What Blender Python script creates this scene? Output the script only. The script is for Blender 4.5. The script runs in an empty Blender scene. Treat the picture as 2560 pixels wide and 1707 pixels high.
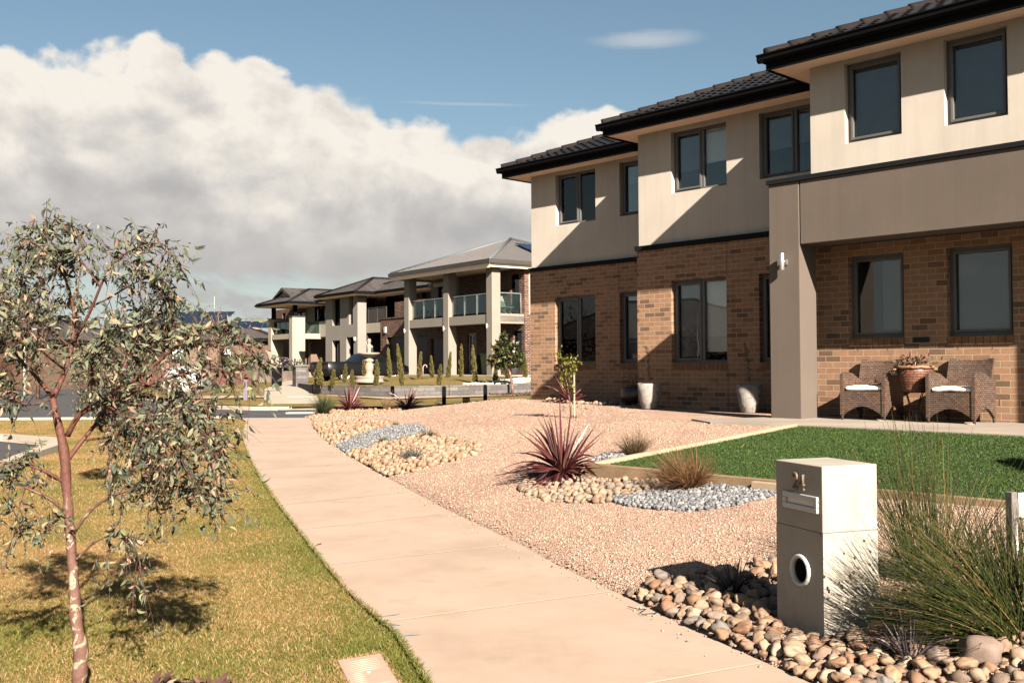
import bpy, bmesh, math, random
import numpy as np
from mathutils import Vector, Matrix, noise as mnoise
R = math.radians; ALB = .395
random.seed(7); RNG = np.random.default_rng(7)
SUN_E, SUN_C, SKY_S, SKY_T, CLOUD, EXPO = 5.0, (1.0, .895, .77), .05, (.355, .395, .385), .178, 2.45
C = bpy.context.scene.collection
scene = bpy.context.scene
# ------------------------------------------------------------------ camera
F, CX, CY, ZC, HZ, ROLL = 2500.0, 1280.0, 853.5, 1.45, 911.0, 0.006
pit = math.atan((HZ - CY) / F)
fwd = Vector((0, math.cos(pit), math.sin(pit))); up0 = Vector((0, -math.sin(pit), math.cos(pit))); rt0 = Vector((1, 0, 0))
rt = rt0 * math.cos(ROLL) - up0 * math.sin(ROLL); upv = rt0 * math.sin(ROLL) + up0 * math.cos(ROLL)
EYE = Vector((0, 0, ZC))
cam = bpy.data.objects.new('camera', bpy.data.cameras.new('camera')); C.objects.link(cam)
cam.matrix_world = Matrix(((rt.x, upv.x, -fwd.x, 0), (rt.y, upv.y, -fwd.y, 0), (rt.z, upv.z, -fwd.z, ZC), (0, 0, 0, 1)))
cam.data.sensor_width = 36; cam.data.lens = F / 2560 * 36; cam.data.clip_end = 6000; cam.data.clip_start = .05
scene.camera = cam

# survey helpers: turn a direction seen from the tripod into a real point at a given depth / height / wall plane
def ray(x, y): return fwd + rt * ((x - CX) / F) - upv * ((y - CY) / F)
def at_depth(x, y, Y): r = ray(x, y); return EYE + r * (Y / r.y)
def at_z(x, y, z): r = ray(x, y); return EYE + r * ((z - ZC) / r.z)
def at_ground(x, y, fun, n=14):
    z = 0.0
    for _ in range(n):
        P = at_z(x, y, z); z = .5 * z + .5 * fun(P.x, P.y)
    return at_z(x, y, z)
K = 2560 / 2352
def frame(ang):
    a = R(ang); return Vector((-math.sin(a), math.cos(a), 0)), Vector((math.cos(a), math.sin(a), 0))
E1, E2 = frame(43.2)
def sd(s, d, z=0): return Vector((E1.x * s + E2.x * d, E1.y * s + E2.y * d, z))

# ------------------------------------------------------------------ objects
def tag(o, label=None, cat=None, group=None, kind=None):
    if label: o['label'] = label
    if cat: o['category'] = cat
    if group: o['group'] = group
    if kind: o['kind'] = kind
    return o
def thing(name, label, cat, loc=(0, 0, 0), rz=0, group=None):
    o = bpy.data.objects.new(name, None); C.objects.link(o); o.location = loc; o.rotation_euler = (0, 0, rz)
    o.empty_display_size = .1
    return tag(o, label, cat, group)
def link(name, me, parent=None, loc=None):
    o = bpy.data.objects.new(name, me); C.objects.link(o)
    if parent: o.parent = parent
    if loc is not None: o.location = loc
    return o
def kids(o): return [c for c in C.objects if c.parent == o]
def dup(root, loc, rz=None, label=None, scale=None):
    tree = {}
    for c in C.objects: tree.setdefault(c.parent, []).append(c)
    def cp(o, par):
        n = o.copy(); C.objects.link(n); n.parent = par
        for c in tree.get(o, []): cp(c, n)
        return n
    r = cp(root, None); r.location = loc
    if rz is not None: r.rotation_euler = (0, 0, rz)
    if label: r['label'] = label
    if scale: r.scale = scale if hasattr(scale, '__len__') else (scale,) * 3
    return r

class MB:
    """collects shapes, links them as ONE mesh; uv = box projection in metres"""
    def __init__(s, off=(0, 0, 0)): s.v = []; s.f = []; s.m = []; s.off = Vector(off); s.mi = 0; s.sm = []
    def add(s, verts, faces, smooth=False):
        n = len(s.v); s.v += [tuple(Vector(v) - s.off) for v in verts]
        for f in faces: s.f.append(tuple(i + n for i in f)); s.m.append(s.mi); s.sm.append(smooth)
        return s
    def quad(s, a, b, c, d): return s.add([a, b, c, d], [(0, 1, 2, 3)])
    def box(s, x0, x1, y0, y1, z0, z1, M=None):
        v = [Vector(p) for p in ((x0, y0, z0), (x1, y0, z0), (x1, y1, z0), (x0, y1, z0), (x0, y0, z1), (x1, y0, z1), (x1, y1, z1), (x0, y1, z1))]
        if M: v = [M @ p for p in v]
        return s.add(v, [(0, 3, 2, 1), (4, 5, 6, 7), (0, 1, 5, 4), (1, 2, 6, 5), (2, 3, 7, 6), (3, 0, 4, 7)])
    def tube(s, path, rad, n=8, cap=True, smooth=True, wob=0):
        P = [Vector(p) for p in path]; rads = rad if hasattr(rad, '__len__') else [rad] * len(P)
        vs = []; fs = []; prev = None
        for i, p in enumerate(P):
            t = (P[min(i + 1, len(P) - 1)] - P[max(i - 1, 0)]).normalized()
            a = prev - t * prev.dot(t) if prev else (Vector((1, 0, 0)) if abs(t.x) < .8 else Vector((0, 1, 0))).cross(t)
            a.normalize(); prev = a; b = t.cross(a)
            for k in range(n):
                q = 2 * math.pi * k / n; r = rads[i] * (1 + (wob * math.sin(k * 2.3 + i * 1.7) if wob else 0))
                vs.append(p + (a * math.cos(q) + b * math.sin(q)) * r)
        for i in range(len(P) - 1):
            for k in range(n):
                k2 = (k + 1) % n; fs.append((i * n + k, i * n + k2, (i + 1) * n + k2, (i + 1) * n + k))
        if cap: fs.append(tuple(range(n))[::-1]); fs.append(tuple((len(P) - 1) * n + k for k in range(n)))
        return s.add(vs, fs, smooth)
    def lathe(s, prof, c=(0, 0, 0), n=24, smooth=True, cap=True):
        c = Vector(c); vs = []; fs = []
        for r, z in prof:
            for k in range(n): q = 2 * math.pi * k / n; vs.append(c + Vector((r * math.cos(q), r * math.sin(q), z)))
        for i in range(len(prof) - 1):
            for k in range(n): k2 = (k + 1) % n; fs.append((i * n + k, i * n + k2, (i + 1) * n + k2, (i + 1) * n + k))
        if cap: fs.append(tuple(range(n))[::-1]); fs.append(tuple((len(prof) - 1) * n + k for k in range(n)))
        return s.add(vs, fs, smooth)
    def prism(s, poly, z0, z1):
        n = len(poly); vs = [(x, y, z0) for x, y in poly] + [(x, y, z1) for x, y in poly]
        return s.add(vs, [tuple(range(n))[::-1], tuple(range(n, 2 * n))] + [(i, (i + 1) % n, n + (i + 1) % n, n + i) for i in range(n)])
    def build(s, name, mats, parent=None, loc=None, bevel=0, seg=2):
        me = bpy.data.meshes.new(name); me.from_pydata(s.v, [], s.f); me.update()
        for m in (mats if isinstance(mats, (list, tuple)) else [mats]): me.materials.append(m)
        me.polygons.foreach_set('material_index', s.m); me.polygons.foreach_set('use_smooth', s.sm)
        uv = me.uv_layers.new(name='UV')
        for p in me.polygons:
            nx, ny, nz = abs(p.normal.x), abs(p.normal.y), abs(p.normal.z)
            for li in p.loop_indices:
                c = me.vertices[me.loops[li].vertex_index].co
                uv.data[li].uv = (c.x, c.y) if nz > .8 else ((c.y, c.z) if nx > ny else (c.x, c.z))
        o = link(name, me, parent, loc)
        if bevel:
            b = o.modifiers.new('bevel', 'BEVEL'); b.width = bevel; b.segments = seg; b.limit_method = 'ANGLE'; b.angle_limit = R(40)
        return o

def np_mesh(name, V, faces, mats, tint=None, smooth=False, parent=None, loc=None):
    """faces: list of (M,k) int arrays; tint: one float per face"""
    me = bpy.data.meshes.new(name)
    V = np.asarray(V, dtype=np.float32)
    me.vertices.add(len(V)); me.vertices.foreach_set('co', V.ravel())
    tot = np.concatenate([np.full(len(f), f.shape[1], np.int32) for f in faces]); loops = np.concatenate([f.ravel() for f in faces]).astype(np.int32)
    me.loops.add(len(loops)); me.loops.foreach_set('vertex_index', loops)
    me.polygons.add(len(tot)); st = np.concatenate([[0], np.cumsum(tot)[:-1]]).astype(np.int32)
    me.polygons.foreach_set('loop_start', st); me.polygons.foreach_set('loop_total', tot)
    if smooth: me.polygons.foreach_set('use_smooth', np.ones(len(tot), bool))
    me.update(calc_edges=True)
    if tint is not None:
        a = me.attributes.new('tint', 'FLOAT', 'FACE'); a.data.foreach_set('value', np.asarray(tint, np.float32))
    for m in (mats if isinstance(mats, (list, tuple)) else [mats]): me.materials.append(m)
    me.validate()
    return link(name, me, parent, loc)

def unit(a): return a / np.maximum(np.linalg.norm(a, axis=1, keepdims=True), 1e-9)
def leaf_arrays(P, ax, nr, L, W, bend=.15):
    N = len(P); ax = unit(ax); side = unit(np.cross(ax, nr)); nr = np.cross(side, ax); L = L[:, None]; W = W[:, None]
    V = np.stack([P, P + ax * L * .3 + side * W * .5 + nr * L * bend * .1, P + ax * L * .3 - side * W * .5 + nr * L * bend * .1,
                  P + ax * L * .65 + side * W * .38 + nr * L * bend * .5, P + ax * L * .65 - side * W * .38 + nr * L * bend * .5, P + ax * L + nr * L * bend], 1)
    b = (np.arange(N) * 6)[:, None]
    tri = np.concatenate([b + [0, 1, 2], b + [3, 5, 4]]); qd = b + [1, 3, 4, 2]
    return V.reshape(-1, 3), tri, qd
def leaf_fine(P, ax, nr, L, W, bend, sick):
    N = len(P); ax = unit(ax); side = unit(np.cross(ax, nr)); nr = np.cross(side, ax); L = L[:, None]; W = W[:, None]; sick = sick[:, None]; bend = bend[:, None]; rows = []
    for t, w in ((0, .10), (.18, .62), (.42, 1.0), (.66, .82), (.86, .42), (1.0, .03)):
        c = P + ax * L * t + side * L * sick * (t - t * t) * 1.6 + nr * L * bend * t * t
        rows += [c - side * W * w * .5 + nr * W * w * .14, c, c + side * W * w * .5 + nr * W * w * .14]
    V = np.stack(rows, 1); b = (np.arange(N) * 18)[:, None, None]; k = (np.arange(5) * 3)[None, :, None]
    q = np.concatenate([b + k + np.array([0, 1, 4, 3])[None, None], b + k + np.array([1, 2, 5, 4])[None, None]], 1).reshape(-1, 4)
    return V.reshape(-1, 3), q
def leaf_mesh(name, P, ax, nr, L, W, tint, mat, bend=.15, parent=None, loc=None):
    V, tri, qd = leaf_arrays(P, ax, nr, L, W, bend)
    return np_mesh(name, V, [tri, qd], mat, np.concatenate([tint, tint, tint]), parent=parent, loc=loc)
def blades(P, D, L, W, droop, Ks=4, tip=.05, side=None, fold=0, lean=None):
    """flat tapering ribbons: P base, D unit direction, droop = gravity bend"""
    N = len(P); D = unit(D)
    if side is None:
        a = RNG.uniform(0, 6.28, N); side = np.stack([np.cos(a), np.sin(a), np.zeros(N)], 1); side = unit(side - D * (side * D).sum(1, keepdims=True))
    t = np.linspace(0, 1, Ks + 1)[None, :, None]
    pos = P[:, None] + D[:, None] * (L[:, None, None] * t) + np.array([0, 0, -1.])[None, None] * (droop[:, None, None] * L[:, None, None] * t ** 2)
    if lean is not None: pos += lean[:, None] * t ** 2
    w = W[:, None, None] * (np.clip(1.0 - t ** 2.2, 0, 1) * (1 - tip) + tip) * np.clip(.55 + t * 2.2, 0, 1) * .5
    V = np.stack([pos - side[:, None] * w, pos + side[:, None] * w], 2).reshape(-1, 3)
    b = (np.arange(N) * (Ks + 1) * 2)[:, None, None]; k = (np.arange(Ks) * 2)[None, :, None]
    Fq = (b + k + np.array([0, 1, 3, 2])[None, None]).reshape(-1, 4)
    return V, Fq, pos
def stems(P, D, L, rad, droop, Ks=6, lean=None):
    N = len(P); D = unit(D); t = np.linspace(0, 1, Ks + 1)[None, :, None]
    pos = P[:, None] + D[:, None] * (L[:, None, None] * t) - np.array([0, 0, 1.])[None, None] * (droop[:, None, None] * L[:, None, None] * t ** 2.2)
    if lean is not None: pos += lean[:, None] * t ** 2
    a = np.array([1, 0, 0.]); b2 = np.array([-.5, .87, .0]); c = np.array([-.5, -.87, 0.])
    r = rad[:, None, None] * (1 - .75 * t)
    V = np.stack([pos + r * a, pos + r * b2 + r * np.array([0, 0, .3]), pos + r * c], 2).reshape(-1, 3)
    b = (np.arange(N) * (Ks + 1) * 3)[:, None, None, None]; k = (np.arange(Ks) * 3)[None, :, None, None]
    q = np.array([[0, 1, 4, 3], [1, 2, 5, 4], [2, 0, 3, 5]])[None, None]
    return V, (b + k + q).reshape(-1, 4), pos

# ------------------------------------------------------------------ materials
def nodes(name):
    m = bpy.data.materials.new(name); m.use_nodes = True; nt = m.node_tree
    return m, nt, nt.nodes['Principled BSDF'], nt.nodes['Material Output']
def N(nt, typ, **kw):
    n = nt.nodes.new(typ)
    for k, v in kw.items():
        if k.startswith('i_'): n.inputs[k[2:].replace('_', ' ')].default_value = v
        else: setattr(n, k, v)
    return n
def ramp(nt, fac, stops, interp='LINEAR'):
    r = nt.nodes.new('ShaderNodeValToRGB'); e = r.color_ramp.elements; r.color_ramp.interpolation = interp
    while len(e) < len(stops): e.new(.5)
    for k, (p, c) in enumerate(stops): e[k].position = p; e[k].color = (*c, 1)
    if fac is not None: nt.links.new(fac, r.inputs[0])
    return r
def mixc(nt, fac, a, b, typ='MIX'):
    n = nt.nodes.new('ShaderNodeMix'); n.data_type = 'RGBA'; n.blend_type = typ
    for sock, v in ((0, fac), (6, a), (7, b)):
        if hasattr(v, 'links'): nt.links.new(v, n.inputs[sock])
        elif sock == 0: n.inputs[0].default_value = v
        else: n.inputs[sock].default_value = (*v, 1)
    return n.outputs[2]
def coord(nt, kind='Object'):
    t = nt.nodes.new('ShaderNodeTexCoord'); return t.outputs[kind]
def noisetex(nt, co, scale, detail=6, rough=.6, dist=0):
    n = N(nt, 'ShaderNodeTexNoise', i_Scale=scale, i_Detail=detail, i_Roughness=rough, i_Distortion=dist); nt.links.new(co, n.inputs['Vector']); return n
def bump(nt, h, bsdf, strength=.3, dist=.01):
    b = N(nt, 'ShaderNodeBump', i_Strength=strength, i_Distance=dist); nt.links.new(h, b.inputs['Height']); nt.links.new(b.outputs[0], bsdf.inputs['Normal']); return b
def mat(name, col, rough=.8, var=.12, scale=6, fine=90, bmp=.15, metal=0, spec=.35, bd=.004, stain=None):
    m, nt, b, o = nodes(name); co = coord(nt)
    n1 = noisetex(nt, co, scale); n2 = noisetex(nt, co, fine, 3)
    lo = tuple(max(0, c * (1 - var * 1.6)) for c in col); hi = tuple(min(1, c * (1 + var)) for c in col)
    r = ramp(nt, n1.outputs[0], [(.3, lo), (.7, hi)])
    r2 = ramp(nt, n2.outputs[0], [(.3, (1 - var,) * 3), (.7, (1 + var * .5,) * 3)])
    c = mixc(nt, 1, r.outputs[0], r2.outputs[0], 'MULTIPLY')
    if stain:
        n3 = noisetex(nt, co, stain[1], 5, .65); rr = ramp(nt, n3.outputs[0], [(.52, (0, 0, 0)), (.68, (1, 1, 1))])
        c = mixc(nt, rr.outputs[0], c, stain[0])
    nt.links.new(c, b.inputs['Base Color']); b.inputs['Roughness'].default_value = rough; b.inputs['Metallic'].default_value = metal
    b.inputs['Specular IOR Level'].default_value = spec
    if bmp: bump(nt, n2.outputs[0], b, bmp, bd)
    return m
def tint_mat(name, stops, rough=.6, trans=.25, attr='tint', spec=.3):
    m, nt, b, o = nodes(name)
    if attr == 'tint': a = N(nt, 'ShaderNodeAttribute', attribute_name='tint'); fac = a.outputs['Fac']
    else: a = nt.nodes.new('ShaderNodeObjectInfo'); fac = a.outputs['Random']
    r = ramp(nt, fac, stops); col = r.outputs[0]
    nt.links.new(col, b.inputs['Base Color']); b.inputs['Roughness'].default_value = rough; b.inputs['Specular IOR Level'].default_value = spec
    if trans:
        t = nt.nodes.new('ShaderNodeBsdfTranslucent'); nt.links.new(col, t.inputs[0])
        mx = nt.nodes.new('ShaderNodeMixShader'); mx.inputs[0].default_value = trans
        nt.links.new(b.outputs[0], mx.inputs[1]); nt.links.new(t.outputs[0], mx.inputs[2]); nt.links.new(mx.outputs[0], o.inputs[0])
    return m
def stone_mat(name, stops, attr):
    m, nt, b, o = nodes(name); co = coord(nt)
    if attr == 'tint': fac = N(nt, 'ShaderNodeAttribute', attribute_name='tint').outputs['Fac']
    else: fac = nt.nodes.new('ShaderNodeObjectInfo').outputs['Random']
    r = ramp(nt, fac, stops)
    n1 = noisetex(nt, co, 22 if attr != 'tint' else 30, 5, .65, .6); r1 = ramp(nt, n1.outputs[0], [(.3, (.62, .58, .54)), (.5, (1, 1, 1)), (.72, (1.15, 1.08, 1))])
    c = mixc(nt, 1, r.outputs[0], r1.outputs[0], 'MULTIPLY')
    n2 = noisetex(nt, co, 160, 3); c = mixc(nt, .25, c, ramp(nt, n2.outputs[0], [(.35, (.5, .45, .4)), (.6, (1.1, 1.1, 1.1))]).outputs[0], 'MULTIPLY')
    nt.links.new(c, b.inputs['Base Color']); b.inputs['Roughness'].default_value = .72; b.inputs['Specular IOR Level'].default_value = .3
    bump(nt, n1.outputs[0], b, .25, .004)
    return m
def brick_mat(name, stops, mortar, w=.24, h=.086, ms=.006, soot=.5):
    m, nt, b, o = nodes(name); uv = coord(nt, 'UV')
    br = N(nt, 'ShaderNodeTexBrick', i_Scale=1.0, i_Mortar_Size=ms, i_Mortar_Smooth=.15, i_Bias=0.0, i_Brick_Width=w, i_Row_Height=h)
    br.inputs['Color1'].default_value = (0, 0, 0, 1); br.inputs['Color2'].default_value = (1, 1, 1, 1); br.inputs['Mortar'].default_value = (.5, .5, .5, 1)
    nt.links.new(uv, br.inputs['Vector'])
    r = ramp(nt, br.outputs[0], stops)
    n1 = noisetex(nt, uv, 9, 4); n2 = noisetex(nt, uv, 120, 4, .7)
    c = mixc(nt, soot, r.outputs[0], ramp(nt, n1.outputs[0], [(.3, (.68, .64, .62)), (.65, (1.1, 1.1, 1.1))]).outputs[0], 'MULTIPLY')
    c = mixc(nt, .6, c, ramp(nt, n2.outputs[0], [(.3, (.72, .72, .72)), (.6, (1.1, 1.1, 1.1))]).outputs[0], 'MULTIPLY')
    c2 = mixc(nt, br.outputs['Fac'], c, mortar)
    nt.links.new(c2, b.inputs['Base Color']); b.inputs['Roughness'].default_value = .9; b.inputs['Specular IOR Level'].default_value = .2
    iv = N(nt, 'ShaderNodeMath', operation='SUBTRACT'); iv.inputs[0].default_value = 1; nt.links.new(br.outputs['Fac'], iv.inputs[1])
    ad = N(nt, 'ShaderNodeMath', operation='MULTIPLY_ADD'); nt.links.new(n2.outputs[0], ad.inputs[0]); ad.inputs[1].default_value = .25; nt.links.new(iv.outputs[0], ad.inputs[2])
    bump(nt, ad.outputs[0], b, .7, .006)
    return m
def glass_mat(name, tint=(.55, .6, .62), refl=(.75, .85, .95), base=.05):
    m, nt, b, o = nodes(name); nt.nodes.remove(b)
    t = nt.nodes.new('ShaderNodeBsdfTransparent'); t.inputs[0].default_value = (*tint, 1)
    g = nt.nodes.new('ShaderNodeBsdfGlossy'); g.inputs[0].default_value = (*refl, 1); g.inputs['Roughness'].default_value = .01
    lw = N(nt, 'ShaderNodeFresnel', i_IOR=1.5); ad = N(nt, 'ShaderNodeMath', operation='ADD'); nt.links.new(lw.outputs[0], ad.inputs[0]); ad.inputs[1].default_value = base
    co = coord(nt); nz = noisetex(nt, co, 1.3, 2); bp = N(nt, 'ShaderNodeBump', i_Strength=.05, i_Distance=.02); nt.links.new(nz.outputs[0], bp.inputs['Height']); nt.links.new(bp.outputs[0], g.inputs['Normal'])
    mx = nt.nodes.new('ShaderNodeMixShader'); nt.links.new(ad.outputs[0], mx.inputs[0]); nt.links.new(t.outputs[0], mx.inputs[1]); nt.links.new(g.outputs[0], mx.inputs[2])
    nt.links.new(mx.outputs[0], o.inputs[0]); return m

Mt = {}
TAN = (.46, .265, .15)
Mt['brick'] = brick_mat('tan_brick', [(0, (.22, .13, .08)), (.08, (.24, .14, .085)), (.14, (.33, .18, .10)), (.24, (.37, .20, .115)), (.34, (.43, .24, .14)), (1, (.50, .285, .165))], (.56, .46, .35))
Mt['redbrick'] = brick_mat('red_brick', [(0, (.05, .022, .018)), (.35, (.09, .035, .026)), (.6, (.16, .065, .045)), (1, (.24, .11, .075))], (.42, .33, .26), ms=.009)
Mt['brownbrick'] = brick_mat('brown_brick', [(0, (.10, .05, .03)), (1, (.2, .11, .065))], (.25, .19, .14), ms=.008)
Mt['render'] = mat('cream_render', (.60, .53, .445), .9, .07, .9, 160, .35, spec=.15, bd=.003)
def render_mat(name, col, streak=.10):
    m, nt, b, o = nodes(name); co = coord(nt); mp = nt.nodes.new('ShaderNodeMapping'); nt.links.new(co, mp.inputs[0]); mp.inputs['Scale'].default_value = (7, 7, .35)
    n1 = noisetex(nt, mp.outputs[0], 1.0, 5, .6); n2 = noisetex(nt, co, .9, 5, .6); n3 = noisetex(nt, co, 210, 3, .7); n4 = noisetex(nt, co, 45, 4, .6)
    c = ramp(nt, n2.outputs[0], [(.3, tuple(x * .92 for x in col)), (.65, tuple(x * 1.04 for x in col))]).outputs[0]
    c = mixc(nt, 1, c, ramp(nt, n1.outputs[0], [(.25, (1 - streak,) * 3), (.55, (1, 1, 1))]).outputs[0], 'MULTIPLY')
    c = mixc(nt, 1, c, ramp(nt, n3.outputs[0], [(.3, (.9, .9, .9)), (.6, (1.03, 1.03, 1.03))]).outputs[0], 'MULTIPLY')
    nt.links.new(c, b.inputs['Base Color']); b.inputs['Roughness'].default_value = .92; b.inputs['Specular IOR Level'].default_value = .12
    ad = N(nt, 'ShaderNodeMath', operation='MULTIPLY_ADD'); nt.links.new(n4.outputs[0], ad.inputs[0]); ad.inputs[1].default_value = .6; nt.links.new(n3.outputs[0], ad.inputs[2]); bump(nt, ad.outputs[0], b, .5, .004); return m
Mt['render'] = render_mat('cream_render', (.78, .695, .595))
Mt['taupe'] = render_mat('taupe_render', (.195, .156, .128), .07)
Mt['black'] = mat('black_steel', (.006, .006, .007), .8, .1, 3, 40, .05, spec=.06)
Mt['band'] = mat('dark_flashing', (.016, .017, .019), .8, .1, 3, 40, .05, spec=.08)
Mt['soffit'] = mat('eave_lining', (.66, .52, .40), .85, .05, 2, 60, .05, spec=.2)
Mt['tile'] = mat('dark_roof_tile', (.018, .016, .0165), .42, .3, 5, 60, .25, spec=.28, bd=.004)
Mt['ridge'] = mat('ridge_cap_tile', (.026, .020, .019), .8, .25, 4, 50, .2, spec=.08)
Mt['frame'] = mat('window_frame_grey', (.065, .062, .06), .45, .06, 4, 60, .03, spec=.4)
Mt['glass'] = glass_mat('window_glass', (.90, .92, .92), (.66, .68, .68), base=.03)
Mt['blindlight'] = mat('pale_roller_blind', (.75, .72, .68), .9, .05, 3, 200, .1)
Mt['blinddark'] = mat('dark_roller_blind', (.14, .15, .16), .9, .08, 3, 200, .1)
Mt['room'] = mat('unlit_dark', (.05, .045, .04), .9, .1, 2, 20, 0)  # near-black colour stands in for the shade inside unlit rooms
Mt['steel'] = mat('brushed_steel', (.55, .54, .52), .3, .06, 8, 200, .1, metal=.9)
Mt['concrete'] = mat('pale_concrete', (.56, .47, .38), .9, .08, 1.3, 130, .3, spec=.2, stain=((.43, .36, .29), 2.2))
Mt['kerb'] = mat('kerb_concrete', (.56, .48, .39), .9, .08, 2, 90, .3, spec=.2)
Mt['asphalt'] = mat('asphalt', (.075, .072, .075), .85, .15, 1.5, 140, .4, spec=.3)
Mt['cast'] = mat('cast_concrete', (.54, .485, .405), .85, .07, 2.2, 60, .14, spec=.2, stain=((.43, .38, .31), 3.4))
Mt['whitemetal'] = mat('white_coated_metal', (.27, .27, .265), .4, .04, 6, 90, .05, spec=.5)
Mt['timber'] = mat('weathered_pine', (.36, .24, .14), .85, .2, 2.2, 70, .3, spec=.2)
Mt['timberpale'] = mat('fresh_pine', (.56, .42, .28), .85, .15, 2.5, 60, .3, spec=.2)
# ------------------------------------------------------------------ light and sky
LH = Vector((-.36, .933, 0)).normalized(); EL = R(30.5)
Ldir = Vector((LH.x * math.cos(EL), LH.y * math.cos(EL), -math.sin(EL)))
sun = bpy.data.lights.new('sun', 'SUN'); sun.energy = SUN_E; sun.angle = R(.53); sun.color = SUN_C
so = bpy.data.objects.new('sun', sun); C.objects.link(so); so.rotation_euler = Ldir.to_track_quat('-Z', 'Y').to_euler(); so.location = (4, -10, 12)
world = bpy.data.worlds.new('World'); scene.world = world; world.use_nodes = True
wt = world.node_tree; bg = wt.nodes['Background']; bg.inputs[1].default_value = SKY_S
def Wm(op, a, b=None, c=None, clamp=False):
    n = wt.nodes.new('ShaderNodeMath'); n.operation = op; n.use_clamp = clamp
    for i, v in enumerate((a, b, c)):
        if v is None: continue
        if hasattr(v, 'links'): wt.links.new(v, n.inputs[i])
        else: n.inputs[i].default_value = v
    return n.outputs[0]
def Wsm(x, a, b):
    n = wt.nodes.new('ShaderNodeMapRange'); n.interpolation_type = 'SMOOTHSTEP'; n.inputs[1].default_value = a; n.inputs[2].default_value = b
    wt.links.new(x, n.inputs[0]); return n.outputs[0]
sky = wt.nodes.new('ShaderNodeTexSky'); sky.sky_type = 'NISHITA'; sky.sun_disc = False
sky.sun_elevation = EL; sky.sun_rotation = math.atan2(-LH.x, -LH.y); sky.air_density = 1.1; sky.dust_density = 1.5; sky.ozone_density = 1.2; sky.altitude = 60
tc = wt.nodes.new('ShaderNodeTexCoord'); sx = wt.nodes.new('ShaderNodeSeparateXYZ'); wt.links.new(tc.outputs['Generated'], sx.inputs[0])
az = Wm('ARCTAN2', sx.outputs[0], sx.outputs[1])
hl = Wm('SQRT', Wm('ADD', Wm('MULTIPLY', sx.outputs[0], sx.outputs[0]), Wm('MULTIPLY', sx.outputs[1], sx.outputs[1])))
v = Wm('DIVIDE', sx.outputs[2], Wm('MAXIMUM', hl, .02))
cv = wt.nodes.new('ShaderNodeCombineXYZ'); wt.links.new(az, cv.inputs[0]); wt.links.new(Wm('MULTIPLY', v, 1.15), cv.inputs[1])
def Wn(scale, det=6, rough=.55, dist=0, off=0, src=None, stretch=None):
    mp = wt.nodes.new('ShaderNodeMapping'); wt.links.new(src or cv.outputs[0], mp.inputs[0]); mp.inputs['Location'].default_value = (off, off * .7, off * .3)
    if stretch: mp.inputs['Scale'].default_value = stretch
    n = wt.nodes.new('ShaderNodeTexNoise'); n.inputs['Scale'].default_value = scale; n.inputs['Detail'].default_value = det; n.inputs['Roughness'].default_value = rough; n.inputs['Distortion'].default_value = dist
    wt.links.new(mp.outputs[0], n.inputs['Vector']); return n
def Wv(scale, off=0, src=None):
    mp = wt.nodes.new('ShaderNodeMapping'); wt.links.new(src or cv.outputs[0], mp.inputs[0]); mp.inputs['Location'].default_value = (off, off, 0)
    n = wt.nodes.new('ShaderNodeTexVoronoi'); n.feature = 'SMOOTH_F1'; n.inputs['Scale'].default_value = scale; n.inputs['Smoothness'].default_value = .35
    wt.links.new(mp.outputs[0], n.inputs['Vector']); return n.outputs['Distance']
# warped coordinates give the heaped, cauliflower edge
wn = Wn(14, 4, .6, 0, 3.1); wadd = wt.nodes.new('ShaderNodeVectorMath'); wadd.operation = 'MULTIPLY_ADD'
wt.links.new(wn.outputs['Color'], wadd.inputs[0]); wadd.inputs[1].default_value = (.03, .03, 0); wt.links.new(cv.outputs[0], wadd.inputs[2]); wc = wadd.outputs[0]
fc = wt.nodes.new('ShaderNodeFloatCurve'); cur = fc.mapping.curves[0]
pts = [(-3.14, .03), (-1.0, .04), (-.72, .27), (-.62, .29), (-.473, .303), (-.42, .298), (-.385, .292), (-.333, .322), (-.29, .316), (-.265, .296), (-.213, .289), (-.154, .279), (-.128, .262), (-.076, .246), (-.016, .234), (.028, .256), (.071, .263), (.106, .254), (.16, .235), (.35, .12), (.6, .05), (3.14, .03)]
mp01 = lambda a: (a + 3.1416) / 6.2832
while len(cur.points) < len(pts): cur.points.new(.5, .5)
for p, (a, b) in zip(cur.points, pts): p.location = (mp01(a), b * 2.5); p.handle_type = 'AUTO'
fc.mapping.update(); wt.links.new(Wm('DIVIDE', Wm('ADD', az, 3.1416), 6.2832), fc.inputs['Value'])
bound = Wm('DIVIDE', fc.outputs[0], 2.5)
puff = Wm('ADD', Wm('MULTIPLY', Wm('SUBTRACT', .42, Wv(17, .3, wc)), .055), Wm('ADD', Wm('MULTIPLY', Wm('SUBTRACT', .4, Wv(46, 1.7, wc)), .016), Wm('MULTIPLY', Wm('SUBTRACT', Wn(60, 6, .6, 0, 2.2).outputs[0], .5), .02)))
dist = Wm('SUBTRACT', Wm('ADD', bound, puff), v)                     # > 0 inside the bank
softn = Wn(7, 3, .5, 0, 9.0).outputs[0]
top = Wm('DIVIDE', dist, Wm('MULTIPLY_ADD', Wsm(softn, .45, .75), .03, .011)); top = Wm('MULTIPLY', Wsm(top, -.25, 1.0), .985)
low = Wn(9, 7, .6, .4, 5.5, None, (.75, 1.5, 1)).outputs[0]
bot = Wsm(Wm('ADD', v, Wm('MULTIPLY', Wm('SUBTRACT', low, .5), .10)), .068, .098)
bank = Wm('MULTIPLY', top, bot)
small = Wn(13, 7, .6, .3, 2.15, None, (.7, 1.7, 1)).outputs[0]
smask = Wm('MULTIPLY', Wsm(small, .5, .66), Wm('MULTIPLY', Wsm(v, .012, .05), Wsm(v, .13, .085)))
cloud = Wm('MAXIMUM', bank, Wm('MULTIPLY', smask, .8))
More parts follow.
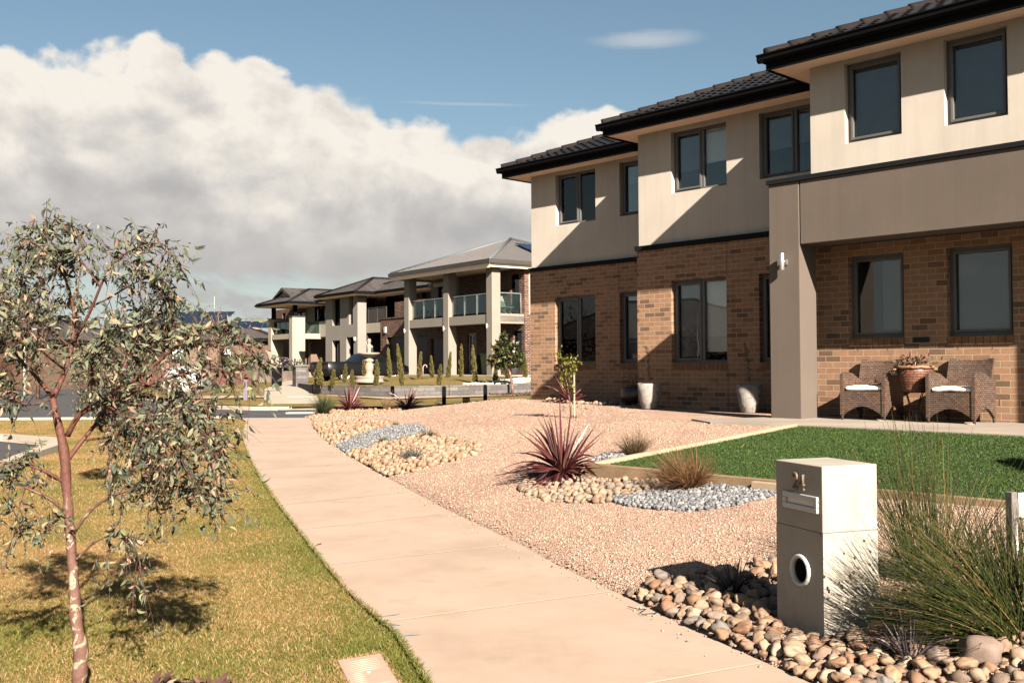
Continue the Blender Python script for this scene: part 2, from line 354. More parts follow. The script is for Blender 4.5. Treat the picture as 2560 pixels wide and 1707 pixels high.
# lens cloud and a thin streak in the blue
def lens(a0, v0, ra, rv, k, tilt=0):
    x = Wm('DIVIDE', Wm('SUBTRACT', az, a0), ra); y = Wm('DIVIDE', Wm('SUBTRACT', Wm('SUBTRACT', v, v0), Wm('MULTIPLY', Wm('SUBTRACT', az, a0), tilt)), rv)
    y = Wm('ADD', y, Wm('MULTIPLY', Wm('SUBTRACT', Wn(22, 4, .6, 0, 4.4, None, (.5, 2.2, 1)).outputs[0], .5), 1.3))
    q = Wm('ADD', Wm('MULTIPLY', x, x), Wm('MULTIPLY', y, y)); return Wm('MULTIPLY', Wsm(q, 1.0, -.35), k)
wisps = Wm('MAXIMUM', lens(.135, .3235, .066, .0105, .42, .0), lens(-.045, .2615, .085, .0022, .22, -.02))
cloud = Wm('MAXIMUM', cloud, wisps)
# brightness inside the cloud: sunlit heaps above, grey flat base
big = Wn(5.2, 3, .5, .3, 7.7, None, (.8, 1.5, 1)).outputs[0]; det = Wn(13, 7, .55, .15, 2.9, None, (.95, 1.15, 1)).outputs[0]; lump = Wv(11, 2.6, wc)
hgt = Wsm(Wm('ADD', v, Wm('MULTIPLY', Wm('SUBTRACT', big, .5), .16)), .06, .27)
edge = Wsm(dist, .10, .0)
br = Wm('ADD', Wm('MULTIPLY', hgt, .78), Wm('ADD', Wm('MULTIPLY', Wm('SUBTRACT', det, .47), .66), Wm('MULTIPLY', Wm('SUBTRACT', .42, lump), .28)))
dshift = wt.nodes.new('ShaderNodeVectorMath'); dshift.operation = 'ADD'; wt.links.new(cv.outputs[0], dshift.inputs[0]); dshift.inputs[1].default_value = (.012, .016, 0)
dsh2 = wt.nodes.new('ShaderNodeVectorMath'); dsh2.operation = 'ADD'; wt.links.new(wc, dsh2.inputs[0]); dsh2.inputs[1].default_value = (.010, .014, 0)
rel = Wm('SUBTRACT', Wn(12, 7, .58, .15, 6.1).outputs[0], Wn(12, 7, .58, .15, 6.1, dshift.outputs[0]).outputs[0])
rel2 = Wm('SUBTRACT', Wv(15, .9, dsh2.outputs[0]), Wv(15, .9, wc))
relief = Wm('MULTIPLY', Wm('ADD', Wm('MULTIPLY', rel, 1.6), Wm('MULTIPLY', rel2, .7)), Wsm(v, .06, .16))
br = Wm('ADD', br, relief)
br = Wm('ADD', br, Wm('MULTIPLY', edge, .22)); br = Wm('ADD', br, Wm('MULTIPLY', Wm('SUBTRACT', big, .5), .75))
cr = ramp(wt, Wm('ADD', br, .09, None, True), [(0, (.50, .485, .475)), (.3, (.585, .56, .54)), (.55, (.69, .655, .62)), (.8, (.85, .795, .72)), (1, (.97, .905, .815))])
cs = wt.nodes.new('ShaderNodeVectorMath'); cs.operation = 'SCALE'; cs.inputs[3].default_value = CLOUD / SKY_S; wt.links.new(cr.outputs[0], cs.inputs[0])
hs = wt.nodes.new('ShaderNodeHueSaturation'); hs.inputs['Saturation'].default_value = .92; wt.links.new(sky.outputs[0], hs.inputs['Color'])
skyc = mixc(wt, 1.0, hs.outputs[0], SKY_T, 'MULTIPLY')
hz = Wsm(v, .24, .03); skyc = mixc(wt, Wm('MULTIPLY', hz, .8), skyc, tuple(c / SKY_S for c in (.112, .121, .119)))
final = mixc(wt, cloud, skyc, cs.outputs[0]); wt.links.new(final, bg.inputs[0])
scene.view_settings.view_transform = 'Standard'; scene.view_settings.look = 'None'; scene.view_settings.exposure = EXPO; scene.view_settings.gamma = 1
scene.cycles.max_bounces = 8; scene.cycles.diffuse_bounces = 1; scene.cycles.transparent_max_bounces = 12; scene.cycles.use_denoising = True
scene.cycles.sample_clamp_indirect = 6

# ------------------------------------------------------------------ ground heights
PLp = [(.75, 0), (-.2, 3.8), (-.41, 4.6), (-.48, 4.85), (-.64, 5.4), (-.80, 5.77), (-1.05, 6.37), (-1.37, 7.27), (-1.74, 8.36), (-2.40, 10.29), (-3.17, 12.63), (-4.21, 15.95), (-5.66, 20.95), (-7.0, 26.3), (-7.7, 28)]
PRp = [(2.6, 0), (1.55, 3.9), (1.30, 4.57), (1.13, 4.95), (.97, 5.36), (.77, 5.93), (.57, 6.51), (.34, 7.07), (-.05, 8.3), (-.46, 9.36), (-1.05, 11.08), (-1.78, 13.3), (-2.47, 15.47), (-3.32, 18.29), (-4.56, 22.97), (-5.45, 27.0), (-5.55, 28)]
xl = np.array([p[0] for p in PLp]); yl = np.array([p[1] for p in PLp]); xr = np.array([p[0] for p in PRp]); yr = np.array([p[1] for p in PRp])
def XL(y): return np.interp(y, yl, xl)
def XR(y): return np.interp(y, yr, xr)
def sstep(x, a, b): t = np.clip((x - a) / (b - a), 0, 1); return t * t * (3 - 2 * t)
def g(x, y):
    x = np.asarray(x, float); y = np.asarray(y, float)
    s = x * E1.x + y * E1.y; d = x * E2.x + y * E2.y
    e = np.maximum((x - XR(y)) * .94, 0)
    dp = np.interp(s, [-50, 9, 12, 16.5, 40], [11.3, 11.3, 13.6, 15.2, 29])
    h = np.maximum(dp - d, 0)
    t = (e / np.maximum(e + h, 1e-6)) ** .62
    z = .62 * t * np.clip((28.1 - y) / 4.6, 0, 1)
    z = np.where((s > 2.7) & (s < 6.95) & (d > 7.72) & (d < 11.6), np.minimum(z, .43 + .058 * (d - 7.6) - .07), z)
    return z + .012 * np.sin(x * 1.7 + y) * np.clip(e, 0, 1) * np.sin(y * 1.3 - x * .6)
def gf(x, y): return float(g(x, y))
def zf(x, y):                                     # far side of the cross street
    x = np.asarray(x, float); y = np.asarray(y, float)
    a = .10 + .14 * sstep(y - .05 * x, 33, 38.5) + .72 * sstep(y, 39, 50) * sstep(x, -16, -4) + .8 * sstep(y, 45, 75) * (1 - sstep(x, -16, -4))
    return a
def zff(x, y): return float(zf(x, y))
def G(px, py): return at_ground(px, py, gf)
def GF(px, py): return at_ground(px, py, zff)

def sheet(name, poly, zfun, off, m, res=1.0, label=None):
    bm = bmesh.new(); vs = [bm.verts.new((p[0], p[1], 0)) for p in poly]; bm.faces.new(vs)
    xs = [p[0] for p in poly]; ys = [p[1] for p in poly]
    for lo, hi, no in ((min(xs), max(xs), Vector((1, 0, 0))), (min(ys), max(ys), Vector((0, 1, 0)))):
        q = math.floor(lo / res) * res + res
        while q < hi:
            bmesh.ops.bisect_plane(bm, geom=bm.verts[:] + bm.edges[:] + bm.faces[:], plane_co=no * q, plane_no=no); q += res
    for w in bm.verts: w.co.z = float(zfun(w.co.x, w.co.y)) + off
    bmesh.ops.recalc_face_normals(bm, faces=bm.faces)
    if sum(f.normal.z for f in bm.faces) < 0: bmesh.ops.reverse_faces(bm, faces=bm.faces)
    me = bpy.data.meshes.new(name); bm.to_mesh(me); bm.free(); me.materials.append(m)
    for p in me.polygons: p.use_smooth = True
    return tag(link(name, me), label, kind='structure')

# ground materials
def grass_mat(name, a, b, c, sc=.9):
    m, nt, bs, o = nodes(name); co = coord(nt); n1 = noisetex(nt, co, sc, 5, .65); n2 = noisetex(nt, co, 55, 4, .7)
    r = ramp(nt, n1.outputs[0], [(.36, a), (.52, b), (.66, c)])
    col = mixc(nt, .8, r.outputs[0], ramp(nt, n2.outputs[0], [(.3, (.55, .55, .5)), (.65, (1.25, 1.2, 1.1))]).outputs[0], 'MULTIPLY')
    nt.links.new(col, bs.inputs['Base Color']); bs.inputs['Roughness'].default_value = .95; bs.inputs['Specular IOR Level'].default_value = .1
    bump(nt, n2.outputs[0], bs, .8, .03); return m
Mt['lawn'] = grass_mat('dry_lawn', (.21, .20, .05), (.42, .28, .10), (.52, .31, .13))
Mt['farlawn'] = grass_mat('far_lawn', (.15, .145, .04), (.27, .20, .07), (.33, .23, .09), .5)
Mt['plain'] = grass_mat('open_ground', (.2, .17, .08), (.28, .22, .12), (.3, .24, .14), .05)
def gravel_mat():
    m, nt, b, o = nodes('pink_gravel'); co = coord(nt)
    v = N(nt, 'ShaderNodeTexVoronoi', i_Scale=85.0); nt.links.new(co, v.inputs['Vector'])
    sp = nt.nodes.new('ShaderNodeSeparateColor'); nt.links.new(v.outputs['Color'], sp.inputs[0])
    r = ramp(nt, sp.outputs[0], [(0, (.22, .125, .085)), (.14, (.46, .29, .21)), (.5, (.62, .405, .30)), (.85, (.70, .49, .375)), (1, (.80, .65, .52))])
    n1 = noisetex(nt, co, .8, 5, .6); c = mixc(nt, .8, r.outputs[0], ramp(nt, n1.outputs[0], [(.35, (.86, .80, .78)), (.6, (1.06, 1.03, 1))]).outputs[0], 'MULTIPLY')
    nt.links.new(c, b.inputs['Base Color']); b.inputs['Roughness'].default_value = .9; b.inputs['Specular IOR Level'].default_value = .2
    bump(nt, v.outputs['Distance'], b, .9, .012); return m
Mt['gravel'] = gravel_mat()
def path_mat():
    m, nt, b, o = nodes('broom_finished_concrete'); co = coord(nt)
    n1 = noisetex(nt, co, 1.1, 6, .6); n2 = noisetex(nt, co, 140, 3)
    mp = nt.nodes.new('ShaderNodeMapping'); nt.links.new(co, mp.inputs[0]); mp.inputs['Rotation'].default_value = (0, 0, R(-30)); mp.inputs['Scale'].default_value = (1.2, 26, 1)
    n3 = noisetex(nt, mp.outputs[0], 3, 4, .7)
    c = ramp(nt, n1.outputs[0], [(.28, (.48, .355, .27)), (.5, (.565, .425, .328)), (.72, (.61, .465, .365))]).outputs[0]
    c = mixc(nt, .35, c, ramp(nt, n3.outputs[0], [(.3, (.84, .82, .8)), (.7, (1.08, 1.07, 1.05))]).outputs[0], 'MULTIPLY')
    c = mixc(nt, .3, c, ramp(nt, n2.outputs[0], [(.3, (.8, .8, .8)), (.7, (1.1, 1.1, 1.1))]).outputs[0], 'MULTIPLY')
    n5 = noisetex(nt, co, 26, 5, .7); c = mixc(nt, ramp(nt, n5.outputs[0], [(.66, (0, 0, 0)), (.74, (.45, .45, .45))]).outputs[0], c, (.36, .27, .19))
    n4 = noisetex(nt, co, 3.2, 6, .7); c = mixc(nt, ramp(nt, n4.outputs[0], [(.54, (0, 0, 0)), (.72, (.55, .55, .55))]).outputs[0], c, (.42, .31, .22))
    nt.links.new(c, b.inputs['Base Color']); b.inputs['Roughness'].default_value = .9; b.inputs['Specular IOR Level'].default_value = .18
    bump(nt, n3.outputs[0], b, .2, .004); return m
Mt['path'] = path_mat()
Mt['aggregate'] = mat('exposed_aggregate', (.46, .385, .31), .9, .14, 1.2, 110, .5, spec=.2)
Mt['turfbase'] = mat('turf_backing', (.022, .055, .012), .9, .2, 3, 60, .2)

# base sheet to the horizon
b = MB(); b.quad((-2500, -300, -.10), (2500, -300, -.10), (2500, 4000, -.10), (-2500, 4000, -.10)); tag(b.build('ground', Mt['plain']), kind='structure')
flat = lambda x, y: 0.0
# lawn verge between the side street and the path
lp = [(float(XL(y)), y) for y in (-.5, 2, 4, 5, 6, 7, 8.4, 10.3, 12.6, 16, 18.5, 21, 24, 26.3, 27.7)]
sheet('lawn_verge', [(-6.6, -.5)] + lp + [(-9.5, 27.8), (-14, 27.6), (-22, 27.0), (-22, 21.5), (-14, 20.9), (-10.3, 20.2), (-8.9, 19.0), (-8.25, 17.6), (-7.65, 15.4), (-6.9, 12.6), (-6.6, 9)], flat, 0.0, Mt['lawn'], 3)
# path slabs with grooved joints
pb = [(float(XL(y)), y) for y in np.linspace(.5, 27.6, 34)] + [(float(XR(y)), y) for y in np.linspace(27.6, .5, 34)]
sheet('footpath', pb, flat, .022, Mt['path'], 2)
jm = mat('joint_groove', (.66, .55, .43), .9, .05, 4, 90, .1)
b = MB()
for (a0, a1) in (((645, 1172), (889, 1157)), ((688, 1262), (1020, 1229)), ((744, 1323), (1094, 1285)), ((809, 1411), (1260, 1362)), ((1028, 1543), (1513, 1478)), ((1600, 1709), (1906, 1654)), ((612, 1108), (815, 1096)), ((606, 1068), (786, 1062))):
    p = at_z(*a0, .026); q = at_z(*a1, .026); dv = (q - p).normalized(); nv = Vector((-dv.y, dv.x, 0)) * .009
    y0 = p.y; p = p - dv * .12; q = q + dv * .05
    while p.x < XL(p.y) + .015: p += dv * .01
    while q.x > XR(q.y) - .015: q -= dv * .01
    p.z = q.z = .0245; b.quad(p - nv, q - nv, q + nv, p + nv)
tag(b.build('footpath_joint_markings', jm), kind='structure')
# gravel yard
rows = np.concatenate([np.linspace(-.5, 12, 90), np.linspace(12.2, 28.2, 70)]); es = np.concatenate([np.linspace(0, 5, 45), np.linspace(5.2, 34, 60)])
YY, EE = np.meshgrid(rows, es, indexing='ij'); XX = XR(YY) + EE; ZZ = g(XX, YY) - .0 + .006 * np.minimum(EE * 10, 1)
nr_, nc_ = XX.shape; idx = np.arange(nr_ * nc_).reshape(nr_, nc_)
q = np.stack([idx[:-1, :-1], idx[:-1, 1:], idx[1:, 1:], idx[1:, :-1]], -1).reshape(-1, 4)
tag(np_mesh('gravel_yard', np.stack([XX, YY, ZZ], -1).reshape(-1, 3), [q], Mt['gravel'], smooth=True), kind='structure')
# cross street and side-street bay
road = [(34, 28.4), (34, 36), (8, 33.6), (-3, 32.9), (-7.6, 32.8), (-10.5, 34.2), (-13.5, 38), (-18, 46), (-24, 58), (-34, 80), (-80, 90), (-80, 24), (-24, 27.0), (-14, 27.7), (-9.5, 28.0), (-5.3, 28.25)]
sheet('road', road, lambda x, y: 0.0, -.012, Mt['asphalt'], 12)
sheet('side_street', [(-6.75, -2), (-6.6, 9), (-6.9, 12.6), (-7.65, 15.4), (-8.25, 17.6), (-8.9, 19.0), (-10.3, 20.2), (-14, 20.9), (-30, 21.5), (-30, -2)], flat, -.016, Mt['asphalt'], 8)
ml = MB()
for x0, x1, y0, y1 in ((-13, -2.2, 30.35, 30.30),): ml.quad((x0, y0, -.006), (x1, y1, -.006), (x1, y1 + .1, -.006), (x0, y0 + .1, -.006))
tag(ml.build('road_centre_marking', mat('worn_line_paint', (.30, .29, .28), .8, .3, 4, 40, 0)), kind='structure')
def kerb(name, pts, w=.2, z0=-.03, z1=.11):
    b = MB(); P = [Vector((*p, 0)) for p in pts]; L, Rr = [], []
    for i, p in enumerate(P):
        t = (P[min(i + 1, len(P) - 1)] - P[max(i - 1, 0)]).normalized(); n = Vector((-t.y, t.x, 0)); L.append(p - n * w / 2); Rr.append(p + n * w / 2)
    for i in range(len(P) - 1):
        a, c, d, e = L[i], L[i + 1], Rr[i + 1], Rr[i]
        zz = Vector((0, 0, z1)); z_ = Vector((0, 0, z0)); mid = .06
        b.quad(a + zz, c + zz, d + zz, e + zz); b.quad(a + z_, c + z_, c + zz, a + zz); b.quad(e + z_, e + zz, d + zz, d + z_)
        g1 = (a - e).normalized() * .2; b.quad(e + z_ * .2, d + z_ * .2, d - g1 + z_ * .2, e - g1 + z_ * .2)
    return tag(b.build(name, Mt['kerb']), kind='structure')
kerb('kerb', [(-6.65, -1), (-6.5, 9), (-6.8, 12.6), (-7.5, 15.2), (-7.95, 17.3), (-8.65, 19.0), (-10.2, 20.2), (-14, 21.0), (-26, 21.6)])
kerb('kerb', [(-22, 27.2), (-14, 27.75), (-9.4, 27.95), (-7.8, 28.0)], z1=.06)
kerb('kerb', [(30, 35.9), (8, 33.7), (-3, 33.0), (-3.9, 32.95)][::-1])
kerb('kerb', [(-7.3, 32.95), (-8.6, 33.2), (-10.3, 34.4), (-13.3, 38.2), (-17.8, 46.1), (-23.8, 58)][::-1])
# far side of the street
sheet('far_verge', [(34, 36.1), (8, 33.85), (-3, 33.15), (-7.5, 33.1), (-10.2, 34.6), (-13.1, 38.3), (-17.6, 46.2), (-23.6, 58.1), (-33, 80), (-40, 120), (60, 120), (60, 36)], zf, -.01, Mt['farlawn'], 3)
def zd(x, y): return float(zf(x, y)) * float(sstep(np.float64(y), 32.6, 34.6)) - .012 * (1 - float(sstep(np.float64(y), 32.6, 34.6)))
fp = [GF(*p) for p in ((668, 1023), (782, 1024.5), (800, 1005), (790, 990), (752, 966), (744, 955), (756, 944), (776, 944), (800, 938), (770, 930), (700, 958), (672, 968), (662, 972), (660, 1000))]
fp[0].y = fp[1].y = 32.75; sheet('driveway', [(p.x, p.y) for p in fp], zd, .016, Mt['concrete'], 2)
for a0, a1, w in (((715, 1025), (782, 1025), 1.0), ((716, 994), (783, 993), 1.0)):
    p = GF(*a0); q = GF(*a1); kk = MB(); n = Vector((0, .35, 0)); zz = Vector((0, 0, .035)); kk.box(min(p.x, q.x), max(p.x, q.x), (p.y + q.y) / 2, (p.y + q.y) / 2 + .4, zd(p.x, (p.y + q.y) / 2) - .05, zd(p.x, (p.y + q.y) / 2 + .2) + .045)
    tag(kk.build('driveway_lip', Mt['kerb']), kind='structure')
sheet('far_footpath', [(-8.0, 40.3), (-6.1, 38.2), (-4.5, 36.5), (-2.4, 37.3), (.9, 39.4), (7, 42.2), (20, 46), (20, 47.3), (7, 43.6), (.7, 40.7), (-2.6, 38.6), (-4.5, 37.8), (-5.6, 39), (-7.4, 41)], zf, .014, Mt['path'], 1.5)
sheet('far_footpath', [(p.x, p.y) for p in (GF(600, 995), GF(668, 993.5), GF(664, 990), GF(600, 989), GF(430, 992), GF(430, 998))], zf, .014, Mt['path'], 1.5)
# ------------------------------------------------------------------ the big house
HS, HD, HZ0 = 10.0, 14.5, .60
OFF = (-HS, HD, HZ0); HROT = R(43.2 - 90)
house = thing('brick_house', 'large two storey house of tan brick and cream render with dark tiled eaves', 'house', sd(HS, HD, HZ0), HROT)
def hb(): return MB(OFF)
def wall_panel(b, u0, u1, z0, z1, d, th, holes=()):
    us = sorted({u0, u1, *[h[0] for h in holes], *[h[1] for h in holes]}); zs = sorted({z0, z1, *[h[2] for h in holes], *[h[3] for h in holes]})
    for i in range(len(us) - 1):
        for j in range(len(zs) - 1):
            cu = (us[i] + us[i + 1]) / 2; cz = (zs[j] + zs[j + 1]) / 2
            if any(h[0] < cu < h[1] and h[2] < cz < h[3] for h in holes): continue
            a, c, e, f = us[i], us[i + 1], zs[j], zs[j + 1]
            b.quad((a, d, e), (c, d, e), (c, d, f), (a, d, f)); b.quad((a, d + th, e), (a, d + th, f), (c, d + th, f), (c, d + th, e))
    for (a, c, e, f) in holes:
        D = d + th
        b.quad((a, d, e), (a, d, f), (a, D, f), (a, D, e)); b.quad((c, d, e), (c, D, e), (c, D, f), (c, d, f))
        b.quad((a, d, e), (a, D, e), (c, D, e), (c, d, e)); b.quad((a, d, f), (c, d, f), (c, D, f), (a, D, f))
    D = d + th
    b.quad((u0, d, z0), (u0, d, z1), (u0, D, z1), (u0, D, z0)); b.quad((u1, d, z0), (u1, D, z0), (u1, D, z1), (u1, d, z1))
    b.quad((u0, d, z1), (u1, d, z1), (u1, D, z1), (u0, D, z1)); b.quad((u0, d, z0), (u0, D, z0), (u1, D, z0), (u1, d, z0))
def window(parent, mk, u0, u1, z0, z1, d, rec=.10, mull=None, blinds=(), sill=None, fw=.05, m='frame', gl='glass', room=True):
    """frame mesh + pane + blinds; blinds = (u0 share, u1 share, bottom z, material)"""
    b = mk(); D = d + rec
    def bar(a, c, e, f, dd=0, t=.06): b.box(a, c, D + dd, D + dd + t, e, f)
    bar(u0, u0 + fw, z0, z1); bar(u1 - fw, u1, z0, z1); bar(u0 + fw, u1 - fw, z0, z0 + fw); bar(u0 + fw, u1 - fw, z1 - fw, z1)
    cuts = [u0 + fw] + ([x for x in mull] if mull else []) + [u1 - fw]
    if mull:
        for x in mull: bar(x - .03, x + .03, z0 + fw, z1 - fw)
    a, c = cuts[0], cuts[1] - (.03 if mull else 0)        # the opening sash carries its own frame
    for (p, q, r_, s_) in ((a, a + .035, z0 + fw, z1 - fw), (c - .035, c, z0 + fw, z1 - fw), (a + .035, c - .035, z0 + fw, z0 + fw + .035), (a + .035, c - .035, z1 - fw - .035, z1 - fw)): bar(p, q, r_, s_, -.018, .05)
    w = b.build('window', Mt[m], parent, bevel=.004)
    p = mk(); p.box(u0 + fw * .6, u1 - fw * .6, D + .036, D + .042, z0 + fw * .6, z1 - fw * .6); p.build('pane', Mt[gl], w)
    for (f0, f1, zb, bm_) in blinds:
        q = mk(); A = u0 + fw + (u1 - u0 - 2 * fw) * f0; B2 = u0 + fw + (u1 - u0 - 2 * fw) * f1
        q.box(A + .012, B2 - .012, D + .105, D + .110, zb, z1 - .03); q.box(A + .012, B2 - .012, D + .098, D + .116, zb - .022, zb)
        q.build('blind', Mt[bm_], w)
    if sill:
        q = mk(); n = int((u1 - u0) / .0865)
        for k in range(n):
            x = u0 + (u1 - u0) * k / n; q.box(x + .004, x + (u1 - u0) / n - .004, d - .022, d + rec + .02, z0 - sill, z0 - .004 - .012 * (k % 2) * .2)
        q.box(u0, u1, d - .012, d + rec, z0 - sill + .004, z0 - .014); q.build('sill', Mt['sillbrick'], w, bevel=.004)
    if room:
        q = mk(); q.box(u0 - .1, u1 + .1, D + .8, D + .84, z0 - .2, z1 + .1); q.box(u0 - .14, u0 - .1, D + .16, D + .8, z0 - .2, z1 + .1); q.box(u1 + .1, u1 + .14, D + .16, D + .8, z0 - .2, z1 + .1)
        q.box(u0 - .1, u1 + .1, D + .16, D + .8, z0 - .24, z0 - .2); q.box(u0 - .1, u1 + .1, D + .16, D + .8, z1 + .1, z1 + .14); q.build('blackout_box', Mt['room'], w)  # box behind the window, painted near-black to keep the interior dark
    return w
Mt['sillbrick'] = mat('sill_brick', (.36, .19, .10), .9, .25, 9, 120, .4, spec=.15)
Mt['mortarjoint'] = mat('control_joint', (.16, .13, .11), .9, .1, 4, 50, .1)
L_ = dict(l1=(-15.79, -14.57, 1.46, 2.96), l2=(-13.88, -12.66, 1.46, 2.96), u1=(-15.78, -14.57, 4.58, 5.73), u2=(-13.88, -12.66, 4.58, 5.73))
M_ = dict(l1=(-11.41, -10.20, 1.46, 2.97), l2=(-9.54, -8.32, 1.46, 2.97), u1=(-11.41, -10.19, 4.59, 5.73), u2=(-9.52, -8.30, 4.59, 5.73))
R_ = dict(u1=(-7.14, -6.30, 4.59, 5.74), u2=(-5.71, -4.90, 4.59, 5.74)); Rb = dict(W1=(-7.34, -6.50, 1.80, 3.01), W2=(-5.89, -5.03, 1.80, 3.01))
# brick storey; control joints and weep holes are marks in the wall's own mesh
def weeps(b, nm, d):
    for k, u, z0, z1 in (('M', -10.185, 2.985, 3.58), ('M', -10.185, .6, 1.33), ('L', -13.895, 2.97, 3.58)):
        if k == nm: b.box(u - .006, u + .006, d, d + .02, z0, z1)
    for k, u, z in (('M', -11.05, 1.10), ('M', -10.45, 1.10), ('M', -11.9, .78), ('M', -10.9, .78), ('L', -15.4, 3.22), ('L', -14.85, 3.22), ('M', -11.0, 3.25), ('M', -10.5, 3.25), ('M', -9.7, 2.3), ('R', -7.2, 1.62), ('R', -6.75, 1.62), ('R', -5.75, 1.62), ('R', -5.3, 1.62), ('R', -5.22, .87), ('R', -6.55, .87)):
        if k == nm: b.box(u - .005, u + .005, d, d + .02, z, z + .08)
for nm, u0, u1, d, hs in (('L', -16.60, -12.05, 16.17, [L_['l1'], L_['l2']]), ('M', -12.22, -7.96, 14.75, [M_['l1'], M_['l2']])):
    b = hb(); wall_panel(b, u0, u1, .3, 3.585, d, .23, hs); b.mi = 1; weeps(b, nm, d - .003); b.build('brick_wall', [Mt['brick'], Mt['mortarjoint']], house)
b = hb(); wall_panel(b, -7.94, 1.5, .3, 3.4, 13.71, .23, [Rb['W1'], Rb['W2'], (-2.6, -1.4, .68, 2.9)]); b.mi = 1; weeps(b, 'R', 13.707); b.build('brick_wall', [Mt['brick'], Mt['mortarjoint']], house)
b = hb()                                                     # returns between the steps and the hidden back of the house
for (u0, u1, d0, d1) in ((-16.60, -16.37, 16.40, 24), (-12.22, -11.99, 14.98, 16.3), (-7.94, -7.71, 13.94, 14.9), (1.27, 1.5, 13.94, 24)): b.box(u0, u1, d0, d1, .3, 3.585)
b.box(-16.60, 1.5, 24, 24.2, .3, 3.585); b.build('brick_wall', Mt['brick'], house)
# rendered storey
for u0, u1, d, hs in ((-16.57, -12.0, 16.20, [L_['u1'], L_['u2']]), (-12.19, -7.5, 14.78, [M_['u1'], M_['u2']]), (-7.69, -4.15, 13.30, [R_['u1'], R_['u2']])):
    b = hb(); wall_panel(b, u0, u1, 3.68 if d > 14 else 4.06, 5.83, d, .23, hs)
    b.build('render_wall', Mt['render'], house)
b = hb()
for (u0, u1, d0, d1, z0) in ((-16.57, -16.34, 16.43, 24, 3.68), (-12.19, -11.96, 15.01, 16.35, 3.68), (-7.69, -7.46, 13.53, 14.9, 3.68), (-4.38, -4.15, 13.53, 24, 3.68)): b.box(u0, u1, d0, d1, z0, 5.83)
b.box(-16.57, -4.15, 24, 24.2, 3.68, 5.83); b.build('render_wall', Mt['render'], house)
# dark flashing between the storeys
b = hb()
b.box(-16.62, -12.0, 16.13, 16.35, 3.588, 3.676); b.box(-12.245, -7.6, 14.71, 14.9, 3.588, 3.676); b.box(-12.245, -12.1, 14.9, 16.12, 3.588, 3.676); b.box(-16.62, -16.4, 16.35, 24, 3.588, 3.676)
b.box(-8.09, 1.5, 12.72, 12.80, 4.052, 4.115); b.box(-8.09, -8.02, 12.80, 14.7, 4.052, 4.115)
b.build('flashing', Mt['band'], house)
b = hb(); b.box(-8.05, 1.5, 12.80, 13.29, 4.055, 4.085); b.box(-8.02, -7.72, 13.29, 14.77, 4.055, 4.085); b.build('ledge_roof', Mt['band'], house)
# portico: two posts and the deep beam
for u in (-8.07, -2.66):
    b = hb(); b.box(u, u + .50, 12.75, 13.20, .4, 4.052); b.build('post', Mt['taupe'], house, bevel=.012)
b = hb(); b.box(-7.556, -2.672, 12.752, 13.20, 3.14, 4.05); b.box(-2.148, 1.5, 12.752, 13.2, 3.14, 4.05); b.box(-8.05, -7.94, 13.2, 14.7, 3.14, 4.05); b.build('beam', Mt['taupe'], house, bevel=.008)
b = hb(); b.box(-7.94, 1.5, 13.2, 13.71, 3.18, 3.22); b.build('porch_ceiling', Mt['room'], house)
b = hb(); b.box(-6.37, -6.14, 13.70, 13.72, 1.725, 1.80); 
for k in range(5): b.box(-6.355, -6.155, 13.694, 13.70, 1.735 + k * .013, 1.741 + k * .013)
b.build('air_vent', Mt['room'], house)
# windows
SH = 'blinddark'
window(house, hb, *L_['l1'], 16.17, mull=[-15.13], blinds=((0, .5, 1.53, 'blinddark'), (.52, 1, 1.62, 'blindlight')), sill=.12)
window(house, hb, *L_['l2'], 16.17, mull=[-13.2], blinds=((0, .5, 1.56, 'blinddark'), (.52, 1, 1.62, 'blinddark')), sill=.12)
window(house, hb, *L_['u1'], 16.20, mull=[-15.14], blinds=((0, .5, 5.27, 'blinddark'), (.52, 1, 5.32, 'blindlight')))
window(house, hb, *L_['u2'], 16.20, mull=[-13.2], blinds=((0, .5, 5.30, 'blinddark'), (.52, 1, 5.32, 'blinddark')))
window(house, hb, *M_['l1'], 14.75, mull=[-10.77], blinds=((0, .5, 1.60, 'blinddark'), (.52, 1, 1.68, 'blindlight')), sill=.12)
window(house, hb, *M_['l2'], 14.75, mull=[-8.9], blinds=((0, .5, 1.60, 'blinddark'), (.52, 1, 1.68, 'blinddark')), sill=.12)
window(house, hb, *M_['u1'], 14.78, mull=[-10.77], blinds=((0, .5, 5.02, 'blinddark'), (.52, 1, 5.10, 'blindlight')))
window(house, hb, *M_['u2'], 14.78, mull=[-8.88], blinds=((0, .5, 5.12, 'blinddark'), (.52, 1, 5.16, 'blinddark')))
window(house, hb, *R_['u1'], 13.30, blinds=((0, 1, 4.66, 'blinddark'),), rec=.09)
window(house, hb, *R_['u2'], 13.30, blinds=((0, 1, 4.66, 'blinddark'),), rec=.09)
window(house, hb, *Rb['W1'], 13.71, blinds=((0.5, 1, 1.94, 'blinddark'),), sill=.12)
window(house, hb, *Rb['W2'], 13.71, blinds=((0, 1, 1.93, 'blinddark'),), sill=.12)
b = hb(); b.box(-2.6, -1.4, 13.80, 13.86, .68, 2.9); b.build('door', mat('dark_timber_door', (.08, .04, .025), .5, .2, 3, 60, .1), house)
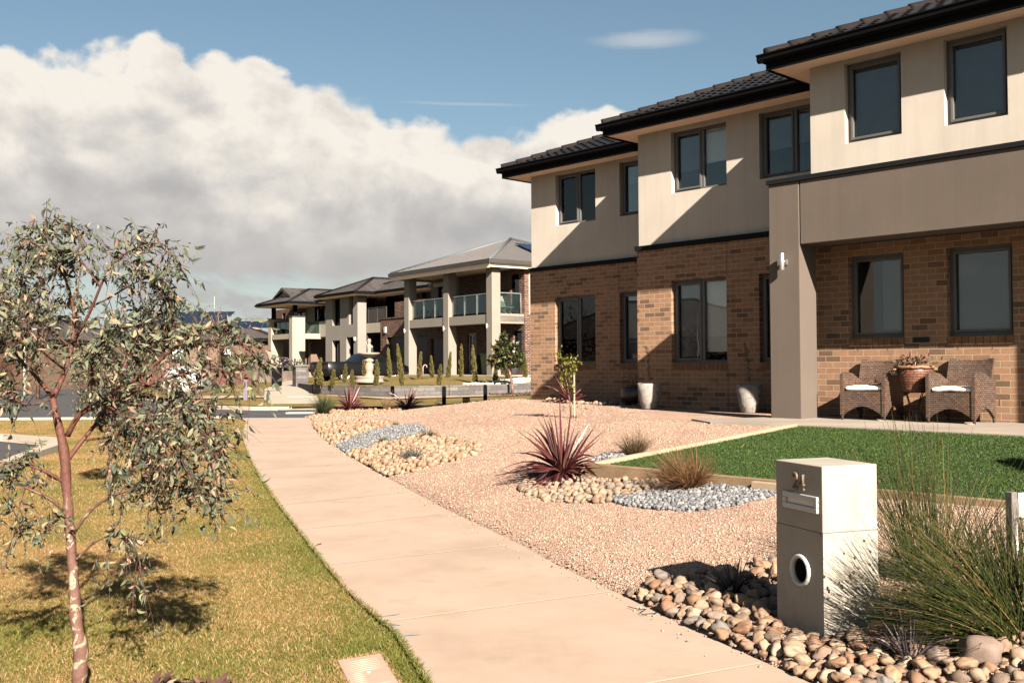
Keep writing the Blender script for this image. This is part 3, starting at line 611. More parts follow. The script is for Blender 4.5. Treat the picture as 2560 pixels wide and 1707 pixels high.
# eaves, gutters and tiled roof
PT = math.tan(R(22.5))
def tile_slope(b, ua, ub, d0, z0, depth, hipL=True, hipR=False, pitch=PT, per=.235, gauge=.31, xf=None):
    f = xf or (lambda a, c, z: (a, c, z)); n = int(depth / gauge)
    for k in range(n):
        c0 = k * gauge; c1 = c0 + gauge + .02
        a0 = ua + (c0 + .05 if hipL else 0); a1 = ub - (c0 + .05 if hipR else 0)
        m = max(2, int((a1 - a0) / per * 9)); vs = []; fs = []
        for i in range(m + 1):
            a = a0 + (a1 - a0) * i / m; ph = (a / per + (k % 2) * .5) % 1
            w = .038 * (max(0, math.sin(math.pi * min(1, ph / .62))) ** .7 if ph < .62 else 0)
            zf_ = z0 + c0 * pitch + .050 + w; zb = z0 + c1 * pitch + .012 + w
            vs += [f(a, d0 + c0, zf_ - (.014 if w > .004 else .058)), f(a, d0 + c0 - .004, zf_), f(a, d0 + c1, zb)]
        for i in range(m):
            p = i * 3; fs += [(p, p + 3, p + 4, p + 1), (p + 1, p + 4, p + 5, p + 2)]
        b.add(vs, fs)
def hip_caps(b, p, dv, length, step=.37):
    dv = Vector(dv).normalized(); p = Vector(p); n = int(length / step)
    for k in range(n):
        a = p + dv * (k * step) + Vector((0, 0, .02)); e = p + dv * ((k + 1) * step + .05)
        b.tube([a, a + (e - a) * .12, e], [.086, .085, .078], 12)
def eave(uL, uR, dE, dW, uW, back=24.2, right_end=None):
    """uL eave edge left, dE eave edge front, dW wall, uW wall left end"""
    b = hb(); b.box(uL, uR, dE, dW + .05, 5.802, 5.83); b.box(uL, uW + .05, dW + .05, back, 5.802, 5.83)
    if right_end: b.box(right_end[0], uR, dW + .05, back, 5.802, 5.83)
    b.build('soffit', Mt['soffit'], house)
    b = hb(); b.box(uL - .022, uR, dE - .022, dE - .002, 5.775, 5.97); b.box(uL - .022, uL - .002, dE - .002, back, 5.775, 5.97)
    if right_end: b.box(uR - .002, uR + .02, dE - .022, back, 5.775, 5.97)
    b.build('fascia', Mt['black'], house)
    b = hb(); x0, y0 = uL - .13, dE - .13
    def run(pa, pb, nrm):                                    # quad gutter with a rolled lip, front face slightly raked
        pa, pb, nrm = Vector(pa), Vector(pb), Vector(nrm); Z = Vector((0, 0, 1)); prof = [(-.024, 5.90), (-.078, 5.895), (-.106, 5.93), (-.112, 5.985), (-.128, 5.995), (-.128, 6.012), (-.105, 6.015), (-.10, 5.95), (-.024, 5.95)]
        A = [pa + nrm * -o + Z * (h - pa.z) for o, h in prof]; B2 = [pb + nrm * -o + Z * (h - pb.z) for o, h in prof]; m = len(prof)
        b.add(A + B2, [(i, (i + 1) % m, m + (i + 1) % m, m + i) for i in range(m)] + [tuple(range(m)), tuple(range(m, 2 * m))[::-1]])
    run((uL - .128, dE, 0), (uR + (.128 if right_end else 0), dE, 0), (0, -1, 0)); run((uL, dE - .1, 0), (uL, back, 0), (-1, 0, 0))
    if right_end: run((uR, dE - .1, 0), (uR, back, 0), (1, 0, 0))
    b.build('gutter', Mt['black'], house)
def roof(uL, uR, dE, depth, hipR=False):
    z0 = 5.955; b = hb(); uL -= .06; dE -= .06; uR2 = uR + (.06 if hipR else 0)
    tile_slope(b, uL, uR2, dE, z0, depth, True, hipR)
    zr = z0 + depth * PT
    # hidden slopes: plain tiled planes under the courses and to the back and side
    b.quad((uL, dE + 2 * depth, z0), (uL, dE, z0), (uL + depth, dE + depth, zr), (uL + depth, dE + depth + .01, zr))
    b.add([(uL, dE, z0 - .01), (uR2, dE, z0 - .01), (uR2 - (depth if hipR else 0), dE + depth, zr - .01), (uL + depth, dE + depth, zr - .01)], [(0, 1, 2, 3)])
    b.add([(uL, dE + 2 * depth, z0), (uL + depth, dE + depth, zr), (uR2 - (depth if hipR else 0), dE + depth, zr), (uR2, dE + 2 * depth, z0)], [(0, 1, 2, 3)])
    if hipR: b.quad((uR2, dE, z0), (uR2, dE + 2 * depth, z0), (uR2 - depth, dE + depth, zr), (uR2 - depth, dE + depth - .01, zr))
    r_ = b.build('roof', Mt['tile'], house)
    c = hb(); hip_caps(c, (uL + .03, dE + .03, z0 + .055), (1, 1, PT), depth * 1.42 * 1.08)
    if hipR: hip_caps(c, (uR2 - .03, dE + .03, z0 + .075), (-1, 1, PT), depth * 1.42 * 1.08)
    hip_caps(c, (uL + depth, dE + depth, zr + .06), (1, 0, 0), max(.5, uR2 - uL - depth * (2 if hipR else 1)))
    c.build('ridge_cap', Mt['ridge'], r_)
eave(-17.05, -11.9, 15.76, 16.20, -16.57); roof(-17.05, -11.0, 15.76, 3.9)
eave(-12.63, -7.45, 14.31, 14.78, -12.19); roof(-12.63, -6.5, 14.31, 4.2)
eave(-8.13, -3.65, 12.88, 13.30, -7.69, right_end=(-4.2, 0)); roof(-8.13, -3.65, 12.88, 2.25, hipR=True)
# downpipe behind the middle eave, lamp on the post
b = hb(); b.box(-7.80, -7.71, 14.60, 14.68, 5.83, 6.0); b.tube([(-7.76, 14.66, 5.84), (-7.76, 14.72, 5.6), (-7.76, 14.72, 4.1)], .04, 10); b.build('downpipe', Mt['taupe'], house)
b = hb(); b.tube([(-7.80, 12.66, 2.78), (-7.80, 12.66, 3.02)], .034, 16); b.lathe([(.0, 0), (.05, 0), (.05, .012), (0, .012)], (-7.80, 12.69, 2.90), 16)
b.tube([(-7.80, 12.75, 2.90), (-7.80, 12.68, 2.90)], .022, 10); b.box(-7.84, -7.76, 12.735, 12.748, 2.86, 2.94); b.build('wall_lamp', Mt['steel'], house, bevel=.003)
# slab under the porch
spoly = [sd(8.75, 11.75), sd(8.1, 11.30), sd(7.3, 11.42), sd(6.9, 11.48), sd(-1, 11.48), sd(-1, 13.72), sd(8.02, 13.72), sd(8.3, 12.6)]
b = MB(); b.prism([(p.x, p.y) for p in spoly[::-1]], .45, .652); tag(b.build('porch_paving', Mt['aggregate']), kind='structure')
# ------------------------------------------------------------------ garden in front of the house
rnd = random.Random(11)
def zt(d): return .43 + (.655 - .43) * (d - 7.6) / (11.45 - 7.6)     # artificial lawn falls gently to the front
tp = [sd(2.86, 7.66), sd(6.84, 7.66), sd(6.84, 11.46), sd(2.86, 11.46)]
def tz(x, y): return zt(x * E2.x + y * E2.y) - .022
sheet('artificial_lawn', [(p.x, p.y) for p in tp], tz, 0, Mt['turfbase'], .6)
sl = [((6.92, 7.60), (6.92, 9.55), 'pale timber sleeper edging the left side of the green lawn, nearest the path'), ((6.92, 9.56), (6.92, 11.5), 'pale timber sleeper edging the left side of the green lawn, nearest the porch'),
      ((6.96, 7.58), (4.72, 7.58), 'brown timber sleeper along the front of the green lawn behind the red strappy plant'), ((4.70, 7.60), (2.78, 7.60), 'brown timber sleeper along the front of the green lawn behind the letterbox and rushes'),
      ((2.80, 7.56), (2.80, 9.9), 'pale timber sleeper edging the right side of the green lawn')]
for (a, c, lab) in sl:
    P, Q = sd(*a), sd(*c); dv = (Q - P).normalized(); L = (Q - P).length; ang = math.atan2(dv.y, dv.x); z0, z1 = zt(a[1]), zt(c[1])
    b = MB(); h = .22; w = .037; v = [(0, -w, -h), (L, -w, z1 - z0 - h), (L, w, z1 - z0 - h), (0, w, -h), (0, -w, .012), (L, -w, z1 - z0 + .012), (L, w, z1 - z0 + .012), (0, w, .012)]
    b.add(v, [(0, 3, 2, 1), (4, 5, 6, 7), (0, 1, 5, 4), (1, 2, 6, 5), (2, 3, 7, 6), (3, 0, 4, 7)])
    o = b.build('timber_sleeper', Mt['timber' if 'brown' in lab else 'timberpale'], None, (P.x, P.y, z0), bevel=.006); o.rotation_euler = (0, 0, ang); tag(o, lab, 'sleeper', 'timber sleepers round the green lawn')
r_ = ray(1915, 1215); pg = EYE + r_ * (7.50 / r_.dot(E2)); pg.z = .30; b = MB(); b.box(-.13, .13, -.035, .035, -.2, .125); o = b.build('timber_peg', Mt['timberpale'], None, pg, bevel=.006); o.rotation_euler = (0, 0, HROT); tag(o, 'short pale pine block holding the lawn edging beside the letterbox', 'timber block')
# turf blades
n = 120000; s_ = RNG.uniform(2.86, 6.84, n); d_ = RNG.uniform(7.66, 11.46, n)
Pt = np.stack([E1.x * s_ + E2.x * d_, E1.y * s_ + E2.y * d_, .43 + .225 * (d_ - 7.6) / 3.85 - .024], 1)
Dt = np.stack([RNG.normal(0, .42, n), RNG.normal(0, .42, n), np.ones(n)], 1)
V, Fq, _ = blades(Pt, Dt, RNG.uniform(.018, .032, n), RNG.uniform(.0045, .0075, n), RNG.uniform(0, .4, n), 2)
turf_m = tint_mat('turf_blade', [(0, (.024, .052, .003)), (.5, (.052, .108, .007)), (.9, (.090, .165, .013)), (1, (.20, .24, .10))], .6, .2)
tag(np_mesh('artificial_grass', V, [Fq], turf_m, np.repeat(np.clip(RNG.beta(2, 2.2, n) + .05 * np.sin(s_ * 3 + d_ * 5) * np.sin(d_ * 9), 0, 1), 2)), 'short bright green artificial grass', 'grass', kind='stuff')
for (x, y, lab) in ((1851, 1121, 'small pale dry leaf lying on the green lawn near the brown tussock'), (2474, 1097, 'small orange dry leaf lying at the right edge of the green lawn')):
    q = at_z(x, y, .60); LV = leaf_arrays(np.array([[0, 0, .012]]), np.array([[.8, .4, .25]]), np.array([[0, .2, 1.]]), np.array([.07]), np.array([.035]), .3)
    tag(np_mesh('fallen_leaf', LV[0], [LV[1], LV[2]], mat('dry_leaf', (.55, .38, .22), .8, .1, 9, 80, 0), loc=q), lab, 'leaf')

# letterbox -------------------------------------------------------
LBn = G(2061, 1607); LBz = LBn.z - .06; LA = R(19.5); W1, W2, HT, JT = .39, .325, .915, .588
lb = thing('letterbox', 'square pale concrete letterbox pillar numbered 24 beside the path', 'letterbox', (LBn.x, LBn.y, LBz), LA)
lf = Vector((-math.sin(LA), math.cos(LA), 0)); lr = Vector((math.cos(LA), math.sin(LA), 0))
def LB(px, py):                                              # point on the street face
    r = ray(px, py); t = (LBn - EYE).dot(lr) / r.dot(lr); P = EYE + r * t; return (P - LBn).dot(lf), P.z - LBz
c5 = lambda x, y: LB(1920 + .3316 * x, 1120 + .3316 * y)
ry, rz = c5(250, 918)
def holed(b, y0, y1, z0, z1, yc, zc, ra, rb, n=40):
    ci = [(yc + ra * math.cos(2 * math.pi * k / n), zc + rb * math.sin(2 * math.pi * k / n)) for k in range(n)]; ou = []
    for (y, z) in ci:
        dy, dz = y - yc, z - zc; t = min(((y1 - yc) if dy > 0 else (y0 - yc)) / dy if abs(dy) > 1e-6 else 1e9, ((z1 - zc) if dz > 0 else (z0 - zc)) / dz if abs(dz) > 1e-6 else 1e9); ou.append((yc + dy * t, zc + dz * t))
    v = [(0, y, z) for y, z in ci] + [(0, y, z) for y, z in ou]; f = [(k, (k + 1) % n, n + (k + 1) % n, n + k) for k in range(n)]
    for cy, cz in ((y0, z0), (y1, z0), (y1, z1), (y0, z1)):
        i = len(v); v.append((0, cy, cz)); best = sorted(range(n), key=lambda k: (ou[k][0] - cy) ** 2 + (ou[k][1] - cz) ** 2)[:2]
        for k in best:
            for k2 in ((k + 1) % n, (k - 1) % n):
                if (ou[k][0] - cy) * (ou[k2][1] - cz) - (ou[k2][0] - cy) * (ou[k][1] - cz) != 0 and abs(k - k2) in (1, n - 1): f.append((i, n + k, n + k2))
    b.add(v, f); b.add([(0, y, z) for y, z in ci] + [(.2, y, z) for y, z in ci], [(k, (k + 1) % n, n + (k + 1) % n, n + k) for k in range(n)]); b.add([(.2, y, z) for y, z in ci], [tuple(range(n))])
b = MB(); z1 = JT - .0015; holed(b, 0, W1, -.25, z1, ry, rz, .060, .062)
b.quad((0, 0, -.25), (W2, 0, -.25), (W2, 0, z1), (0, 0, z1)); b.quad((W2, 0, -.25), (W2, W1, -.25), (W2, W1, z1), (W2, 0, z1)); b.quad((W2, W1, -.25), (0, W1, -.25), (0, W1, z1), (W2, W1, z1)); b.quad((0, 0, z1), (W2, 0, z1), (W2, W1, z1), (0, W1, z1))
b.build('lower_block', Mt['cast'], lb)
b = MB(); b.box(0, W2, 0, W1, JT + .0015, HT); b.build('upper_block', Mt['cast'], lb, bevel=.005, seg=3)
b = MB(); b.box(.0025, W2 - .0025, .0025, W1 - .0025, JT - .0015, JT + .0015); b.build('joint', mat('joint_gap', (.3, .25, .2), .9, .1, 4, 50, 0), lb)  # darker strip filling the joint between the two blocks
b = MB(); rr = [(.060, .0), (.062, .012), (.066, .016), (.073, .017), (.080, .012), (.082, 0)]; nn = 40; vs = []; fs = []
for (r_, x) in rr:
    for k in range(nn): a = 2 * math.pi * k / nn; vs.append((-x - .0005, ry + r_ * math.cos(a), rz + r_ * math.sin(a)))
for i in range(len(rr) - 1):
    for k in range(nn): fs.append((i * nn + k, i * nn + (k + 1) % nn, (i + 1) * nn + (k + 1) % nn, (i + 1) * nn + k))
b.add(vs, fs, True); ring = b.build('newspaper_ring', Mt['whitemetal'], lb)
b = MB(); vs = []; 
for k in range(nn): a = 2 * math.pi * k / nn; vs.append((.005, ry + .059 * math.cos(a), rz + .059 * math.sin(a)))
for k in range(nn): a = 2 * math.pi * k / nn; vs.append((.19, ry + .059 * math.cos(a), rz + .059 * math.sin(a)))
b.add(vs, [(k, (k + 1) % nn, nn + (k + 1) % nn, nn + k) for k in range(nn)] + [tuple(range(nn, 2 * nn))], True); b.build('tube', mat('dark_tube', (.02, .022, .024), .5, .1, 3, 40, 0), lb)
ys0, zs1 = c5(383, 367); ys1, zs0 = c5(125, 440); yc_ = (ys0 + ys1) / 2; zc_ = (c5(254, 330)[1] + c5(254, 480)[1]) / 2; hw, hh = abs(ys1 - ys0) / 2, abs(c5(254, 338)[1] - c5(254, 462)[1]) / 2
b = MB(); t = .028
for (p, q, r_, s2) in ((yc_ - hw, yc_ + hw, zc_ + hh - t, zc_ + hh), (yc_ - hw, yc_ + hw, zc_ - hh, zc_ - hh + t), (yc_ - hw, yc_ - hw + t, zc_ - hh + t, zc_ + hh - t), (yc_ + hw - t, yc_ + hw, zc_ - hh + t, zc_ + hh - t)): b.box(-.014, .0, p, q, r_, s2)
sp_ = b.build('mail_slot', Mt['whitemetal'], lb, bevel=.004)
b = MB(); b.box(-.005, .0, yc_ - hw + t, yc_ + hw - t, zc_ - hh + t, zc_ + hh - t); b.build('flap', mat('grey_flap', (.40, .39, .38), .35, .03, 5, 80, .03, metal=.3), sp_, bevel=.002)
GL = {'2': [[(.04, .74), (.07, .88), (.2, .98), (.36, .98), (.48, .88), (.50, .72), (.42, .54), (.26, .34), (.08, .14), (.0, .03), (.2, .03), (.5, .03), (.56, .16)]], '4': [[(.44, 0), (.44, .98), (.24, .66), (.0, .30), (.60, .30)], [(.30, .0), (.58, .0)]]}
nm_ = mat('bronze_numeral', (.22, .16, .11), .5, .12, 6, 60, .1, metal=.1, spec=.4)
for ch, gx in (('2', 200), ('4', 252)):
    y0, z0 = c5(gx, 300 if ch == '2' else 306); zt_ = c5(gx, 180 if ch == '2' else 192)[1]; H_ = zt_ - z0; b = MB()
    for st in GL[ch]: b.tube([(-.012, y0 - x * H_ * .92, z0 + z * H_) for x, z in st], .0062, 8)
    b.build('numeral', nm_, lb)

# stones ----------------------------------------------------------
STONES = [(0, (0.390, 0.257, 0.164)), (.14, (0.296, 0.156, 0.086)), (.26, (0.468, 0.335, 0.226)), (.40, (0.218, 0.156, 0.113)), (.50, (0.484, 0.312, 0.187)), (.62, (0.234, 0.211, 0.195)), (.74, (0.374, 0.203, 0.117)), (.86, (0.546, 0.437, 0.328)), (.94, (0.281, 0.172, 0.109)), (1, (0.421, 0.296, 0.203))]
Mt['pebble'] = stone_mat('river_stone', STONES, 'obj'); Mt['pebbles'] = stone_mat('river_stone_mass', STONES, 'tint')
PALE = [(0, (0.459, 0.295, 0.189)), (.25, (0.361, 0.213, 0.123)), (.45, (0.508, 0.353, 0.238)), (.6, (0.377, 0.246, 0.164)), (.75, (0.574, 0.435, 0.320)), (.88, (0.312, 0.180, 0.107)), (1, (0.492, 0.328, 0.213))]
Mt['palestone'] = stone_mat('pale_stone_mass', PALE, 'tint')
BLUE = [(0, (.12, .125, .135)), (.4, (.22, .225, .235)), (.7, (.30, .305, .31)), (.9, (.42, .42, .42)), (1, (.08, .08, .09))]
Mt['bluestone'] = stone_mat('crushed_bluestone', BLUE, 'tint')
Mt['chip'] = stone_mat('gravel_chip', [(0, (.20, .12, .085)), (.14, (.42, .275, .195)), (.5, (.58, .40, .295)), (.85, (.67, .49, .375)), (1, (.78, .65, .54))], 'tint')
def ico(sub): bm = bmesh.new(); bmesh.ops.create_icosphere(bm, subdivisions=sub, radius=1); v = np.array([w.co[:] for w in bm.verts]); f = np.array([[w.index for w in p.verts] for p in bm.faces]); bm.free(); return v, f
I1, I2, I3 = ico(1), ico(2), ico(3)
def stone_shape(base, seed, amp=.25, freq=1.2, flat=.62):
    v = base.copy(); r = random.Random(seed); o = Vector((r.random() * 50, r.random() * 50, r.random() * 50))
    for i in range(len(v)):
        p = Vector(v[i]); k = 1 + amp * 2 * mnoise.noise(p * freq + o) + amp * .6 * mnoise.noise(p * freq * 2.7 + o); v[i] = v[i] * k
    v = np.sign(v) * np.abs(v) ** .92; return v * np.array([1, r.uniform(.66, .9), r.uniform(flat - .12, flat + .14)])
PV = [stone_shape(I3[0], k) for k in range(14)]
PM = []
for k, v_ in enumerate(PV):
    me = bpy.data.meshes.new('river_pebble'); me.from_pydata(v_.tolist(), [], I3[1].tolist()); me.materials.append(Mt['pebble']); me.polygons.foreach_set('use_smooth', [True] * len(me.polygons)); me.update(); PM.append(me)
def rots(n, tilt=.5):
    a = RNG.uniform(0, 6.28, n); b_ = RNG.normal(0, tilt, n); c = RNG.normal(0, tilt, n); ca, sa, cb, sb, cc, sc_ = np.cos(a), np.sin(a), np.cos(b_), np.sin(b_), np.cos(c), np.sin(c); Z = np.zeros(n); O = np.ones(n)
    Rz = np.stack([ca, -sa, Z, sa, ca, Z, Z, Z, O], 1).reshape(-1, 3, 3); Rx = np.stack([O, Z, Z, Z, cb, -sb, Z, sb, cb], 1).reshape(-1, 3, 3); Ry = np.stack([cc, Z, sc_, Z, O, Z, -sc_, Z, cc], 1).reshape(-1, 3, 3)
    return Rz @ Rx @ Ry
def stones_mesh(name, P, S, base, shapes, m, smooth=True, tilt=.5, tints=None, label=None, cat=None):
    n = len(P); Rm = rots(n, tilt); pick = RNG.integers(0, len(shapes), n); Sh = np.stack(shapes)[pick] * S[:, None, None]
    V = np.einsum('nij,nkj->nki', Rm, Sh) + P[:, None]; nv = Sh.shape[1]; Fq = (np.arange(n) * nv)[:, None, None] + base[1][None]
    return tag(np_mesh(name, V.reshape(-1, 3), [Fq.reshape(-1, 3)], m, np.repeat(RNG.random(n) if tints is None else tints, len(base[1])), smooth), label, cat, kind='stuff')
def inpoly(x, y, poly):
    c = np.zeros(len(x), bool); j = len(poly) - 1
    for i in range(len(poly)):
        xi, yi = poly[i]; xj, yj = poly[j]; cond = ((yi > y) != (yj > y)) & (x < (xj - xi) * (y - yi) / (yj - yi + 1e-12) + xi); c ^= cond; j = i
    return c
def scatter(poly, n):
    xs = [p[0] for p in poly]; ys = [p[1] for p in poly]; x = RNG.uniform(min(xs), max(xs), n * 4); y = RNG.uniform(min(ys), max(ys), n * 4); k = inpoly(x, y, poly); return x[k][:n], y[k][:n]
def darts(poly, n, rad, gap=.82, tries=30):
    """packed centres: rad() gives a radius; large first"""
    out = []; cell = {}; rs = sorted([rad() for _ in range(n)], reverse=True); cs = .12
    xs = [p[0] for p in poly]; ys = [p[1] for p in poly]
    for r in rs:
        for _ in range(tries):
            x = rnd.uniform(min(xs), max(xs)); y = rnd.uniform(min(ys), max(ys))
            if not inpoly(np.array([x]), np.array([y]), poly)[0]: continue
            ci, cj = int(x / cs), int(y / cs); ok = True
            for i in range(ci - 1, ci + 2):
                for j in range(cj - 1, cj + 2):
                    for (a, c, q) in cell.get((i, j), ()):
                        if (a - x) ** 2 + (c - y) ** 2 < ((q + r) * gap) ** 2: ok = False
            if ok: out.append((x, y, r)); cell.setdefault((ci, cj), []).append((x, y, r)); break
    return out
z3 = lambda x, y: G(1500 + .4509 * x, 1000 + .4509 * y)
bed = [z3(*p) for p in ((225, 1065), (330, 1005), (520, 985), (720, 960), (900, 915), (1000, 905), (1200, 960), (1560, 1130), (1700, 1120), (2000, 1090), (2351, 1060))]
BED = [(p.x, p.y) for p in bed] + [(3.7, 5.4), (3.4, 3.9), (1.78, 3.95)] + [(float(XR(y)) + .03, y) for y in np.linspace(4.1, bed[0].y, 9)]
LBpoly = [LBn - lr * .0 - lf * .0, LBn + lr * W2, LBn + lr * W2 + lf * W1, LBn + lf * W1]; LBp = [(p.x, p.y) for p in LBpoly]
def lbclear(x, y, r):
    p = Vector((x, y, 0)) - Vector((LBn.x, LBn.y, 0)); a, c = p.dot(lr), p.dot(lf); return not (-r * .8 < a < W2 + r * .8 and -r * .8 < c < W1 + r * .8)
special = []
for (x, y, r, lab) in ((2115, 1462, .088, 'largest round orange boulder in front of the rush clump'), (1968, 1402, .062, 'cream angular boulder left of the largest orange boulder'), (1075, 1420, .058, 'long smooth tan stone lying in front of the letterbox'), (650, 1222, .044, 'round orange pebble touching the path edge side of the bed left of the letterbox'),
                       (925, 1258, .045, 'reddish brown stone beside the foot of the letterbox'), (1435, 1358, .060, 'cream rounded boulder against the right side of the letterbox'), (1092, 1312, .030, 'pale grey round pebble at the near foot of the letterbox'), (2225, 1402, .052, 'grey flat stone behind the largest orange boulder'), (1560, 1340, .07, 'long grey brown boulder lying behind the small purple plant')):
    P = z3(x, y); special.append((P.x, P.y, r, lab))
raw = darts(BED, 1500, lambda: .019 + .028 * rnd.random() ** 1.9, .80)
raw = [q for q in raw if lbclear(*q) and all((q[0] - s[0]) ** 2 + (q[1] - s[1]) ** 2 > (q[2] + s[2]) ** 2 * .7 for s in special)]
def vis(q):
    v_ = Vector((q[0], q[1], .05)) - EYE; t = v_.dot(fwd); px = CX + F * v_.dot(rt) / t; py = CY - F * v_.dot(upv) / t; return (-20 < px < 2580 and py < 1730), q[2] / t
inv = sorted([q for q in raw if vis(q)[0]], key=lambda q: -vis(q)[1]); ind = inv[:291]; rest = inv[291:] + [q for q in raw if not vis(q)[0]]
for i, (x, y, r) in enumerate(ind):
    o = bpy.data.objects.new('river_pebble', PM[i % 14]); C.objects.link(o); o.scale = (r * 1.12,) * 3; o.location = (x, y, gf(x, y) + r * rnd.uniform(.35, .75) + .01)
    o.rotation_euler = (rnd.gauss(0, .35), rnd.gauss(0, .35), rnd.uniform(0, 6.28)); tag(o, 'rounded tan or brown river pebble in the bed round the concrete letterbox', 'pebble', 'river pebbles round the letterbox')
for i, (x, y, r, lab) in enumerate(special):
    o = bpy.data.objects.new('river_boulder' if r > .05 else 'river_pebble', PM[(i * 5 + 3) % 14]); C.objects.link(o); o.scale = (r * 1.1,) * 3; o.location = (x, y, gf(x, y) + r * .62); o.rotation_euler = (rnd.gauss(0, .15), rnd.gauss(0, .15), rnd.uniform(0, 6.28)); tag(o, lab, 'boulder' if r > .05 else 'pebble', 'river pebbles round the letterbox')
SH2 = [stone_shape(I2[0], 40 + k) for k in range(10)]
x, y = scatter(BED, 900); keep = np.array([lbclear(a, c, .02) for a, c in zip(x, y)]); x, y = x[keep], y[keep]
Pu = np.stack([x, y, g(x, y) + .002], 1); Su = RNG.uniform(.018, .034, len(x))
Pr = np.array([(q[0], q[1], gf(q[0], q[1]) + q[2] * .5) for q in rest]).reshape(-1, 3); Sr = np.array([q[2] for q in rest])
allP, allS = [Pu, Pr], [Su, Sr]
# more river stones: the bed under the red plant and the strip along the wall
c2_ = lambda x, y: G(1240 + .31463 * x, 1020 + .31463 * y); c3_ = lambda x, y: G(740 + .2381 * x, 1000 + .2381 * y)
def W_(f, pts): return [(p.x, p.y) for p in (f(*q) for q in pts)]
bed1 = W_(c2_, ((165, 640), (240, 700), (400, 738), (560, 765), (860, 765), (1000, 720), (1230, 660), (1290, 590), (1150, 545), (960, 525), (820, 505), (700, 500), (330, 545)))
wall_strip = [(sd(*q).x, sd(*q).y) for q in ((16.0, 16.1), (15.6, 15.55), (14.4, 15.3), (13.2, 15.25), (12.3, 15.1), (12.3, 16.1))]
ring1 = W_(c2_, ((540, 95), (600, 112), (700, 110), (745, 85), (690, 60), (590, 60), (530, 75)))
tintA = [RNG.random(len(Pu) + len(Pr))]
for poly, n, lo, hi in ((bed1, 430, .022, .052), (wall_strip, 330, .03, .07), (ring1, 45, .03, .06)):
    q = darts(poly, n, lambda: lo + (hi - lo) * rnd.random() ** 1.8, .78, 18); P = np.array([(a, c, gf(a, c) + r * .5) for a, c, r in q]); allP.append(P); allS.append(np.array([r for *_, r in q])); tintA.append(RNG.choice([.02, .3, .33, .55, .6, .9, .95, .8], len(q)))
stones_mesh('river_pebbles', np.concatenate(allP), np.concatenate(allS), I2, SH2, Mt['pebbles'], tints=np.concatenate(tintA), label='smaller tan river pebbles filling the garden beds', cat='pebbles')
# pale broken stones beside the path
bedA = W_(c3_, ((100, 180), (200, 150), (400, 108), (640, 103), (1000, 100), (1120, 108), (900, 150), (700, 170), (500, 178), (200, 215)))
bedB = W_(c3_, ((170, 260), (400, 238), (600, 232), (960, 243), (980, 275), (700, 348), (600, 400), (430, 480), (360, 470), (250, 370)))
bedC = W_(c3_, ((545, 575), (700, 540), (1060, 445), (1340, 380), (1600, 400), (1850, 450), (1940, 490), (1880, 590), (1700, 640), (1450, 700), (1200, 770), (950, 805), (860, 760)))
SHA = [stone_shape(I1[0], 80 + k, .3, 1.4, .66) for k in range(12)]
PP, SS = [], []
for poly, n in ((bedA, 620), (bedB, 900), (bedC, 1050)):
    q = darts(poly, n, lambda: .026 + .05 * rnd.random() ** 2.2, .74, 14); PP.append(np.array([(a, c, gf(a, c) + r * .5) for a, c, r in q])); SS.append(np.array([r for *_, r in q]))
    x, y = scatter(poly, n); PP.append(np.stack([x, y, g(x, y) + .008], 1)); SS.append(RNG.uniform(.025, .045, len(x)))
stones_mesh('broken_stones', np.concatenate(PP), np.concatenate(SS), I1, SHA, Mt['palestone'], False, .6, label='pale cream broken stones beside the path', cat='stones')
# crushed bluestone patches
blueA = W_(c2_, ((890, 730), (980, 772), (1250, 815), (1600, 830), (1900, 785), (2240, 700), (2400, 640), (2240, 640), (2050, 635), (1750, 600), (1640, 622), (1500, 655), (1200, 680), (1000, 705)))
blueB = W_(c2_, ((760, 425), (840, 378), (1000, 362), (1050, 380), (900, 425)))
blueC = W_(c3_, ((400, 485), (700, 360), (960, 285), (1300, 262), (1375, 320), (1330, 370), (1060, 440), (700, 545), (540, 570)))
SHB = [stone_shape(I1[0], 120 + k, .38, 1.8, .8) for k in range(10)]
PP, SS = [], []
for poly, n in ((blueA, 2300), (blueB, 220), (blueC, 3000)):
    x, y = scatter(poly, n); PP.append(np.stack([x, y, g(x, y) + RNG.uniform(.004, .03, len(x))], 1)); SS.append(RNG.uniform(.014, .027, len(x)))
stones_mesh('crushed_bluestone', np.concatenate(PP), np.concatenate(SS), I1, SHB, Mt['bluestone'], False, 1.2, label='blue grey crushed rock spread round the plants', cat='crushed rock')
# gravel chips over the yard
SHG = [stone_shape(np.array([[1, 0, 0], [-1, 0, 0], [0, 1, 0], [0, -1, 0], [0, 0, 1], [0, 0, -1.]]), 160 + k, .35, 1.5, .7) for k in range(8)]
OCT = (None, np.array([[0, 2, 4], [2, 1, 4], [1, 3, 4], [3, 0, 4], [2, 0, 5], [1, 2, 5], [3, 1, 5], [0, 3, 5]]))
nG = 52000; y = 4.2 + 14 * RNG.random(nG) ** 1.7; e = .02 + (1.0 + y * .52) * RNG.random(nG); x = XR(y) + e
dd = x * E2.x + y * E2.y; ss = x * E1.x + y * E1.y
ok = (dd < 11.4) & ~((ss > 2.75) & (ss < 6.95) & (dd > 7.55)) & ~inpoly(x, y, LBp)
for poly in (BED, bed1, blueA, bedB, bedC, blueC): ok &= ~inpoly(x, y, poly)
y2 = RNG.uniform(9, 27, 42000); e2_ = .1 + 13 * RNG.random(42000); x2 = XR(y2) + e2_; d2_ = x2 * E2.x + y2 * E2.y; s2_ = x2 * E1.x + y2 * E1.y
ok2 = (d2_ < np.interp(s2_, [0, 9, 12, 16.5, 17], [11.2, 11.2, 14.4, 15.8, 40])) & ~((s2_ > 2.75) & (s2_ < 6.95) & (d2_ > 7.55)) & (y2 < 27.4)
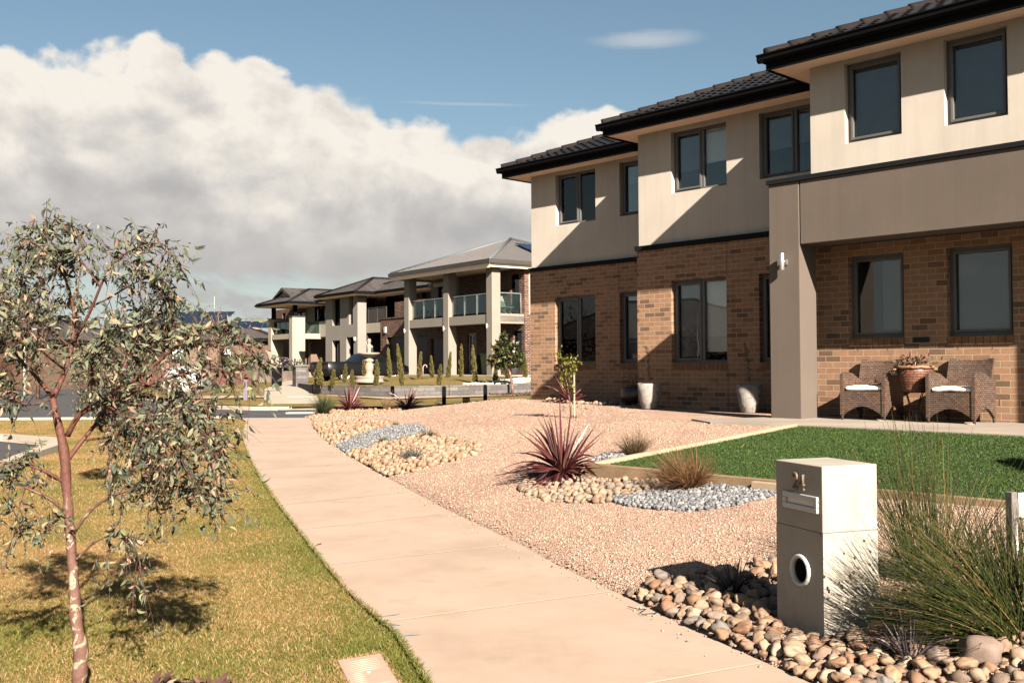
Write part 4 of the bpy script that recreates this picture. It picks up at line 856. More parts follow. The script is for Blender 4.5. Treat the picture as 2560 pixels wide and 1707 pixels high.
for poly in (bed1, blueA, bedA, bedB, bedC, blueC): ok2 &= ~inpoly(x2, y2, poly)
y3 = RNG.uniform(4.2, 22, 260); x3 = XR(y3) - np.abs(RNG.normal(0, .09, 260))                 # a few chips kicked onto the path
x, y = np.concatenate([x[ok], x2[ok2], x3]), np.concatenate([y[ok], y2[ok2], y3]); zc_ = np.where(x < XR(y), .026, g(x, y) + .008)
stones_mesh('gravel_chips', np.stack([x, y, zc_], 1), RNG.uniform(.0055, .012, len(x)) * (1 + np.maximum(0, y - 8) * .03), OCT, SHG, Mt['chip'], False, 1.0, label='loose pinkish gravel chips over the front yard', cat='gravel')
# ------------------------------------------------------------------ plants
cordy_m = tint_mat('red_strap_leaf', [(0, (.045, .012, .014)), (.4, (.12, .028, .030)), (.75, (.20, .055, .052)), (1, (.30, .12, .09))], .42, .2, spec=.45)
def strap_plant(name, label, loc, n, Ln, W, spread=1.0, m=None, droop=(.12, .75), up=.35, seed=1, cat='plant', group=None, Ks=7, stem=True):
    rg = np.random.default_rng(seed); t = thing(name, label, cat, loc, rg.uniform(0, 6), group)
    a = rg.uniform(0, 6.28, n); k = rg.random(n) ** .8; el = R(86) - k * R(80) * spread
    D = np.stack([np.cos(a) * np.cos(el), np.sin(a) * np.cos(el), np.sin(el)], 1)
    P = np.stack([np.cos(a) * .02, np.sin(a) * .02, .02 + up * .35 * Ln * rg.random(n) * (1 - k * .6)], 1)
    L = Ln * rg.uniform(.6, 1.05, n) * (1.0 - .15 * k); dr = rg.uniform(*droop, n) * (.25 + k)
    V, Fq, _ = blades(P, D, L, np.full(n, W) * rg.uniform(.7, 1.15, n), dr, Ks, .02)
    V[:, 2] = np.maximum(V[:, 2], .008)
    np_mesh('leaves', V, [Fq], m or cordy_m, np.repeat(rg.random(n), Ks), parent=t)
    if stem: b = MB(); b.tube([(0, 0, -.05), (0, 0, up * .4 * Ln)], [.022, .016], 8); b.build('stem', Mt['bark'], t)
    return t
Mt['bark'] = mat('young_bark', (.24, .115, .085), .6, .22, 7, 60, .2, spec=.3, stain=((.46, .36, .26), 9))
def tussock(name, label, loc, n, Ln, rad, stops, droop=(.2, .8), w=.003, seed=3, group=None, cat='grass tuft', spread=.75, lean=None):
    rg = np.random.default_rng(seed); t = thing(name, label, cat, loc, 0, group)
    a = rg.uniform(0, 6.28, n); k = rg.random(n) ** .75; el = R(88) - k * R(62) * spread; rr = rad * rg.random(n) ** .5
    D = np.stack([np.cos(a) * np.cos(el), np.sin(a) * np.cos(el), np.sin(el)], 1); P = np.stack([np.cos(a) * rr, np.sin(a) * rr, np.full(n, -.01)], 1)
    V, Fq, _ = blades(P, D, Ln * rg.uniform(.55, 1.05, n), np.full(n, w), rg.uniform(*droop, n) * (.3 + .7 * k), 6, .1, lean=None if lean is None else np.tile(np.array(lean), (n, 1)))
    V[:, 2] = np.maximum(V[:, 2], .004)
    np_mesh('blades', V, [Fq], tint_mat(name + '_blade', stops, .6, .3), np.repeat(rg.random(n), 6), parent=t); return t
P = c2_(530, 565); strap_plant('cordyline', 'large burgundy strappy plant beside the pebble bed in front of the green lawn', P, 165, .90, .038, 1.05, None, (.15, .95), seed=4, group='red strappy plants')
P = GW = at_z(1404, 992, .62); P = sd(14.75, 15.55, gf(*sd(14.75, 15.55)[:2])); strap_plant('cordyline', 'burgundy strappy plant against the brick wall at the far end of the house', P, 80, .78, .036, 1.0, seed=9, group='red strappy plants')
P = G(873, 1027); strap_plant('cordyline', 'burgundy strappy plant at the road end of the yard, beside the dark green tuft', P, 150, .98, .06, 1.15, seed=12, group='red strappy plants')
P = G(1018, 1023.5); strap_plant('cordyline', 'sparser red strappy plant at the back edge of the yard, before the black bollards', P, 75, .98, .06, 1.1, seed=15, group='red strappy plants')
purp = tint_mat('purple_leaf', [(0, (.03, .018, .025)), (.6, (.075, .05, .06)), (1, (.14, .10, .11))], .45, .15, spec=.4)
dark = tint_mat('dark_leaf', [(0, (.012, .012, .012)), (1, (.05, .04, .04))], .45, .1, spec=.4)
P = z3(1725, 1470); strap_plant('purple_flax', 'small purple grassy plant among pebbles right of the letterbox', P, 75, .26, .010, 1.0, purp, (.1, .6), .2, 21, group='small dark strap plants', stem=False)
P = z3(740, 1085); strap_plant('dark_flax', 'small nearly black strap plant in the letterbox shadow', P, 70, .28, .013, 1.0, dark, (.1, .6), .2, 22, group='small dark strap plants', stem=False)
P = c2_(1530, 655); tussock('tussock_grass', 'orange brown tussock grass in front of the green lawn', P, 900, .58, .06, [(0, (.09, .04, .015)), (.5, (.25, .11, .045)), (.85, (.40, .20, .09)), (1, (.5, .32, .15))], (.15, .75), .0042, 31, 'tussock grasses', spread=.8, lean=(-.09, .0, 0))
P = c2_(1100, 378); tussock('tussock_grass', 'small olive brown tussock on the left side of the green lawn', P, 420, .40, .06, [(0, (.04, .035, .01)), (.6, (.14, .09, .03)), (1, (.3, .2, .08))], (.1, .5), .004, 32, 'tussock grasses', spread=.7)
P = G(809, 1037); tussock('green_tuft', 'dark green grass tuft at the corner of path and road', P, 700, .80, .07, [(0, (.02, .035, .012)), (.6, (.06, .08, .03)), (1, (.2, .2, .08))], (.1, .45), .007, 33, 'tussock grasses', spread=.62)
P = G(966, 1025); tussock('tussock_grass', 'tan dry tussock between the two red plants near the road', P, 260, .62, .05, [(0, (.25, .14, .06)), (1, (.5, .33, .18))], (.1, .6), .006, 34, 'tussock grasses', spread=.6)
P = G(1104, 1014); tussock('green_tuft', 'small green tuft at the foot of the left bollard', P, 260, .42, .06, [(0, (.05, .06, .02)), (1, (.2, .2, .08))], (.1, .5), .007, 35, 'tussock grasses', spread=.8)
for i, (x, y, r, lab, st) in enumerate(((1385, 410, .20, 'dark green low tuft beside the blue stone patch', [(0, (.03, .04, .02)), (1, (.1, .11, .06))]), (1220, 628, .26, 'blue grey fescue clump among the pale stones', [(0, (.07, .085, .07)), (1, (.22, .24, .20))]), (915, 450, .11, 'tiny yellow green tuft on the blue stone patch', [(0, (.1, .1, .02)), (1, (.3, .24, .06))]), (1045, 276, .10, 'tiny yellow tuft at the far edge of the blue stone patch', [(0, (.2, .16, .04)), (1, (.4, .28, .08))]))):
    P = c3_(x, y); tussock('fescue_tuft', lab, (P.x, P.y, gf(P.x, P.y) + .03), 330, r, r * .3, st, (.1, .5), .005, 50 + i, 'low tufts beside the path', spread=1.25)

# knobby rushes at the right
rush_m = tint_mat('rush_stem', [(0, (.014, .026, .004)), (.5, (.050, .066, .010)), (.82, (.11, .105, .018)), (.92, (.24, .135, .035)), (1, (.40, .25, .10))], .6, .06, spec=.2)
seed_m = mat('seed_head', (.10, .045, .025), .8, .3, 30, 200, .3)
SEED_ME = bpy.data.meshes.new('seed_head'); SEED_ME.from_pydata(I1[0].tolist(), [], I1[1].tolist()); SEED_ME.materials.append(seed_m)
def rush(name, label, base, groups, seed):
    rg = np.random.default_rng(seed); t = thing(name, label, 'rush', base, 0, 'rush clumps by the letterbox'); Vs, Fs, Ts, Hs = [], [], [], []; nb = 0
    for (n, az, azs, el, els, L, br, off, dr) in groups:
        a = R(az) + rg.normal(0, R(azs), n); e = np.clip(R(el) + rg.normal(0, R(els), n), R(8), R(89))
        D = np.stack([np.cos(a) * np.cos(e), np.sin(a) * np.cos(e), np.sin(e)], 1); q = rg.uniform(0, 6.28, n); rr = br * rg.random(n) ** .5
        P0 = np.stack([off[0] + np.cos(q) * rr, off[1] + np.sin(q) * rr, np.full(n, -.02)], 1); Ln = L * rg.uniform(.55, 1.08, n)
        V, Fq, pos = stems(P0, D, Ln, np.full(n, .0034), dr * rg.uniform(.4, 1.5, n), 7)
        q3 = pos - np.array([LBn.x - base[0], LBn.y - base[1], 0.]); ia = q3 @ np.array(lr[:]); ic = q3 @ np.array(lf[:]); bad = ((ia > -.005) & (ia < W2 + .012) & (ic > -.004) & (ic < W1 + .01) & (pos[:, :, 2] < .85)).any(1)
        gd = ~bad; V = V.reshape(n, 24, 3)[gd].reshape(-1, 3); n = int(gd.sum()); pos = pos[gd]; Fq = Fq[:n * 21]
        Vs.append(V); Fs.append(Fq + nb); nb += len(V); tt = np.clip(rg.beta(2, 2.6, n) + (rg.random(n) < .10) * .5, 0, 1); Ts.append(np.repeat(tt, 21)); k = rg.random(n) < .17
        Hs.append(pos[k][:, -1] * .12 + pos[k][:, -2] * .88)
    np_mesh('stems', np.concatenate(Vs), [np.concatenate(Fs)], rush_m, np.concatenate(Ts), parent=t)
    H = np.concatenate(Hs); rg.shuffle(H)
    for p in H[:100]: o = link('seed_head', SEED_ME, t, p); s_ = rg.uniform(.0045, .0088); o.scale = (s_, s_, s_ * 1.2)
    H = H[100:]
    if len(H):
        S = rg.uniform(.0045, .0085, len(H)); V = H[:, None] + I1[0][None] * S[:, None, None]; Fq = (np.arange(len(H)) * len(I1[0]))[:, None, None] + I1[1][None]; tag(np_mesh('seed_heads', V.reshape(-1, 3), [Fq.reshape(-1, 3)], seed_m, smooth=True, parent=t), kind='stuff')
    return t
RB = z3(2170, 1350)
rush('rush_clump', 'big leaning clump of green rushes with brown seed balls beside the letterbox', (RB.x, RB.y, gf(RB.x, RB.y)),
     [(520, 182, 10, 42, 8, .90, .09, (.12, .02), .20), (330, 188, 10, 29, 6, .86, .10, (.10, 0), .14), (170, 165, 24, 60, 9, .9, .10, (.14, .03), .12), (70, 192, 14, 17, 6, .66, .10, (0, 0), .08), (110, 200, 40, 45, 14, .5, .1, (0, 0), .3)], 61)
RB2 = G(2440, 1475)
rush('rush_clump', 'upright clump of thin rushes behind the leaning clump, reaching over the lawn edge', (RB2.x - .02, RB2.y + .28, gf(RB2.x, RB2.y + .28)), [(120, 130, 60, 76, 9, .95, .13, (-.12, .0), .06), (60, 40, 40, 58, 12, .95, .10, (0, 0), .14), (90, 150, 40, 62, 10, .86, .1, (-.15, 0), .1)], 62)
RB3 = z3(2310, 1290)
rush('rush_clump', 'straight bright green rushes at the right edge of the bed', (RB3.x, RB3.y, gf(RB3.x, RB3.y)), [(330, 120, 70, 80, 7, .62, .16, (0, 0), .04), (40, 30, 60, 66, 10, .66, .1, (.05, 0), .12)], 63)

# weathered stake with a white plate, at the right edge
SPp = G(2532, 1462); b = MB(); b.box(-.021, .021, -.021, .021, -.1, .50); o = thing('garden_stake', 'grey weathered stake with a white plate at the right edge behind the rushes', 'stake', SPp, R(25))
b.build('post', mat('grey_timber', (.22, .19, .17), .9, .3, 5, 60, .3, stain=((.08, .075, .07), 6)), o, bevel=.004)
b = MB(); b.box(.0225, .20, -.026, -.020, .36, .495); b.build('plate', mat('white_plate', (.72, .68, .62), .6, .04, 4, 60, .05), o, bevel=.002)
b = MB(); b.box(-.0, .025, -.030, -.0215, .33, .36); b.tube([(.01, -.023, -.1), (.01, -.023, .34)], .006, 6); b.build('wire', Mt['steel'], o)
# white wrapped bundle at the stake foot
b = MB(); b.lathe([(.0, -.02), (.055, 0), (.075, .05), (.06, .10), (.03, .13), (0, .135)], (0, 0, 0), 14); o = b.build('stone_lump', mat('blue_white_stone', (.42, .46, .48), .7, .2, 9, 60, .3), None, G(2530, 1490)); o.scale = (1, .8, .8); tag(o, 'pale bluish stone lump at the foot of the grey stake', 'stone')

# potted saplings
pot_m = mat('mottled_cement_pot', (.47, .43, .39), .9, .1, 7, 50, .3, spec=.2, stain=((.13, .11, .10), 16))
def potted(loc, label, h=.75, seed=1):
    t = thing('potted_olive', label, 'potted plant', loc, 0, 'tall grey pots with thin saplings'); b = MB(); b.lathe([(.0, 0), (.125, 0), (.14, .015), (.175, .16), (.205, .32), (.218, .46), (.205, .468), (.195, .45), (.19, .41)], n=32, cap=False); b.build('pot', pot_m, t)
    b = MB(); b.lathe([(0, .412), (.192, .410)], n=24, cap=False); b.build('soil', mat('potting_soil', (.05, .035, .025), .95, .3, 20, 60, .3), t)
    rg = np.random.default_rng(seed); path = [(0, 0, .40), (.015, 0, .55), (-.02, .01, .75), (-.01, 0, .95), (-.06, .0, .41 + h)]; b = MB(); b.tube(path, [.007, .006, .005, .004, .002], 6); b.build('stem', Mt['bark'], t)
    n = 85; zz = rg.uniform(.52, .41 + h, n); px = np.interp(zz, [p[2] for p in path], [p[0] for p in path]); a = rg.uniform(0, 6.28, n); Pp = np.stack([px, np.zeros(n), zz], 1); ax = np.stack([np.cos(a) * .8, np.sin(a) * .8, rg.uniform(.1, .9, n)], 1)
    leaf_mesh('leaves', Pp, ax, rg.normal(0, 1, (n, 3)), rg.uniform(.045, .085, n), rg.uniform(.010, .016, n), rg.random(n), olive_m, parent=t); return t
olive_m = tint_mat('olive_leaf', [(0, (.03, .045, .015)), (.6, (.09, .11, .05)), (1, (.22, .24, .12))], .5, .2)
p_ = sd(11.5, 14.2); potted((p_.x, p_.y, gf(p_.x, p_.y) + .01), 'tall tapered grey pot with a thin sapling, left one on the middle brick wall', .72, 71)
p_ = sd(9.47, 14.32); potted((p_.x, p_.y, gf(p_.x, p_.y) + .01), 'tall tapered grey pot with a thin sapling in shade beside the portico post', .74, 72)
# low dark bowl under the far window
p_ = sd(12.75, 15.4); t = thing('bowl_planter', 'low dark round bowl planter in the shaded corner of the brick wall', 'planter', (p_.x, p_.y, gf(p_.x, p_.y)), 0)
b = MB(); b.lathe([(0, 0), (.2, 0), (.33, .10), (.37, .24), (.34, .34), (.31, .36), (.29, .33)], n=28, cap=False); b.lathe([(0, .32), (.30, .32)], n=20, cap=False); b.build('bowl', mat('dark_glazed_bowl', (.035, .02, .015), .4, .3, 5, 50, .1, spec=.5), t)
rg = np.random.default_rng(5); n = 70; a = rg.uniform(0, 6.28, n); e = rg.uniform(.5, 1.45, n); V, Fq, _ = stems(np.zeros((n, 3)) + [0, 0, .3], np.stack([np.cos(a) * np.cos(e), np.sin(a) * np.cos(e), np.sin(e)], 1), rg.uniform(.2, .5, n), np.full(n, .003), rg.uniform(0, .2, n), 5)
np_mesh('twigs', V, [Fq], Mt['bark'], None, parent=t); n = 160; q = rg.normal(0, .16, (n, 3)) + [0, 0, .5]; leaf_mesh('leaves', q, rg.normal(0, 1, (n, 3)), rg.normal(0, 1, (n, 3)), rg.uniform(.04, .08, n), rg.uniform(.01, .02, n), rg.random(n), dark, parent=t)
# citrus sapling tied to a stake
P = c2_(600, 82); t = thing('citrus_sapling', 'young citrus with yellow green leaves in the gravel before the brick wall', 'sapling', P, 0); rg = np.random.default_rng(8)
b = MB(); b.tube([(0, 0, -.05), (-.03, 0, .3), (-.07, .02, .6), (-.16, .02, .95), (-.18, .02, 1.1)], [.013, .011, .009, .006, .003], 8); b.tube([(-.07, .02, .6), (.03, .03, .82), (.05, .03, .95)], [.006, .004, .002], 6); b.build('trunk', Mt['bark'], t)
cen = np.array([[-.19, 0, 1.1], [-.17, .03, 1.0], [-.1, 0, .92], [-.12, .0, .78], [.05, .02, .93], [.0, .0, .82], [-.05, 0, .62], [-.02, 0, .48], [-.09, .03, .7]]); n = 330; q = cen[rg.integers(0, len(cen), n)] + rg.normal(0, .055, (n, 3))
leaf_mesh('leaves', q, rg.normal(0, 1, (n, 3)) + [0, 0, -.2], rg.normal(0, .6, (n, 3)) + [0, 0, 1], rg.uniform(.05, .085, n), rg.uniform(.022, .034, n), rg.random(n), tint_mat('citrus_leaf', [(0, (.05, .07, .01)), (.5, (.17, .18, .02)), (1, (.38, .33, .05))], .4, .3), parent=t)
b = MB(); b.box(-.012, .012, -.012, .012, -.1, .78); o = b.build('timber_stake', Mt['timberpale'], None, (P.x + .05, P.y - .02, P.z)); tag(o, 'thin timber stake tied to the young citrus in the gravel', 'stake')
# shrub added just outside the picture on the right to shade the lawn
t = thing('shade_shrub', 'added round shrub out of view on the right, shading the green lawn', 'shrub', (5.75, 6.75, gf(5.75, 6.75))); rg = np.random.default_rng(17); n = 5200; d3 = unit(rg.normal(0, 1, (n, 3))); r_ = rg.uniform(.3, 1, (n, 1)) ** .5
q = d3 * r_ * np.array([.62, .62, .62]) + [0, 0, .98]; q += .1 * np.sin(q * 7); leaf_mesh('leaves', q, d3 + rg.normal(0, .7, (n, 3)), rg.normal(0, 1, (n, 3)), rg.uniform(.07, .12, n), rg.uniform(.04, .06, n), rg.random(n), tint_mat('shrub_leaf', [(0, (.02, .035, .012)), (1, (.08, .10, .04))], .5, .2), parent=t); b = MB(); b.tube([(0, 0, -.1), (.02, 0, .5), (0, 0, .95)], [.05, .04, .02], 8); b.build('trunk', Mt['bark'], t)

# ------------------------------------------------------------------ wicker chairs, cushions, basket
def weave_mat(name, c0, c1, gap, w=.03, h=.016):
    m, nt, b, o = nodes(name); uv = coord(nt, 'UV'); br = N(nt, 'ShaderNodeTexBrick', i_Scale=1.0, i_Mortar_Size=.0036, i_Mortar_Smooth=.4, i_Brick_Width=w, i_Row_Height=h)
    br.inputs['Color1'].default_value = (*c0, 1); br.inputs['Color2'].default_value = (*c1, 1); br.inputs['Mortar'].default_value = (*gap, 1); nt.links.new(uv, br.inputs['Vector'])
    nt.links.new(br.outputs[0], b.inputs['Base Color']); b.inputs['Roughness'].default_value = .55; b.inputs['Specular IOR Level'].default_value = .35
    iv = N(nt, 'ShaderNodeMath', operation='SUBTRACT'); iv.inputs[0].default_value = 1; nt.links.new(br.outputs['Fac'], iv.inputs[1]); bump(nt, iv.outputs[0], b, .9, .006); return m
Mt['wicker'] = weave_mat('brown_wicker', (.13, .075, .05), (.24, .145, .10), (.018, .010, .007), .055, .026); Mt['cane'] = weave_mat('red_brown_cane', (.16, .055, .025), (.28, .11, .05), (.02, .008, .005), .09, .034)
def chair(label, loc, rz):
    t = thing('wicker_armchair', label, 'armchair', loc, rz, 'wicker armchairs on the porch'); w = .30; dp = .60
    def arc(y0, y1, z0, rise, n=9): return [(y0 + (y1 - y0) * k / n, z0 + rise * math.sin(math.pi * k / n)) for k in range(n + 1)]
    for sx in (-1, 1):                                         # arm panels with an arched foot
        top = [(0, .63), (.06, .655), (.2, .66), (.34, .635), (.46, .585), (.56, .55), (.62, .56)]; bot = arc(.57, .05, .07, .13); poly = [(0, .0 + .06)] + top + [(.62, .06)] + bot; x0, x1 = (sx * w - .022, sx * w + .022); n = len(poly); b = MB()
        v = [(x0, y, z) for y, z in poly] + [(x1, y, z) for y, z in poly]; b.add(v, [tuple(range(n)), tuple(range(n, 2 * n))[::-1]] + [(i, (i + 1) % n, n + (i + 1) % n, n + i) for i in range(n)]); b.build('arm_panel', Mt['wicker'], t)
        for y in (.022, .60): b = MB(); b.tube([(sx * w, y, 0), (sx * w, y, .10), (sx * w, y, .60 if y < .3 else .54)], [.018, .021, .021], 10); b.build('leg', Mt['wicker'], t)
    b = MB(); poly = [(-w + .02, .06), (-w + .02, .40), (w - .02, .40), (w - .02, .06)] + [(w - .04 - (2 * w - .08) * k / 10, .08 + .11 * math.sin(math.pi * k / 10)) for k in range(11)]; n = len(poly)
    b.add([(x, .012, z) for x, z in poly] + [(x, .036, z) for x, z in poly], [tuple(range(n)), tuple(range(n, 2 * n))[::-1]] + [(i, (i + 1) % n, n + (i + 1) % n, n + i) for i in range(n)]); b.build('front_panel', Mt['wicker'], t)
    b = MB(); b.box(-w + .02, w - .02, .03, .58, .37, .40); b.build('seat', Mt['wicker'], t)
    b = MB(); vs = []; fs = []; nx, nz = 10, 8
    for th in (0, .045):
        for j in range(nz + 1):
            for i in range(nx + 1):
                u_ = i / nx * 2 - 1; f_ = j / nz; vs.append((u_ * (w - .005), .50 + .13 * f_ + .05 * (1 - u_ * u_) * f_ * .8 + th, .38 + (.44 + .025 * u_ * u_) * f_))
    m_ = (nx + 1) * (nz + 1)
    for j in range(nz):
        for i in range(nx): p = j * (nx + 1) + i; fs += [(p, p + 1, p + nx + 2, p + nx + 1), (m_ + p, m_ + p + nx + 1, m_ + p + nx + 2, m_ + p + 1)]
    for i in range(nx): p = nz * (nx + 1) + i; fs.append((p, p + 1, m_ + p + 1, m_ + p))
    for j in range(nz):
        for i in (0, nx): p = j * (nx + 1) + i; fs.append((p, p + nx + 1, m_ + p + nx + 1, m_ + p))
    b.add(vs, fs); b.build('backrest', Mt['wicker'], t); return t
cush_m = mat('cream_canvas', (.72, .64, .54), .9, .05, 5, 200, .15, spec=.15)
def cushion(label, loc, rz, seed):
    bm = bmesh.new(); bmesh.ops.create_grid(bm, x_segments=14, y_segments=14, size=.5); vv = {}; r = random.Random(seed); o = Vector((r.random() * 9, r.random() * 9, 0))
    bmesh.ops.solidify(bm, geom=bm.faces[:], thickness=.06)
    for v_ in bm.verts:
        x, y = v_.co.x, v_.co.y; ed = max(abs(x), abs(y)) * 2; k = 1 - max(0, ed - .86) / .14 * .35; zz = (v_.co.z - (-.03 if v_.co.z < -.0 else -.03)); up = 1 if v_.co.z > -.03 else -1
        v_.co = Vector((x * .53, y * .5, up * .034 * k + .012 * mnoise.noise(Vector((x * 3, y * 3, 0)) + o) + .006 * mnoise.noise(Vector((x * 9, y * 9, 1)) + o)))
    me = bpy.data.meshes.new('seat_cushion'); bm.to_mesh(me); bm.free(); me.materials.append(cush_m)
    for p in me.polygons: p.use_smooth = True
    ob = link('seat_cushion', me, None, loc); ob.rotation_euler = (0, 0, rz); tag(ob, label, 'cushion', 'cream seat cushions'); sm = ob.modifiers.new('smooth', 'SUBSURF'); sm.levels = sm.render_levels = 1
cz = .653
for s0, lab, cl, sd_, r_ in ((6.78, 'wicker armchair nearest the portico post', 'cream cushion on the wicker armchair nearest the portico post', 1, .05), (5.57, 'wicker armchair right of the cane basket', 'thick cream cushion on the wicker armchair right of the basket', 2, -.03)):
    p = sd(s0, 13.0); a = HROT + r_; chair(lab, (p.x, p.y, cz), a); q = Vector((p.x, p.y, cz + .438)) + Vector((-math.sin(a), math.cos(a), 0)) * .28; cushion(cl, q, a, sd_)
    for (lx, ly) in ((.285, -.0),):
        d_ = Vector((p.x, p.y, cz)) + Vector((math.cos(a), math.sin(a), 0)) * (lx - .03) + Vector((-math.sin(a), math.cos(a), 0)) * .02; b = MB(); b.lathe([(0, 0), (.06, 0), (.055, .006), (0, .007)], n=20, cap=False); tag(b.build('floor_pad', mat('cream_pad', (.6, .5, .4), .8, .05, 5, 60, 0), None, d_), 'flat cream disc under the right front leg of ' + lab, 'pad', 'pads under the chair legs')
bp = sd(6.17, 13.28); t = thing('plant_stand', 'thin dark metal stand under the cane basket', 'stand', (bp.x, bp.y, cz), 0); b = MB()
for k in range(4): a = k * 1.571 + .5; b.tube([(.17 * math.cos(a), .17 * math.sin(a), 0), (.07 * math.cos(a), .07 * math.sin(a), .18), (.15 * math.cos(a), .15 * math.sin(a), .40)], .007, 6)
for z, r_ in ((.39, .15), (.16, .075)): b.tube([(r_ * math.cos(k * .3142), r_ * math.sin(k * .3142), z) for k in range(21)], .006, 6, False)
b.build('rods', mat('rusty_rod', (.12, .06, .035), .6, .2, 9, 80, .1, metal=.3), t)
t = thing('basket_planter', 'round red brown cane basket of plants between the two armchairs', 'basket', (bp.x, bp.y, cz + .395), 0); b = MB(); b.lathe([(0, 0), (.165, 0), (.18, .04), (.215, .2), (.245, .33), (.235, .335), (.2, .2), (.16, .03)], n=36, cap=False); b.build('basket', Mt['cane'], t)
b = MB(); b.tube([(.245 * math.cos(k * .19635), .245 * math.sin(k * .19635), .335 + .006 * math.sin(k * 1.9)) for k in range(33)], .022, 10, False, True, .12); b.build('rim', mat('twisted_cane_rim', (.42, .20, .10), .6, .3, 30, 90, .5), t)
for sx in (-1, 1): b = MB(); b.tube([(sx * .25, -.05, .31), (sx * .30, -.03, .30), (sx * .31, .02, .27), (sx * .25, .05, .30)], .012, 8); b.build('handle', mat('cane_handle', (.40, .20, .10), .6, .2, 30, 90, .3), t)
b = MB(); b.lathe([(0, .28), (.22, .28)], n=20, cap=False); b.build('soil', mat('basket_soil', (.04, .03, .02), .95, .3, 20, 60, .3), t)
rg = np.random.default_rng(6); n = 420; q = rg.normal(0, 1, (n, 3)) * [.11, .1, .05] + [-.02, 0, .36]; tn = rg.random(n); q[tn > .6] += [.03, 0, .04]; q[:30] = rg.normal(0, .04, (30, 3)) + [-.29, -.02, .30]
leaf_mesh('leaves', q, rg.normal(0, 1, (n, 3)) + [0, 0, .4], rg.normal(0, 1, (n, 3)), rg.uniform(.04, .075, n), rg.uniform(.014, .026, n), tn, tint_mat('basket_leaf', [(0, (.02, .035, .012)), (.55, (.07, .09, .03)), (.62, (.16, .06, .035)), (1, (.30, .10, .07))], .5, .2), parent=t)

# ------------------------------------------------------------------ verge grass, mulch, pit lid, chalk
n0 = 330000
y = 4.0 + 13 * RNG.random(n0) ** 2.2; x = XL(y) + .022 * RNG.random(n0) - (XL(y) + .02 + .525 * y + .25) * RNG.random(n0) ** 1.12
n1_ = 70000; y1 = 10 + 17.6 * RNG.random(n1_); x1 = XL(y1) + .03 - np.minimum(XL(y1) + .0 + .53 * y1, 9) * RNG.random(n1_)
x, y = np.concatenate([x, x1]), np.concatenate([y, y1])
ok = (x > np.interp(y, [0, 9, 12.6, 15.4, 17.6, 19, 20.2, 20.9], [-6.6, -6.6, -6.9, -7.65, -8.25, -8.9, -10.3, -14]) + .1)
PIT = [at_z(843, 1655, 0), at_z(951, 1637, 0), at_z(1003, 1720, 0), at_z(890, 1745, 0)]; pitp = [(p.x, p.y) for p in PIT]; pc = sum(PIT, Vector()) / 4
pexp = [(pc.x + (p.x - pc.x) * 1.22, pc.y + (p.y - pc.y) * 1.22) for p in PIT]
MUL = at_z(405, 1768, 0); pin = [(pc.x + (p.x - pc.x) * .86, pc.y + (p.y - pc.y) * .86) for p in PIT]; ok &= ~inpoly(x, y, pin) & ~(inpoly(x, y, pitp) & (RNG.random(len(x)) < .45)) & (((x - MUL.x) / .34) ** 2 + ((y - MUL.y) / .30) ** 2 > RNG.uniform(.75, 1.15, len(x)))
x, y = x[ok], y[ok]; n = len(x)
pat = np.array([mnoise.noise(Vector((a * .55, b_ * .55, 3.3))) + .5 * mnoise.noise(Vector((a * 1.7, b_ * 1.7, 8.1))) for a, b_ in zip(x, y)])
edge = np.exp(-((XL(y) - x) / .30) ** 2); green = np.clip(.30 + .8 * pat + .50 * edge + .22 * np.exp(-((y - 4.9) / .7) ** 2) - .25 * np.exp(-(((x + 1.55) / .8) ** 2 + ((y - 6.6) / .8) ** 2)), 0, 1)
brown = inpoly(x, y, pexp); green[brown] *= .1
tint = np.clip(np.where(RNG.random(n) < green, RNG.uniform(.0, .42, n), RNG.uniform(.5, 1.0, n)), 0, 1)
sc = 1 + np.maximum(0, y - 7) * .05
P0 = np.stack([x, y, np.where(x > XL(y) - .012, .018, -.004)], 1); D0 = np.stack([RNG.normal(0, .5, n) + np.where(XL(y) - x < .04, .25, 0), RNG.normal(0, .5, n), np.ones(n)], 1)
V, Fq, _ = blades(P0, D0, RNG.uniform(.016, .042, n) * (.85 + .6 * green), RNG.uniform(.0024, .0042, n) * sc, RNG.uniform(.1, .9, n), 3)
grass_m = tint_mat('lawn_blade', [(0, (.13, .165, .025)), (.42, (.30, .275, .050)), (.5, (.43, .27, .088)), (.75, (.58, .345, .145)), (1, (.74, .48, .26))], .6, .3)
tag(np_mesh('lawn_grass', V, [Fq], grass_m, np.repeat(tint, 3)), 'short patchy lawn grass, green along the path and straw brown beyond', 'grass', kind='stuff')
n = 900; a = RNG.uniform(0, 6.28, n); r_ = RNG.random(n) ** .5; q = np.stack([MUL.x + np.cos(a) * r_ * .36, MUL.y + np.sin(a) * r_ * .31, RNG.uniform(.005, .035, n)], 1); ax = np.stack([np.cos(a * 7), np.sin(a * 7), RNG.normal(0, .25, n)], 1)
LV = leaf_arrays(q, ax, RNG.normal(0, .5, (n, 3)) + [0, 0, 1], RNG.uniform(.03, .085, n), RNG.uniform(.012, .028, n), .1)
tag(np_mesh('bark_mulch', LV[0], [LV[1], LV[2]], tint_mat('bark_chip', [(0, (.05, .022, .016)), (.6, (.13, .055, .04)), (.9, (.22, .11, .08)), (1, (.42, .28, .2))], .9, 0), np.tile(RNG.random(n), 3)), 'dark red brown bark mulch on the lawn by the near tree', 'mulch', kind='stuff')
b = MB(); b.quad((MUL.x - .33, MUL.y - .28, .004), (MUL.x + .33, MUL.y - .28, .004), (MUL.x + .33, MUL.y + .28, .004), (MUL.x - .33, MUL.y + .28, .004))
